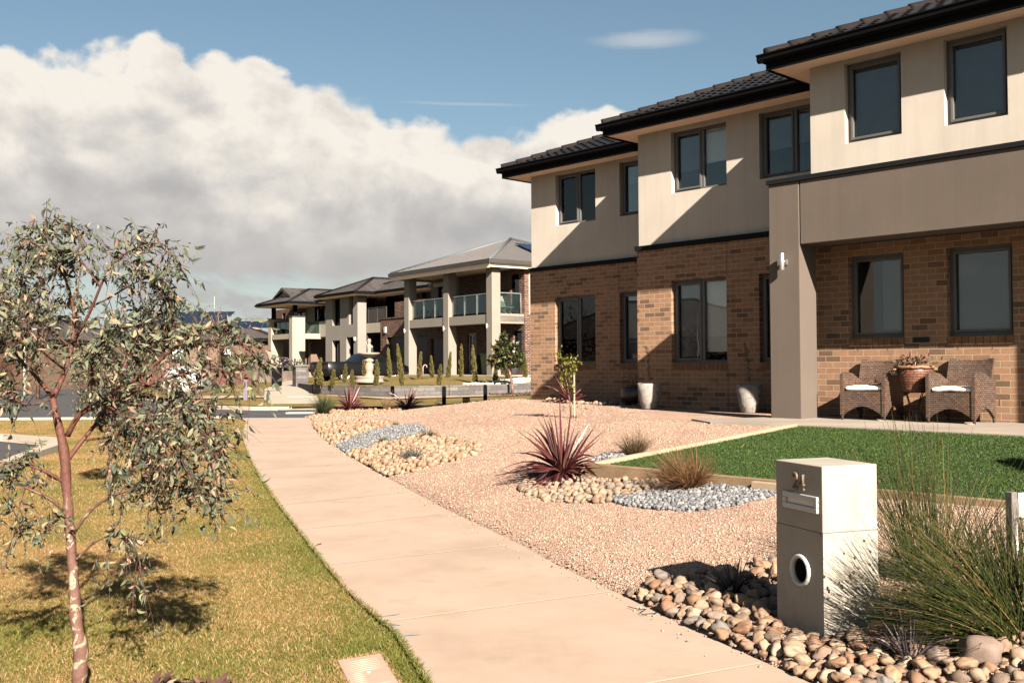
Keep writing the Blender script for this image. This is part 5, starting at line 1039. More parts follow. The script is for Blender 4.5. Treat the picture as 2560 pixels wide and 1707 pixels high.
pit_t = thing('pit_cover', 'square concrete utility pit lid sunk in the lawn beside the path', 'pit lid', pc, 0); b = MB(); b.prism([(p.x - pc.x, p.y - pc.y) for p in PIT[::-1]], -.05, .012); b.build('lid', Mt['path'], pit_t, bevel=.006)
b = MB(); A_, B_, C_, D_ = [p - pc for p in PIT]
for k in range(16):
    f_ = .12 + .76 * k / 15; l_ = A_ + (D_ - A_) * f_; r2 = B_ + (C_ - B_) * f_; p = l_ + (r2 - l_) * .1; q = l_ + (r2 - l_) * (.9 if k < 7 or k > 13 else .42); n_ = (D_ - A_).normalized() * .004
    b.add([p - n_ + Vector((0, 0, .012)), q - n_ + Vector((0, 0, .012)), q + n_ + Vector((0, 0, .012)), p + n_ + Vector((0, 0, .012)), (p + q) / 2 + Vector((0, 0, .0155)), ], [(0, 1, 4), (1, 2, 4), (2, 3, 4), (3, 0, 4)])
b.build('ribs', Mt['path'], pit_t)
b = MB(); b.lathe([(0, .012), (.012, .013), (.010, .017), (0, .018)], (0, 0, 0), 12, cap=False); b.build('lifting_plug', mat('white_plug', (.7, .66, .6), .6, .04, 5, 40, 0), pit_t)
chm = mat('blue_chalk', (.20, .36, .42), .9, .25, 30, 120, 0); b = MB()
for pts, w in ((((945, 1540), (960, 1539), (985, 1536), (1000, 1533)), .010), (((955, 1552), (968, 1557), (985, 1560), (1000, 1562)), .016), (((985, 1574), (990, 1578)), .02), (((995, 1594), (1008, 1588), (1030, 1586), (1050, 1585)), .012)):
    P_ = [at_z(*p, .0245) for p in pts]
    for i in range(len(P_) - 1):
        d_ = (P_[i + 1] - P_[i]).normalized(); n_ = Vector((-d_.y, d_.x, 0)) * w * (.25 + .5 * ((i + 1) % 2)); n2_ = Vector((-d_.y, d_.x, 0)) * w * (.25 + .5 * (i % 2)); b.quad(P_[i] - n_, P_[i + 1] - n2_, P_[i + 1] + n2_, P_[i] + n_)
tag(b.build('chalk_marking', chm), 'blue chalk scribble on the path', kind='structure')
for i, (x, y, l_) in enumerate(((122, 1380, 'small white scrap of litter on the lawn left of the near tree'), )):
    q = at_z(x, y, .03); LV = leaf_arrays(np.array([[0, 0, 0.]]), np.array([[1, .2, .2]]), np.array([[0, -.4, 1.]]), np.array([.05]), np.array([.035]), .4); tag(np_mesh('paper_scrap', LV[0], [LV[1], LV[2]], Mt['whitemetal'], loc=q), l_, 'litter')
b = MB(); pts = [at_z(*p, .03) for p in ((770, 1363), (790, 1361), (803, 1358))]; b.tube(pts, .004, 6); tag(b.build('twig', Mt['bark']), 'thin dark twig lying on the path edge', 'twig')
b = MB(); pts = [at_z(*p, .035) for p in ((1570, 1515), (1592, 1521), (1615, 1522), (1600, 1530), (1606, 1535), (1640, 1532), (1646, 1524))]; b.tube(pts, .0022, 6); tag(b.build('wire_loop', Mt['black']), 'thin black wire curled on the path edge by the pebbles', 'wire')

# ------------------------------------------------------------------ gum trees
TD = 4.44
def gum():
    base = at_depth(181 * K, 1625 * K, TD); base.z = 0
    def T(x, y, off=0): return at_depth(x * K, y * K, TD + off) - base
    t = thing('gum_tree', 'young gum tree with drooping grey green leaves and pink brown trunk on the near lawn', 'tree', base, 0, 'young gum trees on the verge')
    br = [([(181, 1640, 0), (181, 1568, 0), (186, 1500, 0), (176, 1430, 0), (172, 1380, 0), (168, 1320, 0), (163, 1250, 0), (158, 1180, 0), (152, 1110, 0), (149, 1050, 0), (140, 1000, 0), (128, 950, 0), (121, 915, 0)], (.032, .030, .031, .027, .023, .021, .020, .0195, .0205, .023, .018, .016, .014), 0),
          ([(155, 1000, 0), (185, 950, -.02), (240, 925, -.05), (300, 905, -.08), (350, 880, -.1), (420, 860, -.12), (500, 845, -.1), (545, 870, -.1)], (.018, .004), 22), ([(152, 1060, 0), (190, 1010, .05), (230, 960, .12), (260, 900, .2), (290, 830, .25), (310, 760, .3), (350, 720, .3)], (.016, .003), 24),
          ([(121, 915, 0), (150, 850, .03), (165, 790, .05), (170, 720, .05), (150, 640, .02), (120, 590, 0), (60, 550, 0)], (.019, .003), 24), ([(165, 790, .05), (205, 720, 0), (230, 660, -.05), (255, 610, -.08), (285, 585, -.1), (330, 565, -.1), (372, 560, -.08), (395, 590, -.1)], (.010, .002), 16),
          ([(200, 940, 0), (300, 880, -.1), (400, 800, -.15), (435, 772, -.16), (500, 750, -.16), (560, 790, -.14), (604, 850, -.12)], (.012, .0025), 20), ([(150, 1110, 0), (110, 1085, -.05), (50, 1065, -.1), (-20, 1065, -.12), (-90, 1090, -.1)], (.012, .003), 12),
          ([(168, 1225, 0), (215, 1165, -.03), (280, 1130, -.06), (360, 1110, -.1), (440, 1125, -.1), (488, 1145, -.1)], (.011, .003), 20), ([(160, 1190, 0), (120, 1150, -.06), (60, 1120, -.1), (0, 1100, -.15), (-60, 1125, -.15)], (.010, .003), 9),
          ([(170, 1290, 0), (225, 1240, -.04), (285, 1230, -.06), (318, 1275, -.08), (322, 1320, -.08)], (.008, .002), 9), ([(115, 905, 0), (85, 868, .05), (55, 835, .1), (15, 790, .15), (-40, 750, .2), (-90, 700, .2)], (.014, .003), 18),
          ([(60, 845, .1), (30, 780, .0), (20, 700, -.05), (-20, 640, -.05), (-70, 610, 0)], (.009, .002), 16), ([(170, 720, .05), (240, 690, .15), (320, 645, .2), (370, 640, .2), (395, 690, .2)], (.008, .002), 20), ([(310, 872, -.1), (380, 900, -.15), (440, 960, -.2), (480, 1020, -.2)], (.008, .002), 18),
          ([(150, 640, .02), (105, 570, .02), (108, 525, 0), (150, 515, 0), (185, 530, 0)], (.006, .0015), 12), ([(230, 660, -.05), (190, 605, -.1), (140, 580, -.12), (95, 600, -.12)], (.006, .0015), 12), ([(163, 1245, 0), (120, 1215, .05), (70, 1190, .1), (40, 1200, .1)], (.006, .002), 8),
          ([(420, 860, -.12), (465, 920, -.15), (500, 1000, -.15), (505, 1060, -.15)], (.006, .002), 14), ([(300, 890, -.08), (335, 960, 0), (330, 1040, .05), (365, 1110, .05)], (.007, .002), 22), ([(240, 925, -.05), (210, 860, -.2), (225, 790, -.3), (280, 740, -.3)], (.008, .002), 22),
          ([(165, 800, .05), (100, 740, .2), (60, 680, .25), (20, 590, .25)], (.008, .002), 22), ([(190, 1010, .05), (270, 1000, .2), (350, 970, .3), (430, 900, .3)], (.008, .002), 24), ([(150, 850, .03), (90, 800, -.2), (50, 740, -.25), (-10, 700, -.25)], (.008, .002), 18), ([(121, 915, 0), (60, 930, -.1), (10, 900, -.15), (-50, 900, -.1)], (.008, .002), 12),
          ([(200, 940, 0), (250, 840, .35), (330, 800, .4), (400, 740, .35)], (.008, .002), 22), ([(240, 930, -.05), (300, 960, -.25), (380, 1000, -.3), (420, 1070, -.3)], (.008, .002), 18)]
    rg = np.random.default_rng(23); b = MB(); TP, TDr, TL = [], [], []; LP, LA_, LL, LW = [], [], [], []
    for k, (pts, rad, n) in enumerate(br):
        P_ = [T(*p) for p in pts]
        # smooth the path a little
        Q = []
        for i in range(len(P_) - 1):
            for j in range(3):
                f_ = j / 3; p0, p1, p2, p3 = P_[max(i - 1, 0)], P_[i], P_[i + 1], P_[min(i + 2, len(P_) - 1)]
                Q.append(.5 * ((2 * p1) + (p2 - p0) * f_ + (2 * p0 - 5 * p1 + 4 * p2 - p3) * f_ * f_ + (3 * p1 - p0 - 3 * p2 + p3) * f_ ** 3))
        Q.append(P_[-1]); m = len(Q)
        rr = list(np.interp(np.linspace(0, 1, m), np.linspace(0, 1, len(rad)), rad)) if k == 0 else [.75 * rad[0] + (rad[1] - .75 * rad[0]) * (i / (m - 1)) ** .8 for i in range(m)]
        if k == 0: rr = [r_ * (1 + (.13 * math.sin(i * 2.1) + .07 * math.sin(i * 5.3)) * (1 if i < 14 else .3)) for i, r_ in enumerate(rr)]
        b.tube(Q, rr, 12 if k == 0 else 8, True, True, .05 if k == 0 else 0)
        for _ in range(int(n * 3.9)):
            f_ = rg.uniform(.3, 1.0); i = min(int(f_ * (m - 1)), m - 2); p = Q[i] + (Q[i + 1] - Q[i]) * rg.random(); tdir = (Q[i + 1] - Q[i]).normalized()
            d_ = Vector(rg.normal(0, 1, 3)); d_ = (d_ * .7 + tdir * .5 + Vector((0, 0, .12))).normalized(); L = rg.uniform(.08, .24); TP.append(p); TDr.append(d_); TL.append(L)
            for _2 in range(rg.integers(5, 11)):
                g_ = rg.uniform(.15, 1.0); q = p + d_ * L * g_ + Vector((0, 0, -.45 * L * g_ * g_)); LP.append(q); a_ = Vector(rg.normal(0, .8, 3)) + Vector((0, 0, -.72)) + d_ * .3; LA_.append(a_); s_ = rg.uniform(.018, .048) * (1.15 if rg.random() < .1 else 1); LL.append(s_); LW.append(s_ * (rg.uniform(.20, .34) if rg.random() < .78 else rg.uniform(.36, .5)))
    b.build('trunk', Mt['gumbark'], t)
    V, Fq, _ = stems(np.array([p[:] for p in TP]), np.array([p[:] for p in TDr]), np.array(TL) * 1.05, np.full(len(TP), .0024), np.full(len(TP), .45), 4)
    np_mesh('twigs', V, [Fq], tint_mat('purple_twig', [(0, (.07, .022, .022)), (1, (.16, .06, .05))], .5, 0), np.repeat(rg.random(len(TP)), 12), parent=t)
    n = len(LP); nr = rg.normal(0, 1, (n, 3)) + [0, -.25, .2]; tn = rg.random(n)
    V, Fq = leaf_fine(np.array([p[:] for p in LP]), np.array([p[:] for p in LA_]), nr, np.array(LL), np.array(LW), rg.normal(.05, .28, n), rg.normal(0, .28, n))
    np_mesh('crown', V, [Fq], tint_mat('gum_leaf', [(0, (.055, .07, .046)), (.3, (.115, .14, .09)), (.62, (.20, .22, .13)), (.80, (.29, .28, .15)), (.90, (.40, .31, .19)), (.96, (.46, .29, .20)), (1, (.20, .09, .06))], .65, .14, spec=.22), np.repeat(tn, 10), parent=t)
    return t
def gumbark():
    m, nt, bs, o = nodes('gum_bark'); co = coord(nt); n1 = noisetex(nt, co, 15, 5, .65, .8); n2 = noisetex(nt, co, 70, 4)
    c = ramp(nt, n1.outputs[0], [(.30, (.13, .068, .05)), (.48, (.20, .105, .08)), (.545, (.22, .12, .09)), (.56, (.46, .36, .25)), (.78, (.56, .46, .33))]).outputs[0]
    sp = nt.nodes.new('ShaderNodeSeparateXYZ'); nt.links.new(co, sp.inputs[0]); mr = N(nt, 'ShaderNodeMapRange'); mr.inputs[1].default_value = .75; mr.inputs[2].default_value = .95; nt.links.new(sp.outputs[2], mr.inputs[0])
    c2 = ramp(nt, n2.outputs[0], [(.3, (.12, .046, .034)), (.7, (.19, .08, .056))]).outputs[0]
    c = mixc(nt, mr.outputs[0], c, c2); nt.links.new(c, bs.inputs['Base Color']); bs.inputs['Roughness'].default_value = .65; bs.inputs['Specular IOR Level'].default_value = .15; bump(nt, n1.outputs[0], bs, .6, .012); return m
Mt['gumbark'] = gumbark()
gt = gum()
p_ = at_z(252 * K, 1131 * K, 0); dup(gt, (p_.x, p_.y, 0), 2.1, 'thinner gum tree with pale pink trunk farther along the lawn behind the near one', .86)
# ------------------------------------------------------------------ houses across the street
z4 = lambda x, y: (600 + .3401 * x, 560 + .3401 * y); z2 = lambda x, y: (940 + .17007 * x, 600 + .17007 * y); z1 = lambda x, y: (640 + .14029 * x, 680 + .14029 * y)
FA = 36.5; G1, G2 = frame(FA); FROT = R(FA - 90)
class Site:
    def __init__(s, px, py, Y): s.O = at_depth(px, py, Y); s.s0 = s.O.dot(G1); s.d0 = s.O.dot(G2)
    def front(s, px, py, d=0):
        r = ray(px, py); P = EYE + r * ((s.d0 + d - EYE.dot(G2)) / r.dot(G2)); return -(P.dot(G1) - s.s0), P.z
    def world(s, u, d, z=0): return Vector((0, 0, z)) + Vector((s.O.x, s.O.y, 0)) + G1 * -u + G2 * d
Mt['frender'] = mat('greige_render', (.36, .318, .268), .9, .05, .8, 60, .1, spec=.15); Mt['fgrey'] = mat('grey_render', (.345, .315, .28), .9, .05, .8, 60, .1, spec=.15); Mt['fcream'] = mat('cream_render_far', (.52, .445, .355), .9, .05, .8, 60, .1, spec=.15)
Mt['weatherboard'] = brick_mat('weatherboard', [(0, (.52, .46, .38)), (1, (.56, .49, .41))], (.3, .26, .22), 30, .19, .006, .2)
Mt['metalroof'] = mat('grey_metal_roof', (.20, .185, .18), .5, .05, 2, 30, .03, spec=.35)
Mt['flat_tile'] = brick_mat('flat_roof_tile', [(0, (.07, .062, .06)), (1, (.115, .10, .095))], (.035, .03, .03), .36, .32, .02, .4)
Mt['fdark'] = mat('dark_door', (.035, .034, .036), .5, .1, 2, 40, .05); Mt['ftimber'] = mat('brown_timber_door', (.12, .055, .032), .6, .15, 3, 60, .1)  # fdark: even near-black colour for doors and recess walls
Mt['glassrail'] = glass_mat('green_glass_panel', (.60, .70, .66), (.8, .9, .9), .03); Mt['white'] = mat('white_trim', (.72, .68, .6), .6, .05, 4, 60, 0)
Mt['panel'] = mat('solar_panel', (.012, .022, .045), .12, .1, 2, 20, 0, spec=.6)
def mk_off(): return MB((0, 0, 0))
def far_win(par, u0, u1, z0, z1, d, mull=(), rec=.10, bl=.5, m='black'):
    return window(par, mk_off, u0, u1, z0, z1, d, rec, list(mull) or None, ((0, 1, z0 + (z1 - z0) * bl, 'blindlight'),) if bl < 1 else (), None, .06, m, room=False)
def rail(par, u0, u1, d, z0, z1, n, axis='u', post='steel', glass=True):
    t = MB(); g_ = MB()
    def P(a, o=0): return (a, d + o) if axis == 'u' else (d + o, a)
    def bx(b, a0, a1, w, zz0, zz1):
        if axis == 'u': b.box(a0, a1, d - w, d + w, zz0, zz1)
        else: b.box(d - w, d + w, a0, a1, zz0, zz1)
    bx(t, u0, u1, .025, z1 - .04, z1)
    for k in range(n + 1): a = u0 + (u1 - u0) * k / n; bx(t, a - .022, a + .022, .022, z0, z1 - .04)
    o = t.build('balustrade', Mt[post], par)
    if glass:
        for k in range(n): a, c = u0 + (u1 - u0) * k / n, u0 + (u1 - u0) * (k + 1) / n; bx(g_, a + .05, c - .05, .006, z0 + .07, z1 - .08)
        g_.build('glass_panel', Mt['glassrail'], o)
    else:
        m = max(3, int((u1 - u0) / .11))
        for k in range(m): a = u0 + (u1 - u0) * (k + .5) / m; bx(g_, a - .008, a + .008, .008, z0 + .05, z1 - .04)
        g_.build('baluster', Mt[post], o)
    return o
def hiproof(par, u0, u1, d0, d1, z, pitch, m, gm='black', ov_caps=True, corr=False, gut=.14):
    b = MB(); hw = min(u1 - u0, d1 - d0) / 2; h = hw * math.tan(R(pitch)); ur0, ur1, dr0, dr1 = (u0 + hw, u1 - hw, d0 + hw, d1 - hw)
    A = [(u0, d0, z), (u1, d0, z), (u1, d1, z), (u0, d1, z)]; p, q = ((ur0, (d0 + d1) / 2, z + h), (ur1, (d0 + d1) / 2, z + h)) if u1 - u0 >= d1 - d0 else (((u0 + u1) / 2, dr0, z + h), ((u0 + u1) / 2, dr1, z + h))
    if u1 - u0 >= d1 - d0: fs = [(A[0], A[1], q, p), (A[1], A[2], q), (A[2], A[3], p, q), (A[3], A[0], p)]
    else: fs = [(A[0], A[1], p), (A[1], A[2], q, p), (A[2], A[3], q), (A[3], A[0], p, q)]
    for f in fs: b.add(f, [tuple(range(len(f)))])
    b.add([(x, y, w - .02) for x, y, w in A], [(0, 3, 2, 1)]); o = b.build('roof', m, par)
    c = MB(); lines = [(A[0], p), (A[1], q if u1 - u0 >= d1 - d0 else p), (A[2], q), (A[3], p if u1 - u0 >= d1 - d0 else q)] + ([(p, q)] if (Vector(p) - Vector(q)).length > .3 else [])
    for a, e in lines: c.tube([Vector(a) + Vector((0, 0, .02)), Vector(e) + Vector((0, 0, .02))], .085, 6)
    c.build('ridge_cap', Mt['ridge'] if m is Mt['flat_tile'] else Mt['ridgemetal'], o)
    if corr:                                                     # metal ribs running up the front and side slopes
        r_ = MB(); n = int((u1 - u0) / .25)
        for k in range(1, n):
            u = u0 + (u1 - u0) * k / n; t_ = min(u - u0, u1 - u, hw); r_.tube([(u, d0, z + .012), (u, d0 + t_, z + t_ * math.tan(R(pitch)) + .012)], .014, 4, False)
        n = int((d1 - d0) / .25)
        for k in range(1, n):
            d = d0 + (d1 - d0) * k / n; t_ = min(d - d0, d1 - d, hw); r_.tube([(u1, d, z + .012), (u1 - t_, d, z + t_ * math.tan(R(pitch)) + .012)], .014, 4, False)
        r_.build('roof_rib', m, o)
    t = MB(); t.box(u0 - .1, u1 + .1, d0 - .1, d0, z - gut, z + .03); t.box(u0 - .1, u0, d0, d1, z - gut, z + .03); t.box(u1, u1 + .1, d0, d1, z - gut, z + .03); t.box(u0 - .1, u1 + .1, d1, d1 + .1, z - gut, z + .03); t.build('gutter', Mt[gm], par)
    s = MB(); s.box(u0, u1, d0, d1, z - gut - .06, z - gut + .02); s.box(u0 + .02, u1 - .02, d0 - .0, d0 + .03, z - gut - .22, z - gut - .06) if gut > .15 else None; s.build('soffit', Mt['soffit'], par); return o
Mt['ridgemetal'] = mat('ridge_flashing', (.15, .165, .18), .5, .05, 2, 30, .03, spec=.2)
Mt['guttergrey'] = mat('dark_grey_gutter', (.07, .065, .06), .5, .1, 2, 30, .03)
# --- A: the house with the long balcony
SA = Site(*z2(1710, 1900), 47.5); zb = .95
hA = thing('balcony_house', 'grey metal roofed two storey house with glass balcony on three square posts', 'house', SA.world(0, 0, 0), FROT)
P_, B_ = -8.22, 1.95
for u in (-.48, -4.31, -8.22): b = MB(); b.box(u, u + .48, 0, .50, .5, 6.12); b.build('post', Mt['frender'], hA, bevel=.015)
b = MB(); b.box(-3.83 - .48 + .48, -.48, .04, .44, 3.42, 3.86); b.box(-7.74, -4.31, .04, .44, 3.42, 3.86); b.box(-.44, -.04, .50, B_, 3.42, 3.90); b.box(-8.2, -.04, .44, B_, 3.50, 3.80); b.build('balcony_slab', Mt['frender'], hA, bevel=.01)
b = MB(); wall_panel(b, -5.78, .0, .5, 6.12, B_, .25, [(-5.0, -4.2, 1.0, 3.1), (-1.15, -.45, 4.1, 5.9), (-3.3, -2.4, 1.0, 3.0), (-.95, -.25, 1.9, 3.1)]); b.box(-.25, .0, B_ + .25, 12, .5, 3.5); b.box(-.25, 0, B_ + .25, 12, 3.5, 6.12); b.build('brick_wall', Mt['redbrick'], hA)
b = MB(); wall_panel(b, -8.6, -5.8, 3.7, 6.12, B_, .25, [(-7.9, -6.5, 3.9, 5.75)]); b.box(-8.6, -8.35, B_ + .25, 12, .5, 6.12); b.box(-8.6, 0, 12, 12.2, .5, 6.12); b.build('render_wall', Mt['fgrey'], hA)
b = MB(); b.box(-8.6, -5.8, B_, B_ + .1, 2.9, 3.7); b.box(-6.1, -5.8, B_, B_ + .1, .5, 2.9); b.build('brick_lintel', Mt['redbrick'], hA)
b = MB(); b.box(-8.5, -6.1, B_ + .12, B_ + .18, .9, 2.9); 
for k in range(6): b.box(-8.5, -6.1, B_ + .105, B_ + .12, .95 + k * .33, 1.25 + k * .33)
b.build('garage_door', Mt['fdark'], hA)
far_win(hA, -7.9, -6.5, 3.9, 5.75, B_, [-7.2], bl=.25); far_win(hA, -5.0, -4.2, 1.0, 3.1, B_, bl=.4, m='white'); far_win(hA, -3.3, -2.4, 1.0, 3.0, B_, bl=1.0, m='white'); far_win(hA, -1.15, -.45, 4.1, 5.9, B_, bl=.4); far_win(hA, -.95, -.25, 1.9, 3.1, B_, bl=.3)
b = MB(); b.box(-8.1, -6.3, B_ - .18, B_, 5.72, 5.95); b.build('shutter_box', Mt['white'], hA, bevel=.02)
b = MB(); b.box(-4.0, -3.2, B_ - .02, B_ + .02, 3.9, 5.9); b.build('door', Mt['ftimber'], hA)
rail(hA, -7.70, -4.36, .24, 3.90, 4.90, 3); rail(hA, -3.80, -.52, .24, 3.90, 4.90, 3); rail(hA, .54, B_ - .05, -.24, 3.93, 4.93, 1, 'v')
hiproof(hA, -8.95, .42, -.42, 8.95, 6.40, 20.5, Mt['metalroof'], 'guttergrey', corr=True, gut=.16)
b = MB(); b.box(-8.9, .38, -.36, -.30, 6.06, 6.24); b.box(.30, .36, -.36, 9, 6.06, 6.24); b.box(-8.9, -8.84, -.36, 9, 6.06, 6.24); b.build('fascia', Mt['white'], hA)
b = MB(); b.box(.0, .03, B_ + .25, B_ + .75, 3.9, 6.1); b.build('cover_strip', Mt['white'], hA); b = MB(); b.tube([(.07, B_ + .85, .6), (.07, B_ + .85, 6.1)], .05, 8); b.build('downpipe', Mt['fgrey'], hA)
for u in (-.36, -4.19, -8.1): b = MB(); b.tube([(u, -.06, 3.16), (u, -.06, 3.42)], .035, 8); b.box(u - .03, u + .03, -.05, 0, 3.26, 3.32); b.build('wall_lamp', Mt['white'], hA)
sp = math.tan(R(20.5)); b = MB()
for k in range(2):
    for j in range(2):
        u = .42 - 1.2 - k * 1.05; d = 3.5 + j * 1.7; zz = 6.40 + (.42 - u) * sp + .13; b.add([(u, d, zz), (u, d + 1.6, zz), (u - .98, d + 1.6, zz + .98 * sp + .02), (u - .98, d, zz + .98 * sp + .02), (u, d, zz - .04), (u, d + 1.6, zz - .04), (u - .98, d + 1.6, zz + .98 * sp - .02), (u - .98, d, zz + .98 * sp - .02)], [(0, 1, 2, 3), (7, 6, 5, 4), (0, 4, 5, 1), (1, 5, 6, 2), (2, 6, 7, 3), (3, 7, 4, 0)])
pn = b.build('solar_panel', Mt['panel'], hA); b = MB()
for d in (3.6, 4.4, 5.4): b.box(-.95, -.72, d - .02, d + .04, 6.40 + 1.15 * sp, 6.40 + 1.15 * sp + .12)
b.build('bracket', Mt['steel'], pn)
b = MB(); b.prism([(-8.6, -.9), (1.2, -.9), (1.2, 2), (-8.6, 2)], .6, zb); b.build('terrace', Mt['concrete'], hA)
# chair on the balcony (seen through the side glass)
cp = SA.world(-.6, 1.3, 3.86); b = MB(); b.box(-.25, .25, -.25, .25, .36, .40); b.add([(-.25, .2, .40), (.25, .2, .40), (.25, .42, .95), (-.25, .42, .95)], [(0, 1, 2, 3)])
for x, y in ((-.22, -.22), (.22, -.22), (-.22, .22), (.22, .22)): b.tube([(x, y, 0), (x, -y, .38)], .012, 6)
t = b.build('balcony_chair', Mt['white'], None, cp); t.rotation_euler = (0, 0, FROT + 1.9); tag(t, 'pale folding chair behind the glass on the far balcony', 'chair')
# --- B: grey rendered house behind the pickup
SB = Site(*z4(865, 1090), 63.0)
hB = thing('rendered_house', 'grey rendered two storey house with tall slot windows and dark tiled hip roof', 'house', SB.world(0, 0, 0), FROT)
wB = [SB.front(*z1(*p)) for p in ((1360, 960), (1495, 470), (1655, 935), (1725, 430), (1360, 1560), (1495, 1215), (1610, 1560), (1740, 1155))]
soz = SB.front(*z1(1240, 465))[1]; H_ = []
for i in range(0, 8, 2): H_.append((wB[i][0], wB[i + 1][0], wB[i][1], min(wB[i + 1][1], soz - .02)))
H_[2] = (H_[2][0], H_[2][1], 1.0, H_[2][3]); H_[3] = (H_[3][0], H_[3][1], .7, H_[3][3])
uL = SB.front(*z1(1240, 800))[0]
b = MB(); wall_panel(b, uL, 0, .3, soz, 0, .3, H_); b.box(-.3, 0, .3, .62, .3, soz); b.box(uL, uL + .3, .3, 9, .3, soz); b.box(uL, 3.4, 9, 9.2, .3, soz); b.build('render_wall', Mt['fgrey'], hB)
b = MB(); b.box(0.03, 1.9, 2.3, 2.5, 3.6, soz); b.build('weatherboard_wall', Mt['weatherboard'], hB)
b = MB(); b.box(-.3, 6, 2.5, 2.7, .3, soz); b.box(-.25, 0.02, .62, 2.5, .3, 3.4); b.build('inner_wall', Mt['fdark'], hB)
b = MB(); b.box(uL + .3, -.3, .75, .8, .3, soz); b.build('inner_wall', Mt['room'], hB)  # near-black sheet behind the windows standing in for unlit rooms
for i in (0, 1, 2): far_win(hB, *H_[i], 0, [(H_[i][0] + H_[i][1]) / 2] if i != 1 else (), .22, .2)
b = MB(); a, zz = SB.front(*z1(1965, 410), 2.2); c, z0_ = SB.front(*z1(2140, 900), 2.2); b.box(a, c, 2.15, 2.28, z0_ - .3, zz); b.build('door', Mt['ftimber'], hB)
u0, zt_ = SB.front(*z1(1850, 925), .6); u1, zl_ = SB.front(*z1(2215, 1070), .6); b = MB(); b.box(.02, u1, .62, 2.4, zl_, zt_); b.build('balcony_slab', Mt['weatherboard'], hB)
zr_ = SB.front(*z1(1880, 655), .7)[1]; rail(hB, .1, u1 + .6, .7, zt_, zr_, 2, post='guttergrey', glass=False)
gu0, gz1 = SB.front(*z2(68, 1165), .6); gu1, gzl = SB.front(*z2(418, 1390), .6); b = MB()
wall_panel(b, gu0, gu1 + 3.0, .3, gz1, .6, .25, [(gu0 + .75, gu1 + 2.6, .5, gzl - .1)]); b.box(gu0, gu0 + .25, .85, 6, .3, gz1); b.build('brick_wall', Mt['redbrick'], hB)
pu0 = SB.front(*z2(265, 905), .8)[0]; pz = SB.front(*z2(320, 905), .8)[1]; b = MB(); b.box(pu0, gu1 + 2, .85, 1.3, gz1, pz); b.box(gu0 - .05, gu1 + 3, .55, 2.4, gz1 + .002, gz1 + .06); b.build('parapet', Mt['redbrick'], hB)
b = MB(); b.box(gu0 + .75, gu1 + 2.6, .80, .84, .5, gzl - .1); b.build('garage_door', Mt['fdark'], hB)
a, z0_ = SB.front(*z2(145, 840), 2.2); c, zz = SB.front(*z2(415, 790), 2.2); b = MB(); b.box(a, c + 2, 2.3, 2.4, zt_, zz); b.build('sliding_door', Mt['fdark'], hB); far_win(hB, a + .1, c + .5, zt_ + .1, zz - .1, 2.05, [(a + c) / 2], bl=.3)
gz = SB.front(*z1(1750, 345), -.5)[1]; gl_ = SB.front(*z1(1075, 430), -.5)[0]
hiproof(hB, gl_, .72, -.55, 8.8, gz, 22, Mt['flat_tile'], 'black'); hiproof(hB, -2.5, 7, .9, 9.5, gz + .02, 22, Mt['flat_tile'], 'black')
b = MB(); p = SB.front(*z1(1770, 1195)); b.tube([(p[0] + .0, -.03, p[1] - .12), (p[0], -.03, p[1] + .12)], .1, 10); b.build('wall_lamp', Mt['white'], hB); p = SB.front(*z2(145, 1320), .6); b = MB(); b.box(p[0] - .1, p[0] + .1, .5, .6, p[1] - .18, p[1] + .18); b.build('wall_lamp', Mt['white'], hB)
# --- C: cream house with piers and a gable
SC = Site(*z1(650, 1560), 72.0)
hC = thing('gabled_house', 'cream two storey house with square piers and a small gable', 'house', SC.world(0, 0, 0), FROT)
f = SC.front; pt, p1t = f(*z1(650, 800))[1], f(*z1(270, 845))[1]; sz1, sz0 = f(*z1(400, 1110))[1], f(*z1(400, 1200))[1]; pw = -f(*z1(590, 1400))[0]; q0, q1 = f(*z1(215, 1400))[0], f(*z1(270, 1400))[0]; so_ = f(*z1(600, 560))[1] - .02
sw = 1.6
for (u0, u1, zt_) in ((-pw, 0, pt), (q0, q1, p1t)): b = MB(); b.box(u0, u1, 0, sw * .62, .2, zt_); b.build('pier', Mt['fcream'], hC, bevel=.02); b = MB(); b.box(u0 - .03, u1 + .03, -.03, sw * .62 + .03, zt_, zt_ + .08); b.build('pier_cap', Mt['guttergrey'], hC); b = MB(); b.box((u0 + u1) / 2 - .13, (u0 + u1) / 2 + .13, .2, .46, zt_ + .08, so_); b.build('post', Mt['black'], hC)
b = MB(); b.box(q1, -pw, .05, 2.4, sz0, sz1); b.box(-.5, -.05, sw * .62, 2.6, sz0, sz1); b.build('balcony_slab', Mt['fcream'], hC)
rail(hC, q1, -pw, .25, sz1, f(*z1(420, 880))[1], 3, post='black'); rail(hC, sw * .62, 2.6, -.2, sz1, f(*z1(420, 880))[1], 1, 'v', post='black')
D_ = 2.6; a0 = f(*z1(385, 700), D_)[0]; a1 = f(*z1(990, 700), D_)[0]; b = MB(); wall_panel(b, a0 - .6, a1, .2, so_, D_, .25, [(f(*z1(690, 700), D_)[0], f(*z1(875, 700), D_)[0], sz1, so_ - .35), (f(*z1(465, 700), D_)[0], f(*z1(530, 700), D_)[0], sz1, so_ - .3)]); b.box(a0 - .6, a0 - .3, D_ + .25, 10, .2, so_); b.build('brick_wall', Mt['brownbrick'], hC)
far_win(hC, f(*z1(690, 700), D_)[0], f(*z1(875, 700), D_)[0], sz1, so_ - .35, D_, [f(*z1(780, 700), D_)[0]], bl=.1); far_win(hC, f(*z1(465, 700), D_)[0], f(*z1(530, 700), D_)[0], sz1, so_ - .3, D_, bl=.3)
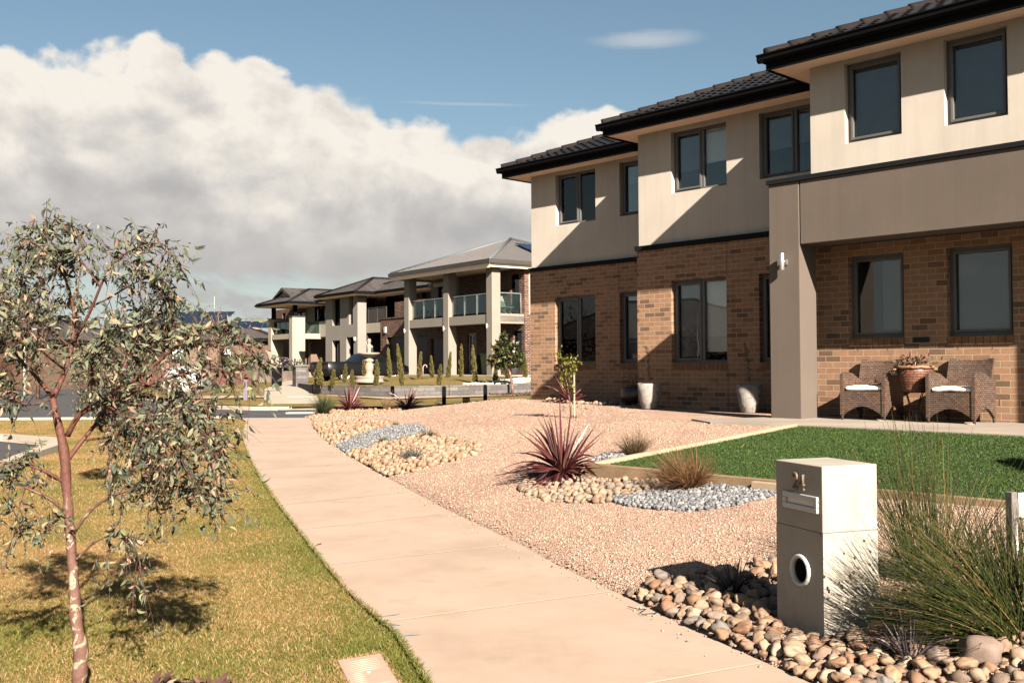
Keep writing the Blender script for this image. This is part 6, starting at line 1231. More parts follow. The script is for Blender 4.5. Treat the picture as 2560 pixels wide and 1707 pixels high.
c0, c1 = a1, f(*z1(1260, 700), 2.2)[0]; wz0, wz1 = f(*z1(1030, 890), 2.2)[1], f(*z1(1030, 560), 2.2)[1]; hz_ = f(*z1(1000, 1165), 2.2)[1]; w0, w1 = f(*z1(1030, 700), 2.2)[0], f(*z1(1240, 700), 2.2)[0]
b = MB(); wall_panel(b, c0, c1 + 1.5, hz_, so_, 2.2, .25, [(w0, w1, wz0, wz1 - .05)]); b.build('weatherboard_wall', Mt['weatherboard'], hC); far_win(hC, w0, w1, wz0, wz1 - .05, 2.2, [w0 + (w1 - w0) / 3, w0 + (w1 - w0) * 2 / 3], bl=.35)
b = MB(); b.box(c0, c0 + .5, 2.3, 5, .2, hz_); b.box(c0 + .5, c1 + 1.5, 5, 5.2, .2, hz_); b.build('garage_wall', mat('brown_render', (.25, .16, .11), .9, .05, 1, 40, .1), hC); b = MB(); b.box(f(*z1(70 + 710, 1470), 2)[0], f(*z1(860, 1470), 2)[0], 1.9, 2.2, .2, f(*z1(800, 1470), 2)[1]); b.build('brick_pillar', Mt['redbrick'], hC)
er = f(*z1(900, 540), -.4)[0]; el = f(*z1(50, 575), -.4)[0]; hiproof(hC, el, .7, -.6, 9, f(*z1(580, 520), -.6)[1], 21, Mt['flat_tile'], 'black'); hiproof(hC, -1.5, c1 + 3, 1.6, 9, f(*z1(900, 520), 1.6)[1] - .05, 21, Mt['flat_tile'], 'black')
gp = f(*z1(495, 280), .8); g0, g1_ = f(*z1(340, 470), .8), f(*z1(655, 430), .8); b = MB(); zm = (g0[1] + g1_[1]) / 2; b.add([(g0[0] + .3, .85, zm), (g1_[0] - .3, .85, zm), (gp[0], .85, gp[1] - .25), (g0[0] + .3, 4, zm), (g1_[0] - .3, 4, zm), (gp[0], 4.5, gp[1] - .25)], [(0, 1, 2), (0, 2, 5, 3), (1, 4, 5, 2), (0, 3, 4, 1)]); b.build('gable', Mt['fcream'], hC)
b = MB()
for e in (g0, g1_):
    v0, v1 = Vector((e[0], .6, zm)), Vector((gp[0], .6, gp[1])); n_ = Vector((0, 0, .22)); dd_ = Vector((0, 5, 0)); b.add([v0, v1, v1 - n_ * 1.1, v0 - n_ * .3, v0 + dd_, v1 + dd_, v1 + dd_ - n_, v0 + dd_ - n_ * .3], [(0, 1, 2, 3), (0, 4, 5, 1), (3, 2, 6, 7), (0, 3, 7, 4)])
b.build('gable_roof', Mt['flat_tile'], hC); 
# --- low roofs behind the gum tree
def low_house(name, label, px0, px1, pe, pr, Y, rot, wallm, panels=None, gnd=.5, shift=0):
    a, c = at_depth(px0, pe, Y), at_depth(px1, pe, Y); w = c.x - a.x; ze = (a.z + c.z) / 2; zr = at_depth((px0 + px1) / 2, pr, Y).z; hz = zr - ze; dp = max(6, hz / math.tan(R(21)) * 2)
    t = thing(name, label, 'house', ((a.x + c.x) / 2, Y, 0), rot); pitch = math.degrees(math.atan(hz / (dp / 2))); hiproof(t, -w / 2, w / 2, 0, dp, ze, pitch, Mt['flat_tile'], 'black')
    b = MB(); wall_panel(b, -w / 2 + .5, w / 2 - .5, gnd - .8, ze - .15, .6, .25, [(-w * .3, -w * .1, gnd + 1, gnd + 2.2), (w * .08, w * .26, gnd, gnd + 2.3)]); b.box(-w / 2 + .5, -w / 2 + .75, .85, dp - .6, gnd - .8, ze - .15); b.box(w / 2 - .75, w / 2 - .5, .85, dp - .6, gnd - .8, ze - .15); b.build('wall', wallm, t)
    far_win(t, -w * .3, -w * .1, gnd + 1, gnd + 2.2, .6, [-w * .2], bl=.3); b = MB(); b.box(w * .08, w * .26, .75, .8, gnd, gnd + 2.3); b.build('door', Mt['ftimber'], t)
    if panels:
        x0, nx, ny, f0 = panels; tp_ = hz / (dp / 2); b = MB(); fr = MB()
        for i in range(nx):
            for j in range(ny):
                x = x0 + i * 1.12; d = f0 + j * 1.72; v = [(x, d, ze + d * tp_ + .1), (x + 1.08, d, ze + d * tp_ + .1), (x + 1.08, d + 1.66, ze + (d + 1.66) * tp_ + .1), (x, d + 1.66, ze + (d + 1.66) * tp_ + .1)]; b.add(v, [(0, 1, 2, 3)])
                fr.add([(p[0] + o[0], p[1] + o[1], p[2] - .03) for p, o in zip(v, ((-.03, -.03), (.03, -.03), (.03, .03), (-.03, .03)))], [(0, 1, 2, 3)])
        q = b.build('solar_panel', Mt['panel'], t); fr.build('panel_frame', Mt['steel'], q)
    return t
low_house('bungalow', 'low brick house with a row of solar panels on its roof, beside the cream piers', 500, 690, 846, 797, 84, R(6), Mt['redbrick'], (-.6, 5, 1, 2.3), .8)
dh = low_house('bungalow', 'dark roofed house with two rows of solar panels behind the gum tree', 330, 568, 815, 774, 104, R(-4), Mt['brownbrick'], (-4.5, 8, 2, .8), 1.0)
b = MB(); b.tube([(2.2, 4, 6.6), (2.2, 4, 9.0)], .02, 5); b.build('antenna', Mt['white'], dh); b = MB(); b.tube([(-2.5, 3, 6.5), (-2.5, 3, 8.8)], .04, 5); b.build('flue', Mt['white'], dh)
low_house('bungalow', 'low dark roofed house before the solar panels, half hidden by the gum', 395, 560, 850, 808, 76, R(12), mat('pink_brown_render', (.24, .15, .11), .9, .05, 1, 40, .1), None, .7)
low_house('bungalow', 'dark roofed house at the far left behind the gum tree', 90, 340, 860, 800, 88, R(-14), Mt['brownbrick'], None, .3)
low_house('bungalow', 'grey house at the left edge of the street behind the gum tree', -200, 110, 850, 775, 66, R(-25), Mt['brownbrick'], None, .2)
b = MB(); q = GF(480, 962); b.box(-3, 3.2, -.15, .15, -.2, .75); o = b.build('garden_wall', mat('rust_red_wall', (.14, .045, .03), .8, .15, 2, 40, .2), None, q); o.rotation_euler = (0, 0, .2); tag(o, 'low rust red garden wall behind the gum tree', 'wall')

# ------------------------------------------------------------------ corner garden of the balcony house
WP = [(-9.6, 45.5), (-8.1, 41.2), (-6.1, 39.2), (-4.5, 37.9), (-2.5, 38.7), (.8, 40.8), (7, 43.7), (16, 47)]
Mt['block'] = brick_mat('grey_wall_block', [(0, (.13, .12, .115)), (.5, (.19, .175, .165)), (1, (.25, .23, .215))], (.08, .075, .07), .42, .15, .006, .5)
def blockwall(name, label, pts, z0, z1s, w=.14, cat='wall'):
    b = MB(); zl = z1s if hasattr(z1s, '__len__') else [z1s] * len(pts)
    for i in range(len(pts) - 1):
        p, q = Vector((*pts[i], 0)), Vector((*pts[i + 1], 0)); t = (q - p).normalized(); n = Vector((-t.y, t.x, 0)) * w; z1, z1b = zl[i], zl[i + 1]; za, zb_ = (z0, z0) if not callable(z0) else (z0(*pts[i]), z0(*pts[i + 1])); L = (q - p).length
        for o_ in (-1, 1): b.quad(p + n * o_ + Vector((0, 0, za - .1)), q + n * o_ + Vector((0, 0, zb_ - .1)), q + n * o_ + Vector((0, 0, z1b)), p + n * o_ + Vector((0, 0, z1)))
        b.quad(p - n + Vector((0, 0, z1)), q - n + Vector((0, 0, z1b)), q + n + Vector((0, 0, z1b)), p + n + Vector((0, 0, z1)))
    z1 = zl[0]; p, q = Vector((*pts[0], 0)), Vector((*pts[1], 0)); t = (q - p).normalized(); n = Vector((-t.y, t.x, 0)) * w; b.quad(p - n, p + n, p + n + Vector((0, 0, z1)), p - n + Vector((0, 0, z1)))
    return tag(b.build(name, Mt['block']), label, cat)
blockwall('retaining_wall', 'low curved grey block retaining wall across the street', WP, zff, .66)
def lz(x, y): return .60 + (.02 + .28 * float(sstep(np.float64(x), -8.5, -2.5))) * float(sstep(np.float64(y + .12 * x), 39, 45.5))
blockwall('retaining_wall', 'second lower grey block edging behind the fountain lawn', [(-8.9, 45.2), (-6.2, 44.6), (-3.6, 45.0), (-1.9, 45.9), (-.4, 45.2), (.8, 44.6)], lambda x, y: .4, [.58, .70, .84, .93, .93, .93], .1)
sheet('corner_lawn', [(p[0] * 1.0, p[1] + .02) for p in WP[1:7]] + [(7, 48), (-1, 46.0), (-3.6, 45.1), (-6.2, 44.7), (-9.4, 45.3)], lz, 0, Mt['farlawn'], 1.2)
q = [(1.6, 42.0), (.2, 41.0), (-1.3, 40.0), (-2.0, 40.3), (-.8, 41.6), (.6, 43.4)]; stones_mesh('white_pebbles', np.array([(a, c, lz(a, c) + .03) for a, c in zip(*scatter(q, 900))]), RNG.uniform(.05, .10, 900), I1, SHA, mat('white_stone', (.72, .68, .6), .8, .1, 5, 40, .2), False, label='white pebbles behind the grey block wall', cat='pebbles')
b = MB(); p_ = GF(*z4(463, 1190)); b.box(-.28, .28, -.28, .28, -.2, .85); b.box(-.34, .34, -.34, .34, .85, .95); o = b.build('gate_pillar', Mt['block'], None, (-9.75, 46.0, .55)); o.rotation_euler = (0, 0, .5); tag(o, 'short grey block pillar at the left end of the retaining wall', 'pillar')
# pencil pines
pine_m = tint_mat('pencil_pine', [(0, (.085, .08, .018)), (.5, (.20, .165, .040)), (.85, (.31, .24, .065)), (.9, (.28, .17, .06)), (1, (.30, .16, .08))], .7, .25)
def pine_mesh(seed):
    rg = np.random.default_rng(seed); n = 1500; h = rg.random(n) ** .85; prof = np.interp(h, [0, .12, .4, .75, 1], [.085, .115, .105, .060, .006]); a = rg.uniform(0, 6.28, n); k = rg.random(n) ** .35
    k *= 1 + .22 * np.sin(a * 3 + h * 22 + seed); P = np.stack([np.cos(a) * prof * k, np.sin(a) * prof * k, .02 + h * .97], 1); ax = np.stack([np.cos(a) * .45, np.sin(a) * .45, np.ones(n)], 1) + rg.normal(0, .25, (n, 3)); tn = np.clip(rg.beta(2, 2, n) * .85 + np.clip(h - .8, 0, 1) * 1.0, 0, 1)
    return leaf_arrays(P, ax, rg.normal(0, 1, (n, 3)), rg.uniform(.05, .10, n), rg.uniform(.022, .04, n), .1), tn
pines = []
for k in range(3):
    (V, tri, qd), tn = pine_mesh(k); t = thing('pencil_pine', 'x', 'conifer', (0, 0, 0), 0, 'pencil pines round the corner lawn'); np_mesh('foliage', V, [tri, qd], pine_m, np.tile(tn, 3), parent=t); b = MB(); b.tube([(0, 0, -.1), (0, 0, .3)], [.02, .015], 6); b.build('trunk', Mt['bark'], t); pines.append(t)
PX = [(552, 1182, 985, 40.6, 'thick pencil pine at the left end of the block wall, first of a touching pair'), (592, 1188, 1030, 40.2, 'second pencil pine of the touching pair at the left end of the block wall'), (675, 1192, 1068, 40.0, 'short brownish pencil pine in front of the pickup tail'), (767, 1162, 1028, 44.6, 'pencil pine in front of the pickup rear wheel'), (820, 1198, 1072, 39.4, 'small leaning pencil pine below the pickup door'), (918, 1142, 1000, 45.2, 'pencil pine just left of the fountain, behind it'),
      (1012, 1142, 1000, 45.0, 'taller pencil pine just right of the fountain, standing behind'), (1000, 1206, 1060, 38.9, 'pencil pine right of the fountain basin at the wall edge'), (1102, 1134, 915, 46, 'tall pencil pine before the brick garage'), (1197, 1201, 890, 38.9, 'tallest pencil pine, at the front of the corner lawn'), (1312, 1133, 942, 46.2, 'pencil pine right of the first square post of the balcony house'), (1413, 1133, 972, 46.2, 'shorter pencil pine before the dark garage door of the balcony house'), (1463, 1186, 1032, 39.6, 'small dark pencil pine on the lawn edge beside the left bollard'),
      (1528, 1140, 942, 46.0, 'pencil pine in front of the middle square post'), (1624, 1140, 890, 45.6, 'tall pencil pine right of the middle square post, by the blue bin'), (1730, 1174, 900, 41.4, 'tall pencil pine by the white pebbles before the green bin'), (1877, 1166, 1032, 42.0, 'small pencil pine in front of the right square post'), (1970, 1162, 1038, 42.6, 'pencil pine beside the round leafy street tree'), (2097, 1152, 968, 43.2, 'pencil pine at the right end by the house corner')]
for i, (x, y, yt, Y, lab) in enumerate(PX):
    p = at_depth(*z4(x, y), Y); h = at_depth(*z4(x, yt), Y).z - p.z; o = pines[i] if i < 3 else dup(pines[i % 3], p, i * 1.3); o.location = (p.x, p.y, p.z - .02); o.rotation_euler = (rnd.gauss(0, .05), rnd.gauss(0, .07), i * 1.7); o.scale = (.82 + .08 * (h > 1.8) + (.22 if i < 2 else 0),) * 2 + (h,); o['label'] = lab
# fountain
fp_ = at_depth(*z4(950, 1165), 42.5); ft = thing('fountain', 'pale pink stone fountain with a bowl and small figure on the corner lawn', 'fountain', fp_, 0); pk = mat('pink_stone', (.46, .36, .29), .8, .1, 4, 40, .2); s_ = 42.5 / 2500 * .3401
b = MB(); b.lathe([(0, 0), (.62, 0), (.64, .06), (.58, .10), (.62, .22), (.66, .27), (.56, .28), (.5, .18), (0, .18)], n=28, cap=False); b.build('basin', pk, ft)
b = MB(); b.lathe([(.20, .16), (.24, .26), (.16, .34), (.13, .42), (.17, .52), (.19, .66), (.15, .80), (.13, .86), (.19, .90), (.20, .96), (.13, 1.0), (.12, 1.08)], n=20); b.build('column', pk, ft)
b = MB(); b.lathe([(.1, 1.06), (.22, 1.10), (.38, 1.18), (.46, 1.24), (.44, 1.27), (.3, 1.22), (0, 1.2)], n=28, cap=False); b.build('bowl', pk, ft)
b = MB(); b.lathe([(.09, 1.2), (.10, 1.26), (.07, 1.34), (.10, 1.46), (.11, 1.56), (.07, 1.64), (.05, 1.67), (.075, 1.72), (.085, 1.78), (.06, 1.85), (0, 1.87)], n=14); b.tube([(.09, 0, 1.58), (.14, .02, 1.5), (.08, .06, 1.45)], .03, 6); b.tube([(-.09, 0, 1.58), (-.13, .02, 1.66), (-.08, .04, 1.76)], .028, 6); b.build('figure', pk, ft)
# street tree, mulch ring, bollards, sign box, bins, pots
tp_ = GF(*z4(2000, 1255)); st = thing('street_tree', 'round headed dark leafy street tree with a thin curved trunk by the block wall', 'tree', tp_, 0); sc_ = tp_.y / 2500 * .3401
b = MB(); b.tube([(0, 0, -.05), (0, 0, .6), (0, 0, 90 * sc_), (-.1, 0, 175 * sc_), (-.35, 0, 235 * sc_), (-.5, 0, 300 * sc_)], [.06, .055, .045, .04, .03, .015], 8); b.tube([(-.12, 0, 185 * sc_), (.2, .05, 250 * sc_)], [.03, .01], 6); b.tube([(-.3, 0, 225 * sc_), (-.7, .05, 270 * sc_)], [.02, .01], 6); b.build('trunk', Mt['bark'], st)
rg = np.random.default_rng(44); cl = [(-1950 + 1940, 400, 42), (-50, 300, 70), (-110, 260, 62), (-20, 250, 62), (30, 285, 55), (-60, 370, 45), (-85, 340, 60), (-55, 430, 22), (-140, 245, 35), (45, 240, 38), (-75, 225, 40), (0, 340, 50)]; cl = cl[1:]; LPs = []
for (x, z, r) in cl: m = int(r * 4.6); d3 = unit(rg.normal(0, 1, (m, 3))); LPs.append(np.array([x * sc_, 0, z * sc_]) + d3 * (r * sc_) * rg.random((m, 1)) ** .4 * [1, 1, .85])
LPs = np.concatenate(LPs); m = len(LPs); leaf_mesh('crown', LPs, rg.normal(0, 1, (m, 3)) + [0, 0, -.3], rg.normal(0, .8, (m, 3)) + [0, -.2, .8], rg.uniform(.13, .23, m), rg.uniform(.06, .10, m), rg.random(m), tint_mat('magnolia_leaf', [(0, (.015, .025, .008)), (.5, (.05, .065, .018)), (.85, (.12, .12, .035)), (1, (.22, .12, .05))], .35, .15, spec=.5), bend=.25, parent=st)
def disc_chips(name, label, c, r, n, m, cat): a = RNG.uniform(0, 6.28, n); k = RNG.random(n) ** .5 * r; x, y = c.x + np.cos(a) * k * 1.6, c.y + np.sin(a) * k; LV = leaf_arrays(np.stack([x, y, zf(x, y) + RNG.uniform(.0, .06, n)], 1), np.stack([np.cos(a * 5), np.sin(a * 5), RNG.normal(0, .3, n)], 1), RNG.normal(0, .4, (n, 3)) + [0, 0, 1], RNG.uniform(.06, .14, n), RNG.uniform(.03, .06, n), .1); tag(np_mesh(name, LV[0], [LV[1], LV[2]], m, np.tile(RNG.random(n), 3)), label, cat, kind='stuff')
disc_chips('bark_mulch', 'dark mulch round the street tree', tp_, .75, 900, bpy.data.materials['bark_chip'], 'mulch')
for (x, y, yt, Y, lab) in ((1500, 1325, 1190, 33.6, 'black square bollard on the street corner, left of the yellow sign box'), (1803, 1290, 1178, 34.8, 'black square bollard on the street corner, right of the yellow sign box')):
    p = at_depth(*z4(x, y), Y); h = at_depth(*z4(x, yt), Y).z; b = MB(); w = 14 * Y / 2500 * .3401; b.box(-w, w, -w, w, -.2, h - .06 - 0); b.add([(-w, -w, h - .06), (w, -w, h - .06), (w, w, h - .06), (-w, w, h - .06), (-w * .6, -w * .6, h), (w * .6, -w * .6, h), (w * .6, w * .6, h), (-w * .6, w * .6, h)], [(4, 5, 6, 7), (0, 1, 5, 4), (1, 2, 6, 5), (2, 3, 7, 6), (3, 0, 4, 7)]); tag(b.build('bollard', Mt['black'], None, (p.x, p.y, 0)), lab, 'bollard', 'black bollards on the street corner')
p = at_depth(*z4(1663, 1310), 34.2); k_ = 34.2 / 2500 * .3401; t = thing('pit_marker', 'low dark green box with a yellow stripe on the verge between the bollards', 'marker box', (p.x, p.y, .1)); b = MB(); b.box(-26 * k_, 26 * k_, -.12, .12, 0, p.z + 40 * k_ - .1); b.build('box', mat('green_box', (.02, .035, .02), .5, .1, 3, 40, 0), t, bevel=.01); b = MB(); b.box(-22 * k_, 22 * k_, -.128, -.118, p.z + 10 * k_ - .1, p.z + 27 * k_ - .1); b.build('stripe', mat('yellow_paint', (.62, .30, .01), .5, .05, 3, 40, 0), t)
bn = mat('dark_green_bin', (.02, .03, .018), .5, .1, 3, 40, 0)
def binn(u, d, lid, body, lab, w=.32):
    t = thing('wheelie_bin', lab, 'bin', SA.world(u, d, zb), FROT, 'wheelie bins by the balcony house'); b = MB(); b.add([(-w * .8, -w * .8, .05), (w * .8, -w * .8, .05), (w * .8, w * .8, .05), (-w * .8, w * .8, .05), (-w, -w, 1.0), (w, -w, 1.0), (w, w, 1.0), (-w, w, 1.0)], [(0, 3, 2, 1), (4, 5, 6, 7), (0, 1, 5, 4), (1, 2, 6, 5), (2, 3, 7, 6), (3, 0, 4, 7)]); b.build('body', body, t, bevel=.02)
    b = MB(); b.box(-w - .02, w + .02, -w - .03, w + .03, 1.0, 1.05); b.tube([(-w, w + .05, .98), (w, w + .05, .98)], .018, 6); b.build('lid', mat('lid_' + lab.split()[0], lid, .45, .05, 3, 40, 0), t, bevel=.015)
    for sx in (-1, 1): b = MB(); b.tube([(sx * w * .8 - .03, w * .8, .1), (sx * w * .8 + .03, w * .8, .1)], .1, 14); b.build('wheel', Mt['black'], t)
binn(-2.75, 1.1, (.03, .14, .36), bn, 'blue lidded wheelie bin under the far balcony'); binn(-1.75, 1.05, (.04, .30, .08), mat('olive_bin', (.16, .20, .07), .5, .1, 3, 40, 0), 'green lidded olive wheelie bin under the far balcony')
p = SA.world(.35, .9, zb); t = thing('grey_pot', 'grey planter pot with a small conifer at the corner of the balcony house', 'planter', p); b = MB(); b.lathe([(0, 0), (.22, 0), (.30, .52), (.33, .56), (.30, .57), (.27, .5)], n=20, cap=False); b.build('pot', mat('grey_pot_glaze', (.12, .125, .13), .6, .1, 3, 40, 0), t); n = 240; rg = np.random.default_rng(2); h = rg.random(n); a = rg.uniform(0, 6.28, n); q = np.stack([np.cos(a) * .22 * (1 - h * .7), np.sin(a) * .22 * (1 - h * .7), .5 + h * .6], 1); leaf_mesh('foliage', q, np.stack([np.cos(a), np.sin(a), np.ones(n)], 1), rg.normal(0, 1, (n, 3)), rg.uniform(.07, .14, n), rg.uniform(.02, .05, n), rg.random(n), pine_m, parent=t)
# striped canes / small garden things by the post are left as a folded chair frame
t = thing('candy_cane', 'red and white striped cane ornament beside the first square post', 'ornament', at_depth(*z4(1345, 1130), 46.2)); b = MB(); pth = [(0, 0, 0), (0, 0, .45), (.03, 0, .56), (.10, 0, .60), (.17, 0, .55), (.18, 0, .47)]; cm_, nt_, bs_, o_ = nodes('striped_plastic'); wv = N(nt_, 'ShaderNodeTexWave', i_Scale=6.0); wv.wave_type = 'BANDS'; wv.bands_direction = 'DIAGONAL'; nt_.links.new(coord(nt_), wv.inputs[0]); rr_ = ramp(nt_, wv.outputs[0], [(.49, (.7, .65, .6)), (.51, (.45, .03, .03))]); nt_.links.new(rr_.outputs[0], bs_.inputs['Base Color']); b.tube(pth, .03, 8); b.build('cane', cm_, t)
# purple marker post on the corner
p = GF(614, 998); b = MB(); b.box(-.07, .07, -.03, .03, -.1, .72); o = b.build('marker_post', mat('faded_purple', (.22, .18, .27), .7, .1, 4, 40, 0), None, p); tag(o, 'faded purple marker post on the far verge', 'post')
p = GF(692, 966); b = MB(); b.box(-.2, .2, -.2, .2, -.1, .85); b.box(-.23, .23, -.23, .23, .85, .9); o = b.build('far_letterbox', Mt['black'], None, p); tag(o, 'black pillar letterbox at the edge of the far driveway', 'letterbox')
b = MB(); q = GF(655, 955); b.box(-2.8, 2.6, -.2, .2, -.3, .62); o = b.build('garden_wall', mat('brown_stone_wall', (.19, .14, .11), .9, .25, 2.5, 30, .5), None, q); o.rotation_euler = (0, 0, .15); tag(o, 'low brown stone garden wall before the cream house', 'wall')
# shrubs by the cream house
def bush(px, py, Y, r, label, stops, seed, grp='shrubs before the cream house'):
    p = at_depth(px, py, Y); rg = np.random.default_rng(seed); t = thing('shrub', label, 'shrub', p, 0, grp); n = 320; d3 = unit(rg.normal(0, 1, (n, 3))); q = d3 * rg.random((n, 1)) ** .4 * np.array([r, r, r * .75]) + [0, 0, r * .7]; leaf_mesh('foliage', q, d3 + rg.normal(0, .5, (n, 3)), rg.normal(0, 1, (n, 3)), np.full(n, r * .3), np.full(n, r * .14), rg.random(n), tint_mat('shrub_foliage', stops, .6, .2), parent=t); b = MB(); b.tube([(0, 0, -.1), (0, 0, r)], .03, 5); b.build('stem', Mt['bark'], t)
bush(*z4(285, 1092), 69, .75, 'purple flowering shrub at the left cream pier', [(0, (.04, .06, .02)), (.6, (.10, .12, .05)), (.7, (.12, .06, .13)), (1, (.22, .1, .25))], 1); bush(*z4(425, 1090), 69, .6, 'round dark green shrub right of the corner cream pier', [(0, (.03, .045, .02)), (1, (.1, .12, .05))], 2)
bush(600, 935, 66, .9, 'dark green shrub at the left edge of the cream house garden', [(0, (.03, .05, .015)), (1, (.14, .16, .05))], 3)
for i, (px, py, Y, h, lab, stops) in enumerate(((545, 935, 62, 4.3, 'slender brown leaved tree between the gum and the cream house', [(0, (.10, .06, .04)), (1, (.28, .18, .11))]), (425, 960, 58, 5.0, 'thin pale green tree showing through the gum crown', [(0, (.06, .07, .03)), (1, (.25, .24, .13))]), (95, 985, 46, 6.2, 'tree with rusty leaves at the far left behind the gum', [(0, (.08, .03, .018)), (1, (.25, .11, .06))]))):
    p = at_depth(px, py, Y); t = thing('far_tree', lab, 'tree', (p.x, p.y, p.z - .1), 0, 'thin trees across the street'); rg = np.random.default_rng(90 + i); b = MB(); b.tube([(0, 0, -.2), (.05, 0, h * .5), (0, 0, h * .95)], [.09, .06, .02], 7)
    for k in range(7): a = rg.uniform(0, 6.28); z = h * rg.uniform(.35, .7); b.tube([(0, 0, z), (math.cos(a) * .7, math.sin(a) * .7, z + h * .2)], [.035, .01], 5)
    b.build('trunk', Mt['bark'], t); n = 900; c = rg.normal(0, 1, (14, 3)) * [.7, .7, h * .17] + [0, 0, h * .66]; q = c[rg.integers(0, 14, n)] + rg.normal(0, .27, (n, 3)); leaf_mesh('crown', q, rg.normal(0, .6, (n, 3)) + [0, 0, -.6], rg.normal(0, 1, (n, 3)), rg.uniform(.12, .24, n), rg.uniform(.03, .06, n), rg.random(n), tint_mat('far_leaf', stops, .6, .25), parent=t)
# the opposite side of the side street, which the house windows mirror
src = bpy.data.objects['far_tree']
for k, (x, y, sc, lab) in enumerate(((-27, 14.5, .95, 'street tree opposite the lawn, nearest the parking kerb'), (-30, 22, 1.1, 'street tree opposite the far end of the lawn'), (-26, 7.5, .8, 'small street tree opposite the near end of the lawn'))): dup(src, (x, y, 0), k * 2.0, lab, sc)
t = thing('bungalow', 'low brick bungalow across the side street from the lawn', 'house', (-40, 16, 0), R(-90)); hiproof(t, -9, 9, -6, 6, 2.9, 22, Mt['flat_tile'], 'black'); b = MB(); wall_panel(b, -8.5, 8.5, -.2, 2.75, 5.4, .25, [(-5, -3, .9, 2.2), (2, 4.5, .2, 2.3)]); b.box(-8.5, 8.5, -5.5, -5.3, -.2, 2.75); b.box(-8.5, -8.3, -5.3, 5.4, -.2, 2.75); b.box(8.3, 8.5, -5.3, 5.4, -.2, 2.75); b.build('wall', Mt['brownbrick'], t)
# two tall light poles on the left
for (px, Y, lab) in ((61, 52, 'white street light pole at the far left behind the gum tree'),): p = at_depth(px, 985, Y); b = MB(); b.tube([(0, 0, -.5), (0, 0, 3.2)], [.07, .05], 8); b.tube([(0, 0, 3.2), (.1, 0, 3.3), (.5, 0, 3.35)], .03, 6); b.box(.4, .8, -.06, .06, 3.3, 3.36); tag(b.build('street_lamp', Mt['white'], None, (p.x, p.y, .1)), lab, 'street lamp')

# ------------------------------------------------------------------ vehicles
def carloft(b, st):
    """stations (y, z_low, z_belt, z_top, half belt, half top): closed body shell"""
    vs = []; fs = []; n = 12
    for (y, zl, zb_, ztp, hb_, ht) in st:
        for x, z in ((-hb_ * .92, zl), (-hb_, zl + .12), (-hb_ * 1.0, (zl + zb_) / 2), (-hb_ * .98, zb_), (-ht, ztp - .04 * (ztp > zb_ + .05)), (-ht * .8, ztp), (ht * .8, ztp), (ht, ztp - .04 * (ztp > zb_ + .05)), (hb_ * .98, zb_), (hb_, (zl + zb_) / 2), (hb_, zl + .12), (hb_ * .92, zl)): vs.append((x, y, z))
    for i in range(len(st) - 1):
        for k in range(n): k2 = (k + 1) % n; fs.append((i * n + k, i * n + k2, (i + 1) * n + k2, (i + 1) * n + k))
    fs += [tuple(range(n))[::-1], tuple((len(st) - 1) * n + k for k in range(n))]; return b.add(vs, fs, True)
def wheel(par, x, y, r, sgn, rim='steel'):
    b = MB(); m = 28; prof = [(r * .68, .0), (r * .70, .09), (r * .93, .11), (r, .08), (r, -.08), (r * .93, -.11), (r * .68, -.1)]; vs = []; fs = []
    for (q, o) in prof:
        for k in range(m): a = 2 * math.pi * k / m; vs.append((x + o * sgn, y + q * math.cos(a), r + q * math.sin(a)))
    for i in range(len(prof) - 1):
        for k in range(m): k2 = (k + 1) % m; fs.append((i * m + k, i * m + k2, (i + 1) * m + k2, (i + 1) * m + k))
    b.add(vs, fs, True); w = b.build('wheel', Mt['tyre'], par); b = MB()
    for k in range(10): a = 2 * math.pi * k / 10; c, s = math.cos(a), math.sin(a); b.tube([(x + .07 * sgn, y + c * r * .10, r + s * r * .10), (x + .085 * sgn, y + c * r * .66, r + s * r * .66)], .028, 5)
    b.tube([(x + .085 * sgn, y + r * .67 * math.cos(2 * math.pi * k / 28), r + r * .67 * math.sin(2 * math.pi * k / 28)) for k in range(29)], .024, 6, False); b.tube([(x + .03 * sgn, y, r), (x + .09 * sgn, y, r)], .06, 10); b.build('rim', Mt[rim], w)
    b = MB(); b.tube([(x - .02 * sgn, y, r), (x + .0 * sgn, y, r)], r * .66, 20); b.build('disc', Mt['black'], w)
Mt['tyre'] = mat('tyre_rubber', (.02, .02, .02), .8, .1, 5, 40, .1); Mt['alloy'] = mat('bright_alloy', (.75, .72, .68), .25, .05, 5, 40, 0, metal=.7)
def carpaint(name, c):
    m, nt, bs, o = nodes(name); bs.inputs['Base Color'].default_value = (*c, 1); bs.inputs['Roughness'].default_value = .35; bs.inputs['Specular IOR Level'].default_value = .25; bs.inputs['Coat Weight'].default_value = .22; bs.inputs['Coat Roughness'].default_value = .08; return m
Mt['cglass'] = mat('car_glass', (.008, .009, .010), .12, .05, 3, 30, 0, spec=.2)
# black utility pickup on the drive: y runs nose-wards
up_ = at_depth(*z4(540, 1165), 50.5); ut = thing('pickup_ute', 'black utility pickup with chrome wheels parked on the far driveway', 'pickup', (up_.x + .25, up_.y, .62), R(FA - 90) + R(4)); bp_ = carpaint('black_paint', (.006, .006, .007))
ut.scale = (1, 1, 1); HB = .92
b = MB(); carloft(b, [(0, .42, .98, 1.0, .84, .80), (.10, .30, 1.0, 1.02, HB, .84), (.6, .26, 1.0, 1.02, HB, .86), (1.9, .22, .99, 1.01, HB, .86), (2.0, .22, .98, 1.06, HB, .80), (2.35, .22, .97, 1.40, HB, .66), (2.65, .22, .97, 1.47, HB, .64), (3.25, .22, .96, 1.46, HB, .64), (3.7, .22, .95, 1.25, HB, .70), (4.05, .22, .94, .97, HB, .80), (4.6, .24, .88, .90, .90, .76), (4.95, .30, .74, .77, .84, .66), (5.02, .40, .62, .64, .74, .6)]); b.build('body', bp_, ut)
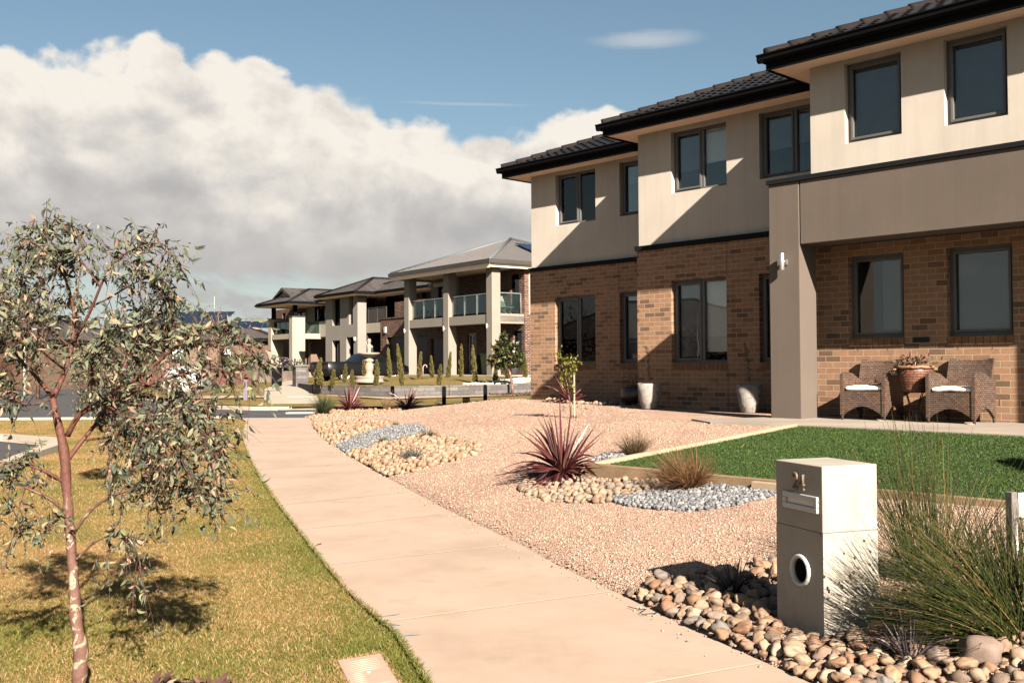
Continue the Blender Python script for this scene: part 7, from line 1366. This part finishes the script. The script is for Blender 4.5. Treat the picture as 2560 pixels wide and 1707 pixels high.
b = MB(); b.box(-.80, .80, .12, 1.92, 1.012, 1.03); b.build('tray_cover', Mt['black'], ut)
for sx in (-1, 1):
    b = MB(); b.add([(sx * .905, 2.42, 1.01), (sx * .90, 3.05, 1.0), (sx * .90, 3.72, .99), (sx * .74, 3.58, 1.27), (sx * .675, 3.22, 1.40), (sx * .675, 2.62, 1.40), (sx * .72, 2.45, 1.33)], [(0, 1, 2, 3, 4, 5, 6)]); b.build('side_window', Mt['cglass'], ut)
    b = MB(); b.box(sx * .935 - .01, sx * .935 + .01, 2.55, 2.72, .86, .89); b.build('door_handle', Mt['alloy'], ut); b = MB(); b.box(sx * 1.0 - .07, sx * 1.0 + .07, 3.55, 3.62, 1.0, 1.12); b.build('mirror', bp_, ut, bevel=.02)
    for y in (1.02, 3.98): wheel(ut, sx * .80, y, .34, sx, 'alloy')
    b = MB(); b.box(sx * .70 - .16, sx * .70 + .16, -.02, .06, .66, .86); b.build('tail_light', mat('red_lens', (.05, .004, .004), .3, .05, 3, 30, 0, spec=.6), ut)
b = MB(); b.add([(-.60, 2.06, 1.10), (.60, 2.06, 1.10), (.58, 2.36, 1.38), (-.58, 2.36, 1.38)], [(0, 1, 2, 3)]); b.build('rear_window', Mt['cglass'], ut); b = MB(); b.box(-.4, .4, -.03, .0, .4, .5); b.build('number_plate', Mt['white'], ut)
# white car behind the gum tree
cp_ = at_depth(462, 1000, 44); ct = thing('parked_car', 'white car parked across the street, half hidden by the gum tree', 'car', (cp_.x, cp_.y - .6, 0), R(8)); wp = carpaint('white_paint', (.55, .54, .52)); b = MB(); carloft(b, [(0, .40, .72, .75, .74, .6), (.15, .26, .86, .89, .84, .74), (.5, .22, .92, 1.2, .86, .66), (.95, .2, .92, 1.42, .86, .60), (2.2, .2, .90, 1.45, .86, .60), (2.75, .2, .90, 1.20, .86, .66), (3.1, .2, .88, .93, .86, .76), (3.8, .24, .74, .78, .82, .66), (3.95, .34, .6, .62, .7, .55)]); b.build('body', wp, ct)
for sx in (-1, 1):
    b = MB(); b.add([(sx * .85, .72, .95), (sx * .85, 1.8, .95), (sx * .85, 2.8, .94), (sx * .665, 2.3, 1.36), (sx * .64, 1.0, 1.36)], [(0, 1, 2, 3, 4)]); b.build('side_window', Mt['cglass'], ct)
    for y in (.72, 3.1): wheel(ct, sx * .74, y, .31, sx)

# base colours scaled down together so shade renders deeper; exposure raised to suit
KEEP = {'eave_lining', 'white_coated_metal', 'cream_canvas', 'pale_roller_blind', 'dark_roller_blind', 'brushed_steel', 'bright_alloy', 'window_frame_grey', 'grey_flap'}
for m in bpy.data.materials:
    if m.name in KEEP or not m.use_nodes: continue
    nt = m.node_tree
    for n in list(nt.nodes):
        for sn in ('Base Color', 'Color'):
            if n.type in ('BSDF_PRINCIPLED', 'BSDF_TRANSLUCENT') and sn in n.inputs:
                s = n.inputs[sn]
                if s.links: nt.links.new(mixc(nt, 1.0, s.links[0].from_socket, (ALB,) * 3, 'MULTIPLY'), s)
                else: s.default_value = tuple(c * ALB for c in s.default_value[:3]) + (1,)
